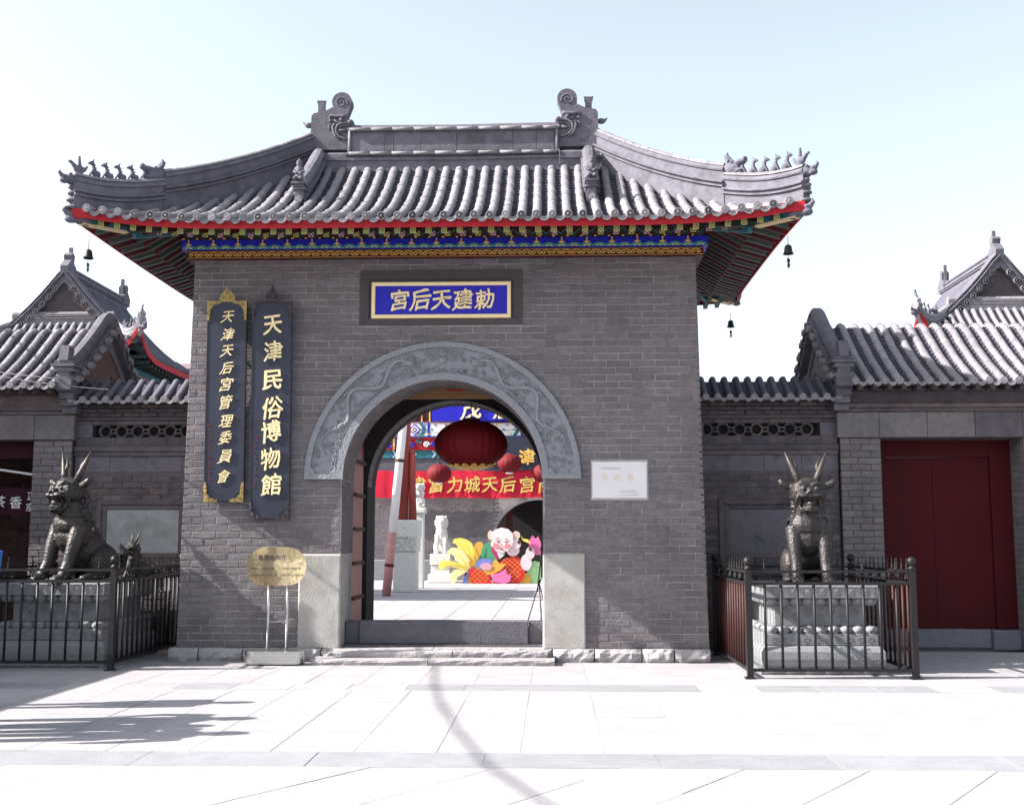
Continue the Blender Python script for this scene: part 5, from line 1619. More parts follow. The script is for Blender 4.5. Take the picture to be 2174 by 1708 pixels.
for (nm, z0, z1, y, m_) in (('lower_painted_beam', 4.723, 5.02, -0.16, M_TEAL), ('red_painted_beam', 5.023, 5.50, -0.2, M_RED), ('upper_painted_beam', 5.503, 6.08, -0.26, M_WHITE), ('top_board', 6.083, 8.6, -0.2, M_DRED)):
    mb = MB(); mb.box(-6.5, 4.6, HY + y, HY + 0.3, z0, z1); o = mb.build(nm, m_, hall)
    if nm == 'lower_painted_beam':
        pm = MB(); 
        for k in range(14):
            x = -6.2 + k * 0.75
            for q, c_ in ((0.0, 0), (0.05, 1), (0.10, 2)):
                pm.cm = c_; pm.prism([(x + q, 4.74), (x + 0.12 + q, 4.87), (x + q, 5.0), (x + q + 0.035, 5.0), (x + 0.155 + q, 4.87), (x + q + 0.035, 4.74)], HY + y - 0.012, HY + y - 0.001)
        pm.build('painted_chevrons', [M_BLUE, M_WHITE, M_SAGE], o)
    if nm == 'red_painted_beam':
        pm = MB()
        for k in range(30):
            x = -5.3 + k * 0.28; z = 5.26 + 0.08 * math.sin(k * 2.3)
            pm.cm = k % 3; spiral(pm, x, z, 0.12, 1.6, 0.022, HY + y - 0.02, 1 if k % 2 else -1, 16)
        pm.build('painted_clouds', [M_TEAL, M_WHITE, M_BLUE], o)
        pm = MB()
        for x in (-4.62, -4.28, -3.0): pm.box(x, x + 0.07, HY + y - 0.02, HY + y - 0.001, 5.03, 5.49)
        pm.build('gold_bars', M_GOLD, o)
    if nm == 'upper_painted_beam':
        pm = MB()
        for x in (-3.78, -0.9 + 0.0, 1.6, -5.9):
            for (r_, c_) in ((0.23, 0), (0.17, 1), (0.11, 0), (0.06, 2)):
                pm.cm = c_; pm.prism([(x - r_, 5.79), (x, 5.79 - r_), (x + r_, 5.79), (x, 5.79 + r_)], HY + y - 0.02 - (0.25 - r_) * 0.05, HY + y - 0.001)
        for x in (-4.35, -3.3, 0.25, 0.95):
            pm.cm = 0; pm.box(x, x + 0.09, HY + y - 0.012, HY + y - 0.001, 5.51, 6.07)
            pm.cm = 3; pm.prism([(x - 0.2, 5.51), (x - 0.02, 5.79), (x - 0.2, 6.07), (x - 0.35, 6.07), (x - 0.17, 5.79), (x - 0.35, 5.51)][::-1], HY + y - 0.01, HY + y - 0.001)
        for k in range(60):
            x = -5.6 + k * 0.13
            pm.cm = k % 4 if k % 4 != 1 else 0; spiral(pm, x, 5.62 + 0.17 * (k % 3), 0.05, 1.2, 0.010, HY + y - 0.006, 1 if k % 2 else -1, 8)
        for (za, zb_, c_) in ((5.505, 5.535, 0), (5.54, 5.56, 3), (6.045, 6.075, 0), (6.02, 6.04, 2)):
            pm.cm = c_; pm.box(-6.4, 4.5, HY + y - 0.009, HY + y - 0.001, za, zb_)
        pm.build('painted_diamonds', [M_BLUE, M_WHITE, M_GOLD, M_TEAL], o)
    if nm == 'top_board':
        pm = MB()
        for x in (-4.1, -3.55, -3.25):
            pm.cm = 0; pm.box(x, x + 0.05, HY + y - 0.02, HY + y - 0.001, 6.1, 7.2)
        for k in range(8):
            pm.cm = 1 + k % 2; spiral(pm, -3.82 + 0.2 * math.sin(k * 2), 6.25 + k * 0.12, 0.1, 1.4, 0.025, HY + y - 0.02, 1, 12)
        pm.build('painted_frames', [M_GOLD, M_WHITE, M_TEAL], o)
mb = MB(); mb.box(-6.5, 4.6, HY - 0.2, HY + 6, 8.6, 8.8); mb.build('roof_plate', M_TILE, hall)
t = thing('hanging_banner', (-2, HY - 0.35, 3.7), 'long red cloth banner with yellow characters across the hall front', 'banner')
mb = MB(); vs = []; fs = []
for i in range(60):
    x = -6.2 + 8.9 * i / 59
    for j in range(5):
        z = 3.2 + 1.03 * j / 4
        vs.append((x, HY - 0.36 + 0.02 * math.sin(x * 5) * (1 - j / 4) + 0.01 * math.sin(x * 13), z + 0.015 * math.sin(x * 2.1)))
for i in range(59):
    for j in range(4): a = i * 5 + j; fs.append((a, a + 5, a + 6, a + 1))
mb.add(vs, fs); mb.build('cloth', M_BANNER, t, smooth=True)
for c_, px in zip('津富力城天后宫商', (889, 928, 967, 1004, 1041, 1078, 1119, 1158)):
    char(c_, t, -3.64 + (px - 889) * 0.01792, HY - 0.41, 3.70, 0.62, M_YELB if False else mat('yellow_lettering', (0.6, 0.45, 0.13), 0.6), 0.02, 0.01)
t = thing('blue_hall_plaque', (-1.2, HY - 0.5, 6.7), 'large blue plaque with gold characters high on the hall front', 'plaque')
mb = MB(); mb.box(-3.12, 2.6, HY - 0.5, HY - 0.4, 6.1, 7.5); mb.build('board', M_BLUE2, t)
for c_, x in (('茂', -1.62), ('慈', -0.4), ('神', 0.8)): char(c_, t, x, HY - 0.52, 6.56, 0.82, M_GOLDL, 0.03, 0.03)
t = thing('black_hall_sign', (0.6, HY - 0.5, 4.9), 'black sign with gold characters beside the doorway above the red banner', 'sign')
mb = MB(); mb.box(-1.1, 3.4, HY - 0.5, HY - 0.4, 4.25, 5.49); mb.build('board', M_SIGN, t)
for c_, x in (('天', -0.55), ('津', 0.47), ('天', 1.55)): char(c_, t, x, HY - 0.52, 4.72, 0.62, M_GOLD, 0.035, 0.03)
lantern((-2.62, 25.5, 4.0), 0.44, 0.34, 'small red lantern left of the big one, in front of the banner', 0.9, 16, False)
lantern((-0.10, 25.5, 4.36), 0.44, 0.34, 'small red lantern right of the big one beside the black sign', 0.6, 16, False)
lantern((1.15, 25.5, 4.0), 0.44, 0.34, 'small red lantern half hidden behind the right side of the arch', 0.9, 16, False)
bp2 = thing('lantern_line', (-0.5, 25.5, 5.2), 'thin cable across the courtyard from which the small lanterns hang', 'cable')
mb = MB(); mb.tube([(-7.5, 25.5, 5.6), (-2.41, 25.5, 5.45), (0.16, 25.5, 5.56), (1.3, 25.5, 5.34), (7.5, 25.5, 5.8)], 0.01, 5); mb.build('cable', M_BLACK, bp2)

# ================================================================ WING WALLS AND SIDE HOUSES
def vring(r, w_=0.012):
    mb = MB(); mb.tube([(r * math.cos(2 * PI * k / 16), 0, r * math.sin(2 * PI * k / 16)) for k in range(17)], w_, 5, cap=False)
    return mb
def arc_mesh(r, a0, a1, w_=0.010, dep=0.05):
    mb = MB(); n = 10
    vs = []; fs = []
    for k in range(n + 1):
        a = a0 + (a1 - a0) * k / n
        for (rr, y) in ((r - w_, 0), (r + w_, 0), (r + w_, dep), (r - w_, dep)):
            vs.append((rr * math.cos(a), y, rr * math.sin(a)))
    for k in range(n):
        for j in range(4): fs.append((k * 4 + j, k * 4 + (j + 1) % 4, (k + 1) * 4 + (j + 1) % 4, (k + 1) * 4 + j))
    mb.add(vs, fs); return mb
VR = arc_mesh(0.07, 0, 2 * PI).mesh('vent_ring', M_BRICKD)
VT = arc_mesh(0.07, PI, 2 * PI).mesh('vent_arc', M_BRICKD)
VB = arc_mesh(0.07, 0, PI).mesh('vent_arc', M_BRICKD)
def prism_x(mb, poly, x0, x1):
    """polygon in y,z extruded along x"""
    n = len(poly)
    a, b_ = min(x0, x1), max(x0, x1)
    vs = [(a, y, z) for y, z in poly] + [(b_, y, z) for y, z in poly]
    fs = [tuple(range(n))[::-1], tuple(range(n, 2 * n))]
    for i in range(n):
        j = (i + 1) % n; fs.append((i, j, j + n, i + n))
    return mb.add(vs, fs)
def gx(sx, o): return GX + sx * o
def bx2(mb, sx, o0, o1, y0, y1, z0, z1):
    a, b_ = gx(sx, o0), gx(sx, o1)
    return mb.box(min(a, b_), max(a, b_), y0, y1, z0, z1)
for sx in (-1, 1):
    side = 'left' if sx < 0 else 'right'
    lw = thing('screen_wall', (gx(sx, 4.65), 1.8, 0), ('low brick screen wall with tiled coping joining the gate on its left, pale plastered panel' if sx < 0 else
               'low brick screen wall with tiled coping joining the gate on its right, darker stained panel'), 'wall')
    O0, O1 = 3.55, 5.775
    mb = MB(); bx2(mb, sx, O0, O1, 1.61, 2.0, 0.0, 3.17); bx2(mb, sx, O0, O1, 1.61, 2.0, 3.36, 3.68)
    a0, a1 = (3.78, 5.52)
    bx2(mb, sx, O0, a0, 1.62, 2.0, 3.17, 3.36); bx2(mb, sx, a1, O1, 1.62, 2.0, 3.17, 3.36); bx2(mb, sx, a0, a1, 1.75, 2.0, 3.17, 3.36)
    mb.build('wall_core', M_MORTARD, lw)
    po, pi_ = (4.02, 5.35)
    def spans(z, sx=sx):
        sp = [(3.56, 5.77)]
        if 1.24 < z < 2.22: sp = [(3.56, 3.98), (5.40, 5.77)]
        return [tuple(sorted((gx(sx, a), gx(sx, b_)))) for a, b_ in sp]
    lay_bricks(lw, M_BRICKD, spans, 0.05, 2.60, 0.0975, 0.30, 1.60, 0.03, 230)
    # smooth bands and mouldings
    for (nm, z0, z1, y) in (('plain_band', 2.64, 2.88, 1.605), ('moulding', 2.885, 2.95, 1.575), ('moulding', 2.955, 3.03, 1.55), ('vent_band_lower', 3.035, 3.165, 1.60), ('vent_band_upper', 3.365, 3.425, 1.60), ('moulding', 3.43, 3.475, 1.56)):
        if 'band' in nm:
            o = O0
            while o < O1 - 0.01:
                o2 = min(o + (0.56 if nm == 'plain_band' else 0.4), O1)
                a, b_ = sorted((gx(sx, o + 0.002), gx(sx, o2 - 0.002)))
                mb = MB(); mb.chbox(a, b_, y + random.uniform(-0.003, 0.003), 1.64, z0, z1, 0.004); mb.build('slab', M_BRICKD if nm != 'plain_band' else M_PLASTERD, lw)
                o = o2
        else:
            mb = MB(); bx2(mb, sx, O0, O1, y, 1.64, z0, z1); mb.build(nm, M_BRICKD, lw)
    lay_bricks(lw, M_BRICKD, lambda z, sx=sx: [tuple(sorted((gx(sx, O0), gx(sx, O1))))], 3.48, 3.68, 0.066, 0.27, 1.57, 0.05, 60)
    mb = MB()
    for (oa, ob) in ((O0, a0), (a1, O1)):
        a, b_ = sorted((gx(sx, oa), gx(sx, ob))); mb = MB(); mb.chbox(a, b_, 1.60, 1.64, 3.168, 3.362, 0.004); mb.build('slab', M_PLASTERD, lw)
    mb = MB(); bx2(mb, sx, a0, a1, 1.745, 1.749, 3.168, 3.362); mb.build('vent_back', M_DARK, lw)
    k = 0; o = a0 + 0.05
    while o < a1 - 0.03:
        x = gx(sx, o)
        link('vent_ring', VR, lw, world_loc(lw, (x, 1.63, 3.265)), None, (1.2, 1, 1.2) if False else (1.25, 1, 1.25))
        if o + 0.14 < a1 - 0.05:
            link('vent_arc', VT, lw, world_loc(lw, (gx(sx, o + 0.125), 1.63, 3.362)))
            link('vent_arc', VB, lw, world_loc(lw, (gx(sx, o + 0.125), 1.63, 3.168)))
        o += 0.25
    # framed panel
    for (oa, ob, za, zb, y, nm) in ((3.98, 4.06, 1.24, 2.22, 1.575, 'panel_frame'), (5.32, 5.40, 1.24, 2.22, 1.575, 'panel_frame'), (4.062, 5.318, 2.14, 2.22, 1.575, 'panel_frame'), (4.062, 5.318, 1.24, 1.34, 1.575, 'panel_frame'),
                                    (4.062, 4.14, 1.342, 2.138, 1.588, 'inner_frame'), (5.24, 5.318, 1.342, 2.138, 1.588, 'inner_frame'), (4.142, 5.238, 2.07, 2.138, 1.588, 'inner_frame'), (4.142, 5.238, 1.342, 1.42, 1.588, 'inner_frame')):
        mb = MB(); a, b_ = sorted((gx(sx, oa), gx(sx, ob))); mb.chbox(a, b_, y, 1.64, za, zb, 0.01); mb.build(nm, M_BRICKD, lw)
    mb = MB(); bx2(mb, sx, 4.142, 5.238, 1.606, 1.609, 1.422, 2.068) ; o = mb.build('plaster_panel', M_PLASTER if sx < 0 else M_PLASTERD, lw)
    o.location.y -= 0.006
    # tiled coping
    n = 12; pw = (O1 - O0) / (n + 0.5)
    def zc(y):
        t = (y - 1.28) / 0.55
        return 3.70 + 0.36 * (0.8 * min(t, 1) + 0.2 * min(t, 1) ** 2)
    pan = MB()
    for i in range(n + 1):
        x = gx(sx, O0 + (i + 0.3) * pw)
        path = [(x, 1.28 + 0.55 * q / 6, zc(1.28 + 0.55 * q / 6)) for q in range(6)] + [(x, 1.80, 4.035), (x, 1.90, 4.03)] + [(x, 2.35 - 0.4 * (1 - q / 3), 4.0 - 0.3 * q / 3) for q in range(4)]
        if i < n + 1 and O0 + (i + 0.3) * pw < O1 - 0.02:
            mb = MB(); half_tube(mb, path, 0.048 + random.uniform(-0.002, 0.002), 8); mb.build('barrel_tile_row', M_TILEB, lw)
            link('end_cap', cap_mesh, lw, world_loc(lw, (x, 1.27, 3.715)))
        xp = gx(sx, O0 + (i + 0.8) * pw)
        if O0 + (i + 0.8) * pw < O1 - 0.02:
            pan_run(pan, lambda s, xp=xp: (xp, 1.28 + s, zc(1.28 + s)), 0, 0.52, 0.05, (1, 0, 0), 0.075)
            link('drip_tile', drip_mesh, lw, world_loc(lw, (xp, 1.275, 3.70)), (R_(-14), random.uniform(-0.1, 0.1), 0))
    pan.build('pan_tiles', M_PAN, lw, kind='stuff')
    mb = MB(); prism_x(mb, [(1.33, 3.675), (1.62, 3.68), (2.0, 3.68), (2.3, 3.675), (1.95, 4.0), (1.72, 4.0)], gx(sx, O0), gx(sx, O1)); mb.build('coping_core', M_PAN, lw)

    # ---- side house
    hs = thing('side_house', (gx(sx, 8.4), 2.9, 0), ('grey brick side house at the left edge with rolled tiled roof and an open doorway' if sx < 0 else
               'grey brick side house at the right edge with big maroon double door'), 'side house')
    OA, OB, OE = 5.78, 6.38, 11.6
    D0, D1 = 6.38, 8.46
    zl = 3.13 if sx > 0 else 3.2
    core = MB()
    bx2(core, sx, OA + 0.02, D0 - 0.0, 1.511, 4.2, 0.0, 3.12); bx2(core, sx, D1, OE, 1.511, 4.2, 0.0, 3.12)
    bx2(core, sx, OA + 0.02, OE, 1.53, 4.2, 3.12, 3.9)
    core.build('wall_core', M_MORTARD, hs)
    lay_bricks(hs, M_BRICK, lambda z, sx=sx: [tuple(sorted((gx(sx, OA), gx(sx, D0 - 0.0)))), tuple(sorted((gx(sx, D1), gx(sx, D1 + 0.5))))], 0.0, 3.12, 0.0975, 0.30, 1.50, 0.035, 240)
    # reveals of the doorway, brick by brick
    rv = MB()
    for k in range(32):
        z0 = k * 0.0975
        for j, (ya, yb) in enumerate(((1.50, 1.72), (1.73, 2.0)) if k % 2 else ((1.50, 1.62), (1.63, 1.9), (1.91, 2.0))):
            for o_, s_ in ((D0, 1), (D1, -1)):
                a, b_ = gx(sx, o_ - s_ * 0.0), gx(sx, o_ + s_ * 0.008)
                rv.box(min(a, b_), max(a, b_), ya + 0.0375 * (ya < 1.51), yb, z0 + 0.004, z0 + 0.0935)
    rv.build('reveal_brickwork', M_BRICK, hs, kind='stuff')
    o = OA - 0.04
    while o < 11:                       # lintel course of large blocks
        o2 = o + (0.62 if o < 6 else 0.70)
        a, b_ = sorted((gx(sx, o + 0.003), gx(sx, o2 - 0.003)))
        mb = MB(); mb.chbox(a, b_, 1.455 + random.uniform(-0.002, 0.002), 1.56, 3.125, 3.50, 0.006, 0.002); mb.build('lintel_block', M_BRICKD if random.random() < 0.3 else M_BRICK, hs)
        o = o2
    for (z0, z1, y, nm) in ((3.505, 3.56, 1.43, 'cornice_course'), (3.565, 3.62, 1.39, 'cornice_course'), (3.625, 3.80, 1.44, 'frieze'), (3.805, 3.845, 1.36, 'cornice_course')):
        mb = MB(); bx2(mb, sx, OA - 0.03, OE, y, 1.56, z0, z1); mb.build(nm, M_BRICKD, hs)
    def zh(y):
        t = 1 - abs(y - 2.65) / 1.65
        t = max(-0.1, min(1, t))
        s_ = t if t < 0.78 else 0.78 + 0.22 * 0.62 * math.sin((t - 0.78) / 0.22 * PI / 2)
        return 3.90 + 1.22 * (0.72 * s_ + 0.28 * s_ * s_)
    pan = MB()
    n = 27
    for i in range(n):
        o = OA + 0.13 + i * 0.212
        if o > OE: break
        x = gx(sx, o)
        path = [(x + 0.004 * math.sin(q * 1.7 + i), 1.0 + 3.3 * q / 26, zh(1.0 + 3.3 * q / 26)) for q in range(27)]
        mb = MB(); half_tube(mb, path, 0.054 + random.uniform(-0.002, 0.002), 8)
        for q in range(1, 12):
            y_ = 1.0 + 0.27 * q
            if y_ < 4.2: half_tube(mb, [(x, y_, zh(y_)), (x, y_ + 0.025, zh(y_ + 0.025))], 0.0585, 8)
        mb.build('barrel_tile_row', M_TILE, hs)
        link('end_cap', cap_mesh, hs, world_loc(hs, (x, 0.985, 3.905)), None, (1.1, 1, 1.1))
        xp = gx(sx, o + 0.106)
        pan_run(pan, lambda s, xp=xp: (xp, 1.0 + s, zh(1.0 + s)), 0, 1.7, 0.072, (1, 0, 0), 0.085)
        pan_run(pan, lambda s, xp=xp: (xp, 4.3 - s, zh(4.3 - s)), 0, 1.7, 0.072, (-1, 0, 0), 0.3)
        link('drip_tile', drip_mesh, hs, world_loc(hs, (xp, 0.99, 3.885)), (R_(-14), random.uniform(-0.08, 0.08), 0))
        mb = MB(); mb.box(xp - 0.035, xp + 0.035, 1.12, 1.5, 3.80, 3.865); mb.build('rafter', M_BRICKD, hs)
    pan.build('pan_tiles', M_PAN, hs, kind='stuff')
    mb = MB(); prism_x(mb, [(1.04, 3.87), (1.5, 3.85), (4.2, 3.85), (4.28, 3.87)] + [(y, zh(y) - 0.03) for y in (3.9, 3.4, 3.0, 2.65, 2.3, 1.9, 1.4)], gx(sx, OA + 0.03), gx(sx, OE)); mb.build('roof_deck', M_PAN, hs)
    # verge: rolled ridge over the gable with its own row of outward tiles
    path = [(gx(sx, OA - 0.02), 1.02 + 3.26 * q / 30, zh(1.02 + 3.26 * q / 30) + 0.05) for q in range(31)]
    mb = MB(); mb.sweep(path, [(0.12, -0.12), (0.12, 0.02), (0.15, 0.03), (0.15, 0.06), (0.09, 0.07), (0.09, 0.16), (0.11, 0.18), (0.085, 0.24), (0.045, 0.275), (-0.045, 0.275), (-0.085, 0.24), (-0.11, 0.18), (-0.09, 0.16), (-0.09, 0.07), (-0.15, 0.06), (-0.15, 0.03), (-0.12, 0.02), (-0.12, -0.12)])
    vr = mb.build('verge_ridge', M_RIDGE, hs, smooth=False)
    for q in range(15):
        y_ = 1.14 + q * 0.215
        x = gx(sx, OA - 0.2)
        link('end_cap', cap_mesh, vr, world_loc(vr, (x, y_, zh(y_) + 0.03)), (0, 0, -sx * PI / 2))
        link('drip_tile', drip_mesh, vr, world_loc(vr, (x, y_ + 0.107, zh(y_ + 0.107) + 0.005)), (0, 0, -sx * PI / 2))
        mb = MB(); xx0, xx1 = gx(sx, OA - 0.2), gx(sx, OA - 0.05); half_tube(mb, [(xx0, y_, zh(y_) + 0.01), (xx1, y_, zh(y_) + 0.03)], 0.05, 6); mb.build('verge_tile', M_TILE, vr)
    mb = MB(); prism_x(mb, [(1.5, 3.52), (4.2, 3.52), (4.2, 3.86)] + [(y, zh(y) - 0.1) for y in (3.9, 3.4, 3.0, 2.65, 2.3, 1.9)] + [(1.5, 3.86)], gx(sx, OA), gx(sx, OA + 0.019)); mb.build('gable_wall', M_BRICKD if sx > 0 else M_PBRICK, hs)
    mb = MB()
    pts_ = [(y, zh(y) - 0.1) for y in (1.3, 1.6, 1.9, 2.3, 2.65, 3.0, 3.4, 3.7, 4.0)]
    mb.sweep([(gx(sx, OA - 0.012), y, z - 0.06) for y, z in pts_], [(0.012, -0.09), (0.012, 0.12), (-0.012, 0.12), (-0.012, -0.09)]); mb.build('barge_board', M_RIDGE, hs)
    mb = MB()
    for k in range(4): mb.box(min(gx(sx, OA - 0.006), gx(sx, OA)), max(gx(sx, OA - 0.006), gx(sx, OA)), 2.9 + k * 0.13, 2.95 + k * 0.13, 4.0, 4.3 - 0.03 * k)
    mb.build('gable_vent', M_DARK, hs)
    # corbelled front end of the gable with its small upright head block
    mb = MB()
    for (z0, z1, y) in ((3.52, 3.62, 1.36), (3.625, 3.72, 1.28), (3.725, 3.82, 1.2), (3.825, 3.9, 1.12)): bx2(mb, sx, OA - 0.10, OA + 0.12, y, 1.53, z0, z1)
    mb.build('corbel', M_RIDGE, hs)
    mb = MB()
    for (z0, z1, y, w_) in ((4.0, 4.1, 1.06, 0.10), (4.11, 4.17, 1.0, 0.14), (4.18, 4.22, 0.96, 0.18), (4.23, 4.27, 1.0, 0.14)): bx2(mb, sx, OA - 0.02 - w_, OA - 0.02 + w_, y, 1.35, z0, z1)
    mb.build('verge_bracket', M_RIDGE, hs)
    mb = MB(); mb.sweep([(gx(sx, OA - 0.02), 1.08, 4.27), (gx(sx, OA - 0.02), 1.12, 4.5)], [(0.07, -0.1), (0.07, 0.1), (-0.07, 0.1), (-0.07, -0.1)], up=(0, 1, 0)); mb.build('verge_head_block', M_RIDGE, hs)
    # rear corner ornament jutting behind the gable
    mb = MB(); prism_x(mb, [(4.2, 3.95), (4.75, 4.0), (4.62, 4.12), (4.7, 4.3), (4.5, 4.42), (4.35, 4.2)], gx(sx, OA - 0.08), gx(sx, OA + 0.08)); mb.build('rear_corner_tile', M_TILEB, hs)
    if sx > 0:
        dr = thing('maroon_door', (7.34, 2.0, 0.3), 'closed maroon double door with broad frame in the right side house', 'door')
        mb = MB(); mb.box(6.30, 6.50, 1.99, 2.1, 0.3, 3.12); mb.build('door_frame', M_DOOR, dr)
        mb = MB(); mb.box(8.06, 8.375, 1.99, 2.1, 0.3, 3.12); mb.build('door_frame', M_DOOR, dr)
        mb = MB(); mb.box(6.503, 8.057, 1.99, 2.1, 2.87, 3.12); mb.build('door_head', M_DOOR, dr)
        mb = MB(); mb.box(6.505, 7.198, 2.035, 2.09, 0.3, 2.865); mb.build('door_leaf', M_DOOR, dr)
        mb = MB(); mb.box(7.206, 8.055, 2.035, 2.09, 0.3, 2.865); mb.build('door_leaf', M_DOOR, dr)
        mb = MB(); mb.chbox(6.30, 7.95, 1.93, 2.1, 0.02, 0.295, 0.015, 0.004); mb.build('threshold', mat('worn_threshold_stone', (0.14, 0.14, 0.17), 0.9, noise=0.2, nscale=8, bump=0.4), hs)
        mb = MB(); mb.chbox(7.955, 8.37, 1.86, 2.1, 0.0, 0.29, 0.015, 0.004); mb.build('threshold', mat('worn_threshold_stone', (0.14, 0.14, 0.17)), hs)
    else:
        mb = MB(); mb.box(-8.5, -6.46, 1.75, 1.95, 2.86, 3.12); mb.build('door_head', M_MARO, hs)
        mb = MB(); mb.box(-8.52, -6.46, 3.3, 3.4, 0.0, 3.12); iw = mb.build('inner_wall', M_PBRICK, hs)
        mb = MB()
        for r in range(32):
            x = -8.5 - (r % 2) * 0.15
            while x < -6.5:
                xa, xb = max(x, -8.5), min(x + 0.29, -6.47)
                if xb - xa > 0.03: mb.box(xa + 0.004, xb - 0.004, 3.285, 3.3, r * 0.0975 + 0.004, r * 0.0975 + 0.0935)
                x += 0.3
        mb.build('inner_brickwork', M_PBRICK, hs, kind='stuff')
        bn = thing('shop_banner', (-6.85, 1.9, 2.2), 'dark maroon cloth banner with white characters hanging in the left doorway', 'banner')
        mb = MB(); vs = []; fs = []
        for i in range(24):
            x = -8.3 + 1.82 * i / 23
            for j in range(5): vs.append((x, 1.9 + 0.02 * math.sin(x * 14) * (1 - j / 5), 2.0 + 0.41 * j / 4 + 0.012 * math.sin(x * 6)))
        for i in range(23):
            for j in range(4): a = i * 5 + j; fs.append((a, a + 5, a + 6, a + 1))
        mb.add(vs, fs); mb.build('cloth', M_MARO, bn, smooth=True)
        for c_, x, z, s_ in (('正', -6.62, 2.29, 0.14), ('宗', -6.63, 2.12, 0.14), ('香', -6.86, 2.19, 0.2), ('茶', -7.12, 2.2, 0.2)): char(c_, bn, x, 1.865, z, s_, M_WHITE, 0.012, 0.01)
        rod = thing('banner_rod', (-7, 1.9, 2.5), 'thin white pole across the left doorway above the banner', 'rod')
        mb = MB(); mb.tube([(-8.4, 1.85, 2.88), (-6.46, 1.85, 2.60)], 0.018, 8); mb.build('pole', M_WHITE, rod)
# two slack cables over the left roof
for k, (a, b_, lab) in enumerate((((-9.5, 0.4, 5.35), (-5.85, 0.9, 3.98), 'upper of two slack pale cables over the left house roof'), ((-9.5, 0.4, 5.22), (-5.2, 1.15, 3.85), 'lower of two slack pale cables over the left house roof'))):
    t = thing('slack_cable', (-7, 0.6, 4.5), lab, 'cable', 'slack cables at the left')
    mb = MB(); a = Vector(a); b_ = Vector(b_)
    mb.tube([a.lerp(b_, f / 12) - Vector((0, 0, 0.35 * math.sin(PI * f / 12))) for f in range(13)], 0.006, 5); mb.build('cable', M_WIRE, t)

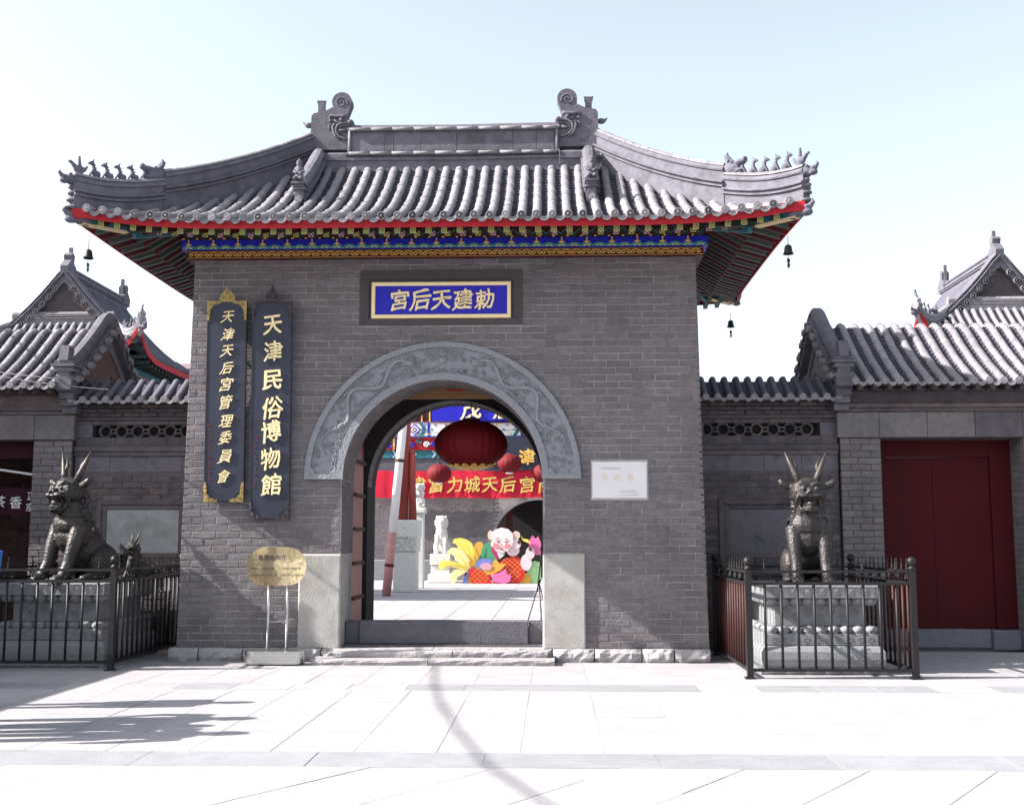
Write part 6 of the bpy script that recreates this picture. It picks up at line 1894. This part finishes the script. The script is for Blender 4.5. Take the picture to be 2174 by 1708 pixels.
# ================================================================ TOWERS AND BLOCK BEYOND
def tower(xc, yf, zo, label, sxv):
    t = thing('bell_tower', (xc, yf + 3, 0), label, 'tower', 'twin towers behind the side houses')
    W, Dp = 2.4, 6.5
    ze, zb, za = 6.35 + zo, 7.40 + zo, 8.45 + zo
    mb = MB(); mb.box(xc - W + 0.55, xc + W - 0.55, yf + 0.7, yf + Dp - 0.7, 0.0, ze - 0.35); mb.build('tower_body', M_BRICK, t)
    mb = MB(); mb.box(xc - W + 0.5, xc + W - 0.5, yf + 0.6, yf + Dp - 0.6, ze - 0.35, ze - 0.02); mb.build('painted_frieze', M_TEAL, t)
    def lift(x, y):
        a = abs(x - xc) / W; b_ = min(1, abs(y - (yf + Dp / 2)) / (Dp / 2)); 
        return 0.72 * (min(a, b_) ** 7)
    HIN = 1.25
    def zt(x, y):
        d = min(y - yf, yf + Dp - y); e = W - abs(x - xc)
        f1 = zb if d > HIN else ze + (zb - ze) * (0.6 * d / HIN + 0.4 * (d / HIN) ** 2)
        q = min(1, e / (W - 0.05)); f2 = ze + (za - ze) * (0.45 * q + 0.55 * q * q)
        return (min(f1, f2) if d < HIN + 0.04 else f2) + lift(x, y)
    # front skirt rows
    pan = MB()
    nn = int(2 * W / 0.2)
    for i in range(nn + 1):
        x = xc - W + 0.06 + i * (2 * W - 0.12) / nn
        dmax = HIN
        e = W - abs(x - xc)
        pts_ = []
        for q in range(8):
            d = dmax * q / 7
            if d > e * 1.35 + 0.02: break
            pts_.append((x, yf + d, zt(x, yf + d)))
        if len(pts_) > 1:
            mb = MB(); half_tube(mb, pts_, 0.052, 6); mb.build('barrel_tile_row', M_TILE, t)
            link('end_cap', cap_mesh, t, world_loc(t, (x, yf - 0.01, zt(x, yf) + 0.02)))
    for sx in (-1, 1):
        for k in range(int(Dp / 0.22)):
            y = yf + 0.1 + k * 0.22
            d = min(y - yf, yf + Dp - y)
            pts_ = []
            for q in range(9):
                e = (W - 0.1) * q / 8
                if d < HIN and e * 1.35 > d + 0.25: break
                pts_.append((xc + sx * (W - e), y, zt(xc + sx * (W - e), y)))
            if len(pts_) > 1: half_tube(pan, pts_, 0.05, 5)
    pan.build('side_slope_tiles', M_TILEB, t, kind='stuff')
    deck = MB(); vs = []; fs = []; NA, NB = 20, 26
    ys_ = [HIN * j / 5 for j in range(6)] + [HIN + 0.03, HIN + 0.05] + [HIN + 0.05 + (Dp - 2 * HIN - 0.1) * j / 8 for j in range(1, 9)] + [Dp - HIN - 0.03] + [Dp - HIN + HIN * j / 5 for j in range(6)]
    NB = len(ys_) - 1
    for yy_ in ys_:
        for i in range(NA + 1):
            x = xc + W * (-1 + 2 * i / NA); y = yf + yy_; vs.append((x, y, zt(x, y) - 0.02))
    n0 = len(vs)
    vs += [(a, b_, c_ - 0.09) for a, b_, c_ in vs]
    for j in range(NB):
        for i in range(NA):
            p = j * (NA + 1) + i; fs.append((p, p + 1, p + NA + 2, p + NA + 1)); fs.append((n0 + p, n0 + p + NA + 1, n0 + p + NA + 2, n0 + p + 1))
    deck.add(vs, fs); deck.build('roof_deck', M_PAN, t)
    for (a, b_) in (((-1, 0), (1, 0)), ((-1, 0), (-1, 1)), ((1, 0), (1, 1))):
        pts_ = []
        for q in range(21):
            f = q / 20; x = xc + W * (a[0] + (b_[0] - a[0]) * f); y = yf + Dp * (a[1] + (b_[1] - a[1]) * f)
            pts_.append((x, y, zt(x, y)))
        mb = MB(); mb.sweep(pts_, [(0.015, -0.03), (0.015, -0.17), (-0.015, -0.17), (-0.015, -0.03)]); mb.build('red_fascia', M_RED, t)
    raf = MB()
    for k in range(24):
        y = yf + 0.3 + k * 0.26
        for sx in (-1, 1): raf.box(*sorted((xc + sx * (W - 0.05), xc + sx * (W - 0.6))), y, y + 0.07, zt(xc + sx * W, y) - 0.26, zt(xc + sx * W, y) - 0.18)
    raf.build('rafters', M_GREEN, t, kind='stuff')
    # gable, ridges, beasts
    yg = yf + HIN
    mb = MB(); mb.prism([(xc - 1.25, zb - 0.02), (xc + 1.25, zb - 0.02), (xc, za + 0.02)], yg - 0.02, yg + 0.06); mb.build('gable_wall', M_BRICKD, t)
    mb = MB(); mb.prism([(xc - 0.6, zb + 0.08), (xc + 0.6, zb + 0.08), (xc, za - 0.45)], yg - 0.04, yg - 0.021); mb.build('gable_panel', M_RENDER, t)
    mb = MB(); mb.sweep([(xc - 1.3, yg - 0.08, zb - 0.02), (xc + 1.3, yg - 0.08, zb - 0.02)], ridge_prof(0.06, 0.2)); mb.build('waist_ridge', M_TILE, t)
    for sx in (-1, 1):
        pts_ = []
        for q in range(9):
            f = q / 8; x = xc + sx * 1.55 * (1 - f); pts_.append((x, yg - 0.06, zt(x, yg + 0.3) + 0.04))
        mb = MB(); mb.sweep(pts_, ridge_prof(0.09, 0.3)); mb.build('gable_ridge', M_RIDGE, t)
        for q in range(7):
            f = 0.12 + q * 0.12; x = xc + sx * 1.35 * (1 - f)
            link('end_cap', cap_mesh, t, world_loc(t, (x, yg - 0.18, zt(x, yg + 0.3) - 0.06)), None, (1.4, 1, 1.4))
        hipp = [(xc + sx * (W + 0.08 - q * (W - 1.25) / 8), yf - 0.05 + HIN * q / 8, zt(xc + sx * (W - q * (W - 1.25) / 8), yf + HIN * q / 8) + 0.02) for q in range(9)]
        mb = MB(); mb.sweep(hipp, ridge_prof(0.06, 0.26)); hr = mb.build('hip_ridge', M_TILE, t)
        a = math.atan2(HIN, -sx * (W - 1.25))
        for k in range(4):
            p = Vector(hipp[0]).lerp(Vector(hipp[8]), 0.04 + 0.13 * k); p.z = zt(xc + sx * (W - (0.04 + 0.13 * k) * (W - 1.25)), yf + HIN * (0.04 + 0.13 * k)) + 0.27
            link('roof_beast', BEAST, hr, world_loc(hr, p), (0, 0, a), (1, 1, 1.1))
        p = Vector(hipp[5]); link('hip_beast', BIGB, hr, world_loc(hr, p + Vector((0, 0, 0.27))), (0, 0, a), (0.8, 0.8, 0.8))
        link('beast_head_cap', BCAP, hr, world_loc(hr, Vector(hipp[0]) + Vector((0, 0, -0.12))), (0, 0, a), (0.8, 0.8, 0.8))
    mb = MB(); mb.sweep([(xc, yg - 0.1, za + 0.0), (xc, yf + Dp - HIN, za + 0.0)], ridge_prof(0.08, 0.34)); mb.build('main_ridge', M_RIDGE, t)
    for (yy, fl) in ((yg - 0.05, 1), (yf + Dp - HIN, -1)):
        mb = MB(); prism_x(mb, [(p[0] * fl + yy, p[1] + za) for p in ((-0.12, 0.1), (0.34, 0.1), (0.36, 0.35), (0.22, 0.42), (0.25, 0.62), (0.13, 0.7), (0.02, 0.62), (0.06, 0.5), (-0.06, 0.4), (-0.16, 0.3))][::fl], xc - 0.1, xc + 0.1)
        mb.box(xc - 0.04, xc + 0.04, yy + fl * 0.22 - 0.04, yy + fl * 0.22 + 0.04, za + 0.4, za + 0.85)
        mb.build('ridge_dragon', M_RIDGE, t)
    return t
tower(-10.95, 11.5, -0.2, 'left tower roof with dark gable and red eave rising behind the left side house', -1)
tower(12.52, 11.5, 0.02, 'right tower roof with dark gable rising behind the right side house', 1)
wind_bell((-9.02, 11.5, 6.65), 'tiny pale bell under the corner of the left tower roof')

ap = thing('apartment_block', (-31, 80, 0), 'distant pinkish apartment block glimpsed behind the left tower', 'apartment block')
mb = MB(); mb.box(-36, -24, 80, 92, 0, 16.0); mb.build('walls', M_APT, ap)
mb = MB(); mb.box(-36.2, -23.8, 79.8, 92.2, 16.0, 16.5); mb.build('roof', M_APT, ap)
wm_ = MB(); wm_.box(-0.55, 0.55, -0.02, 0.0, 0, 1.4); wmesh = wm_.mesh('window', M_GLASS)
fm_ = MB()
for (a, b_, c_, d_) in ((-0.62, -0.55, -0.04, 1.44), (0.55, 0.62, -0.04, 1.44), (-0.03, 0.03, 0, 1.4), (-0.55, 0.55, -0.07, 0), (-0.55, 0.55, 1.4, 1.46)): fm_.box(a, b_, -0.05, 0.0, c_, d_)
fmesh = fm_.mesh('window_frame', M_WHITE)
for fl in range(5):
    for k in range(6):
        o = link('window', wmesh, ap, world_loc(ap, (-35 + k * 1.95, 80, 1.6 + fl * 3.0)))
        link('frame', fmesh, o, (0, 0, 0))

# ================================================================ BRONZE BEASTS, PEDESTALS, RAILINGS
def qilin_mesh(hump=0.0):
    mb = MB()
    mb.ell((0, 0.42, 0.27), (0.25, 0.28, 0.25))
    mb.ell((0, 0.2, 0.42), (0.23, 0.3, 0.26), ('X', R_(-32)))
    mb.ell((0, -0.02, 0.62), (0.24, 0.25, 0.28), ('X', R_(-20)))
    mb.ell((0, -0.1, 0.76), (0.255, 0.2, 0.2))
    mb.tube([(0, -0.08, 0.85), (0, -0.13, 1.0), (0, -0.15, 1.12)], [0.20, 0.17, 0.17], 14)
    for s_ in (-1, 1):
        mb.tube([(s_ * 0.19, -0.1, 0.72), (s_ * 0.2, -0.2, 0.48), (s_ * 0.19, -0.27, 0.24), (s_ * 0.2, -0.36, 0.06)], [0.125, 0.095, 0.075, 0.075], 12)
        mb.ell((s_ * 0.2, -0.42, 0.045), (0.085, 0.11, 0.05))
        for k in (-1, 0, 1): mb.ell((s_ * 0.2 + k * 0.045, -0.49, 0.035), (0.028, 0.05, 0.032), n=8, m=5)
        mb.ell((s_ * 0.225, 0.3, 0.24), (0.115, 0.24, 0.22)); mb.ell((s_ * 0.26, 0.08, 0.055), (0.08, 0.17, 0.055))
        mb.ell((s_ * 0.26, -0.04, 0.045), (0.075, 0.08, 0.045))
        # flame curls at the shoulder
        for k in range(3): mb.tube([(s_ * 0.23, -0.06 + 0.05 * k, 0.86 - 0.03 * k), (s_ * 0.27, 0.02 + 0.05 * k, 0.8)], [0.03, 0.008], 6)
        # brows, eyes, cheeks, ears
        mb.tube([(s_ * 0.03, -0.33, 1.28), (s_ * 0.1, -0.32, 1.315), (s_ * 0.175, -0.25, 1.29)], [0.03, 0.036, 0.022], 8)
        mb.ell((s_ * 0.085, -0.335, 1.235), (0.036, 0.03, 0.032)); mb.ell((s_ * 0.17, -0.22, 1.16), (0.06, 0.09, 0.085))
        mb.tube([(s_ * 0.17, -0.12, 1.27), (s_ * 0.27, -0.12, 1.285), (s_ * 0.345, -0.13, 1.33), (s_ * 0.37, -0.13, 1.37)], [0.035, 0.055, 0.05, 0.02], 8)
        mb.ell((s_ * 0.13, -0.18, 1.2), (0.11, 0.17, 0.15))
        # upper lip swelling and moustache hanging beside the jaw
        mb.ell((s_ * 0.075, -0.36, 1.145), (0.085, 0.085, 0.045)); mb.tube([(s_ * 0.15, -0.33, 1.14), (s_ * 0.185, -0.28, 1.03), (s_ * 0.19, -0.26, 0.90)], [0.028, 0.02, 0.008], 7)
        mb.tube([(s_ * 0.12, -0.3, 1.10), (s_ * 0.13, -0.28, 1.0), (s_ * 0.10, -0.32, 0.955)], [0.03, 0.026, 0.024], 7)
        for k in range(6):                       # mane curls down the neck
            mb.ell((s_ * (0.17 + 0.012 * (k % 2)), -0.03 + 0.03 * (k % 3), 1.2 - 0.065 * k), (0.045, 0.06, 0.04), n=8, m=5)
    mb.ell((0, -0.17, 1.22), (0.19, 0.19, 0.17)); mb.ell((0, -0.14, 1.32), (0.15, 0.16, 0.07))
    mb.ell((0, -0.4, 1.205), (0.055, 0.05, 0.036)); mb.ell((-0.035, -0.425, 1.19), (0.025, 0.02, 0.02)); mb.ell((0.035, -0.425, 1.19), (0.025, 0.02, 0.02))
    mb.ell((0, -0.34, 1.135), (0.11, 0.10, 0.035)); mb.ell((0, -0.32, 0.97), (0.115, 0.11, 0.032), ('X', R_(14)))
    mb.tube([(-0.11, -0.36, 0.985), (0, -0.42, 0.995), (0.11, -0.36, 0.985)], [0.016, 0.02, 0.016], 7)
    for k in (-2, -1, 0, 1, 2): mb.tube([(k * 0.04, -0.35, 0.95), (k * 0.045, -0.34, 0.87 + 0.012 * abs(k))], [0.03, 0.008], 6)
    mb.ell((0, -0.19, 1.05), (0.10, 0.12, 0.09))
    for k in range(9):                            # ridge of curls down the back
        f = k / 8; mb.ell((0, 0.08 + 0.52 * f, 1.15 - 0.75 * f - 0.1 * math.sin(f * PI)), (0.05, 0.06, 0.05), n=8, m=5)
    mb.tube([(0, 0.62, 0.2), (0.1, 0.76, 0.2), (0.16, 0.74, 0.38), (0.1, 0.68, 0.5)], [0.08, 0.075, 0.06, 0.02], 9)
    return mb
QM = fuse(qilin_mesh(), 'beast_body', M_BRONZE, 0.013, 1)
def horns(t):
    for s_ in (-1, 1):
        mb = MB(); mb.tube([(s_ * 0.11, -0.12, 1.33), (s_ * 0.15, -0.10, 1.44), (s_ * 0.20, -0.07, 1.56), (s_ * 0.275, -0.04, 1.74)], [0.05, 0.043, 0.034, 0.008], 10)
        mb.tube([(s_ * 0.15, -0.10, 1.45), (s_ * 0.14, -0.06, 1.55), (s_ * 0.185, -0.03, 1.66)], [0.03, 0.026, 0.006], 8)
        for k in range(3): mb.ell((s_ * (0.115 + 0.014 * k), -0.12, 1.35 + 0.035 * k), (0.042, 0.042, 0.012), n=10, m=5)
        mb.build('horn', M_BRONZES, t, smooth=True, loc=(0, 0, 0))
        mb = MB(); mb.ell((s_ * 0.085, -0.358, 1.235), (0.024, 0.018, 0.022)); mb.build('eye', M_BRONZES, t, smooth=True, loc=(0, 0, 0))
    mb = MB()
    for k in range(-4, 5): mb.tube([(k * 0.021, -0.40 + 0.01 * abs(k), 1.115), (k * 0.021, -0.40 + 0.01 * abs(k), 1.085)], [0.01, 0.006], 5); mb.tube([(k * 0.021, -0.385 + 0.01 * abs(k), 1.0), (k * 0.021, -0.385 + 0.01 * abs(k), 1.025)], [0.01, 0.006], 5)
    mb.tube([(0, -0.2, 1.03), (0, -0.33, 1.035), (0, -0.40, 1.045)], [0.06, 0.055, 0.03], 8)
    mb.build('teeth_and_tongue', M_BRONZES, t, smooth=True, loc=(0, 0, 0))
def qilin(loc, rz, label, sc_=1.0, mesh=None):
    t = thing('bronze_beast', loc, label, 'statue', 'horned bronze beasts guarding the gate', rz)
    t.scale = (sc_, sc_, sc_)
    link('body', QM, t)
    horns(t)
    mb = MB(); mb.box(-0.34, 0.34, -0.58, 0.85, -0.03, 0.008); mb.build('base_plate', M_BRONZE, t, loc=(0, 0, 0))
    return t
def pedestal(xc, y0, y1, label, hw_=0.7):
    t = thing('stone_pedestal', (xc, (y0 + y1) / 2, 0), label, 'pedestal', 'carved pedestals of the bronze beasts')
    def ringbox(name, e, z0, z1, c_=0.012, m=M_GSTONE):
        mb = MB(); mb.chbox(xc - hw_ + e, xc + hw_ - e, y0 + e, y1 - e, z0, z1, c_); return mb.build(name, m, t)
    ringbox('foot_slab', -0.05, 0.0, 0.055)
    ft = MB()
    for k in range(6): ft.ell((xc - hw_ + 0.12 + k * (2 * hw_ - 0.24) / 5, y0 - 0.05, 0.04), (0.11, 0.025, 0.03), n=10, m=6)
    ft.build('cloud_feet', M_GSTONE, t, smooth=True)
    mb = MB(); a = -0.02
    prof_ = [(0.0, 0.06), (-0.03, 0.10), (-0.045, 0.18), (-0.04, 0.27), (-0.01, 0.32), (0.02, 0.335)]
    vs = []; fs = []
    for e, z in prof_:
        vs += [(xc - hw_ + e, y0 + e, z), (xc + hw_ - e, y0 + e, z), (xc + hw_ - e, y1 - e, z), (xc - hw_ + e, y1 - e, z)]
    for l in range(len(prof_) - 1):
        for k in range(4): fs.append((l * 4 + k, l * 4 + (k + 1) % 4, (l + 1) * 4 + (k + 1) % 4, (l + 1) * 4 + k))
    fs += [(0, 3, 2, 1), tuple(range(4 * (len(prof_) - 1), 4 * len(prof_)))]
    mb.add(vs, fs); mb.build('swelling_course', M_GSTONE, t)
    lo = ringbox('lower_slab', 0.02, 0.337, 0.485)
    dm_ = MB()
    nfl = 10
    for k in range(nfl):
        x = xc - hw_ + 0.12 + k * (2 * hw_ - 0.24) / (nfl - 1)
        for q in range(8):
            aa = q * PI / 4; dm_.tube([(x + 0.012 * math.cos(aa), y0 + 0.018, 0.41 + 0.012 * math.sin(aa)), (x + 0.042 * math.cos(aa), y0 + 0.018, 0.41 + 0.042 * math.sin(aa))], [0.004, 0.007], 4)
    dm_.build('flower_relief', M_GSTONE, lo)
    LP_ = MB()
    LP_.ell((0, 0, 0), (0.075, 0.06, 0.055), n=12, m=8); LP_.ell((0, -0.03, 0.01), (0.045, 0.04, 0.035), n=10, m=6)
    lpm = LP_.mesh('lotus_petal', M_GSTONE, True)
    for (zz, e) in ((0.52, 0.07), (0.87, 0.07)):
        for k in range(9): link('lotus_petal', lpm, t, world_loc(t, (xc - hw_ + 0.1 + k * (2 * hw_ - 0.2) / 8, y0 + e, zz)))
        for s_ in (-1, 1):
            for k in range(13): link('lotus_petal', lpm, t, world_loc(t, (xc + s_ * (hw_ - e), y0 + 0.1 + k * (y1 - y0 - 0.2) / 12, zz)), (0, 0, PI / 2 * s_))
    ringbox('petal_bed', 0.08, 0.487, 0.56)
    wst = ringbox('waist', 0.15, 0.562, 0.83)
    rl = MB()
    for k in range(7):
        spiral(rl, xc - 0.42 + k * 0.14, 0.69 + 0.03 * (-1) ** k, 0.06, 1.7, 0.012, y0 + 0.15, (-1) ** k, 16)
    for k in range(12): spiral_x = 0
    rl.build('scroll_relief', M_GSTONE, wst, smooth=True)
    ringbox('upper_bed', 0.08, 0.832, 0.905)
    up = ringbox('top_slab', 0.0, 0.907, 1.06, 0.008)
    kp = MB()                                     # woven key pattern on the front of the top slab
    for k in range(15):
        x = xc - hw_ + 0.05 + k * (2 * hw_ - 0.1) / 15; w_ = (2 * hw_ - 0.1) / 15
        for q in range(3):
            o_ = q * 0.03
            if k % 2: pl = [(x + o_, 0.922), (x + w_, 0.922 + 0.12 - o_)]
            else: pl = [(x + o_, 1.042), (x + w_, 0.922 + o_)]
            kp.tube([(pl[0][0], y0 - 0.002, pl[0][1]), (pl[1][0], y0 - 0.002, pl[1][1])], 0.0055, 4)
    kp.tube([(xc - hw_ + 0.03, y0 - 0.002, 0.918), (xc + hw_ - 0.03, y0 - 0.002, 0.918)], 0.005, 4); kp.tube([(xc - hw_ + 0.03, y0 - 0.002, 1.046), (xc + hw_ - 0.03, y0 - 0.002, 1.046)], 0.005, 4)
    kp.build('key_pattern', M_GSTONE, up)
    return t
pedestal(4.70, -1.38, 0.55, 'pale carved stone pedestal with lotus courses inside the right railing')
pedestal(-5.02, -0.95, 0.95, 'shaded carved stone pedestal inside the left railing')
qilin((4.70, -0.72, 1.07), R_(-4), 'horned bronze beast sitting on the right pedestal with open jaws, facing the street', 0.96)
qilin((-4.98, -0.35, 1.07), R_(-26), 'horned bronze beast on the left pedestal turned a little to the left', 0.99)
# cub climbing behind the left beast
cub = thing('bronze_cub', (-4.42, 0.42, 1.07), 'small bronze cub with stub horns behind the left beast', 'statue', None, R_(-35))
cub.scale = (0.36, 0.36, 0.38)
link('body', QM, cub)
horns(cub)
# railings
BARM = MB(); BARM.tube([(0, 0, 0.1), (0, 0, 1.1)], 0.0165, 6); 
barK = BARM.mesh('bar', M_BLACK, True); BARR = barK.copy(); BARR.materials.clear(); BARR.materials.append(M_RIRON)
FIN = MB(); FIN.lathe([(0.014, 0), (0.014, 0.03), (0.006, 0.04), (0.016, 0.06), (0.006, 0.085), (0.005, 0.11), (0.009, 0.12), (0.0, 0.15)], 8); finm = FIN.mesh('finial', M_BLACK, True)
SCR = MB(); spiral(SCR, -0.045, 0, 0.045, 1.5, 0.007, 0, 1, 18); spiral(SCR, 0.045, 0, 0.045, 1.5, 0.007, 0, -1, 18); scrm = SCR.mesh('scroll', M_BLACK, True)
def railing(x0, x1, y0, y1, label, nfx, nfy, redside=True):
    t = thing('iron_railing', ((x0 + x1) / 2, (y0 + y1) / 2, 0), label, 'railing', 'iron railings round the bronze beasts')
    for (x, y) in ((x0, y0), (x1, y0), (x1, y1), (x0, y1)):
        mb = MB(); mb.box(x - 0.035, x + 0.035, y - 0.035, y + 0.035, 0.0, 1.27); mb.box(x - 0.06, x + 0.06, y - 0.06, y + 0.06, 0, 0.02); p = mb.build('post', M_BLACK, t)
        mb = MB(); mb.lathe([(0.048, 1.272), (0.048, 1.285), (0.022, 1.30), (0.022, 1.315), (0.04, 1.325), (0.055, 1.365), (0.04, 1.405), (0.0, 1.418)], 14, c=(x, y, 0)); mb.build('ball', M_BLACK, p, smooth=True)
    def run(xa, ya, xb, yb, n, red):
        L_ = math.hypot(xb - xa, yb - ya); dx, dy = (xb - xa) / L_, (yb - ya) / L_
        for (z, th) in ((0.1, 0.018), (1.10, 0.018), (1.24, 0.016)):
            mb = MB(); nx_, ny_ = -dy, dx
            vs = []
            for (px, py) in ((xa + dx * 0.036, ya + dy * 0.036), (xb - dx * 0.036, yb - dy * 0.036)):
                for (a, b_) in ((-1, -1), (1, -1), (1, 1), (-1, 1)): vs.append((px + nx_ * 0.02 * a, py + ny_ * 0.02 * a, z + th * b_))
            mb.add(vs, [(0, 1, 2, 3), (7, 6, 5, 4), (0, 4, 5, 1), (1, 5, 6, 2), (2, 6, 7, 3), (3, 7, 4, 0)])
            mb.build('rail', M_BLACK, t)
        for k in range(n):
            f = (k + 1) / (n + 1); x, y = xa + (xb - xa) * f, ya + (yb - ya) * f
            link('bar', BARR if red else barK, t, world_loc(t, (x, y, 0.0)))
            link('finial', finm, t, world_loc(t, (x, y, 1.25))) if (k % 2 == 0 or red) else None
            if k % 2 == 0: link('scroll', scrm, t, world_loc(t, (x, y, 1.17)), (0, 0, math.atan2(dy, dx)))
    run(x0, y0, x1, y0, nfx, False); run(x1, y0, x1, y1, nfy, redside); run(x0, y0, x0, y1, nfy, redside); run(x0, y1, x1, y1, nfx, False)
    return t
railing(3.74, 5.66, -1.85, 0.95, 'black iron railing round the right bronze beast and its pedestal', 9, 13)
railing(-6.02, -4.08, -1.27, 1.42, 'black iron railing round the left bronze beast, cut by the left edge of the picture', 9, 14, False)

# ================================================================ PEOPLE AND BUILDING JUST OUTSIDE THE LEFT EDGE
def person(loc, rz, label, top, h=1.72, arm=0.0, stride=0.0, wide=1.0):
    t = thing('person', loc, label, 'person', None, rz)
    k = h / 1.72
    mb = MB()
    mb.ell((0, 0, 0.98), (0.165, 0.12, 0.14)); mb.ell((0, 0.01, 1.15), (0.155, 0.11, 0.18)); mb.ell((0, 0.0, 1.32), (0.19, 0.12, 0.14))
    mb.tube([(0, 0.01, 1.38), (0, 0.0, 1.50)], [0.07, 0.055], 10)
    mb.ell((0, -0.01, 1.60), (0.078, 0.098, 0.118)); mb.ell((0, -0.10, 1.585), (0.017, 0.022, 0.026)); mb.ell((0, -0.075, 1.535), (0.04, 0.03, 0.025))
    for s_ in (-1, 1):
        mb.tube([(s_ * 0.19, 0, 1.39), (s_ * (0.25 + arm * 0.08), 0.02, 1.12), (s_ * (0.24 + arm * 0.05), -0.06 - arm * 0.1, 0.88)], [0.068, 0.052, 0.036], 10)
        hx, hy, hz = s_ * (0.24 + arm * 0.05), -0.07 - arm * 0.11, 0.84
        mb.ell((hx, hy, hz), (0.02, 0.038, 0.05))
        for q in range(4): mb.tube([(hx, hy - 0.025 + q * 0.017, hz - 0.04), (hx - s_ * 0.008, hy - 0.03 + q * 0.017, hz - 0.085), (hx - s_ * 0.02, hy - 0.03 + q * 0.017, hz - 0.115 + 0.008 * abs(q - 1.5))], [0.010, 0.009, 0.006], 6)
        mb.tube([(hx, hy - 0.03, hz + 0.01), (hx - s_ * 0.02, hy - 0.055, hz - 0.04)], [0.011, 0.007], 6)
        mb.tube([(s_ * 0.09, 0, 0.95), (s_ * 0.1, -0.02 + s_ * stride * 0.4, 0.52), (s_ * 0.1, 0.02 + s_ * stride, 0.08)], [0.098, 0.066, 0.046], 12)
        mb.ell((s_ * 0.1, -0.05 + s_ * stride, 0.035), (0.045, 0.13, 0.038))
        mb.ell((s_ * 0.08, 0.005, 1.59), (0.012, 0.022, 0.032))
    me = fuse(mb, 'body', [M_SKIN, top, M_TROUS, M_SHOE], 0.011, 2)
    for p in me.polygons:
        c_ = p.center
        if c_.z > 1.455 or (abs(c_.x) > 0.18 and c_.z < 0.90): p.material_index = 0
        elif c_.z > 0.90: p.material_index = 1
        elif c_.z > 0.075: p.material_index = 2
        else: p.material_index = 3
    link('body', me, t)
    mb = MB(); mb.ell((0, 0.02, 1.635), (0.086, 0.10, 0.098)); mb.ell((0, 0.06, 1.57), (0.075, 0.06, 0.08)); link('hair', fuse(mb, 'hair', M_HAIR, 0.012, 1), t)
    for s_ in (-1, 1):
        mb = MB(); mb.ell((s_ * 0.03, -0.098, 1.61), (0.012, 0.006, 0.006), n=8, m=5); mb.build('eye', M_HAIR, t, loc=(0, 0, 0))
    mb = MB(); mb.ell((0, -0.104, 1.545), (0.022, 0.006, 0.006), n=8, m=5); mb.build('mouth', M_REDI, t, loc=(0, 0, 0))
    t.scale = (k * wide, k * wide, k)
    return t
person((-4.20, -4.45, 0), R_(80), 'person in a blue jacket at the left edge of the picture', M_JACKET, 1.86, -0.6)
person((-3.92, -5.50, 0), R_(82), 'person in a long grey coat just outside the left edge, second from the camera', M_COATG, 1.86, 0.2, 0.1, 1.2)
person((-3.95, -5.90, 0), R_(95), 'shorter person in a grey coat standing between two others outside the left edge', M_COATG, 1.70, 0.2, 0.0, 1.15)
person((-3.72, -6.30, 0), R_(88), 'person in a grey coat nearest the camera, casting the lowest shadow on the paving', M_COATG, 1.82, 0.2, 0.05, 1.2)
sb = thing('street_building', (-9.5, -3, 0), 'low brick street building standing left of the plaza with a flat eave', 'building')
mb = MB(); mb.box(-12, -8.55, -5.6, 0.62, 0.0, 3.05); mb.build('walls', M_BRICKD, sb)
mb = MB(); mb.box(-12.2, -8.3, -5.8, 0.8, 3.05, 3.2); mb.build('eave', M_TILE, sb)
for yy in (-4.6, -2.9, -1.2):
    mb = MB(); mb.box(-8.55, -8.5, yy - 0.6, yy + 0.6, 0.9, 2.3); f = mb.build('window_frame', M_DRED, sb)
    mb = MB(); mb.box(-8.5, -8.495, yy - 0.5, yy + 0.5, 1.0, 2.2); mb.build('pane', M_GLASS, f)
cb = thing('overhead_cable', (-8, -6, 6), 'thick overhead cable outside the left edge whose shadow crosses the paving', 'cable')
SH = Vector((1 / 0.71, 0.165 / 0.71, 0))
mb = MB(); pts_ = []
for (gx_, gy_) in ((-0.6, 6.0), (-0.25, 1.5), (-0.07, -0.75), (0.08, -2.4), (0.30, -3.97), (0.62, -5.7), (0.94, -7.15), (1.36, -8.35), (2.2, -10.5), (3.2, -13.0)):
    pts_.append(Vector((gx_, gy_, 0)) - SH * 6.0 + Vector((0, 0, 6.0)))
mb.tube(pts_, 0.02, 6); mb.build('cable', M_BLACK, cb)
for p in (pts_[0], pts_[-1]):
    t = thing('cable_pole', (p.x, p.y, 0), 'plain grey pole carrying the overhead cable ' + ('behind the street building' if p.y > 0 else 'near the camera'), 'pole')
    mb = MB(); mb.tube([(0, 0, 0), (0, 0, 6.2)], [0.1, 0.07], 10); mb.build('shaft', M_STONED, t, loc=(0, 0, 0))
    mb = MB(); mb.box(-0.4, 0.4, -0.03, 0.03, 5.95, 6.02); mb.build('cross_arm', M_BLACK, t, loc=(0, 0, 0))
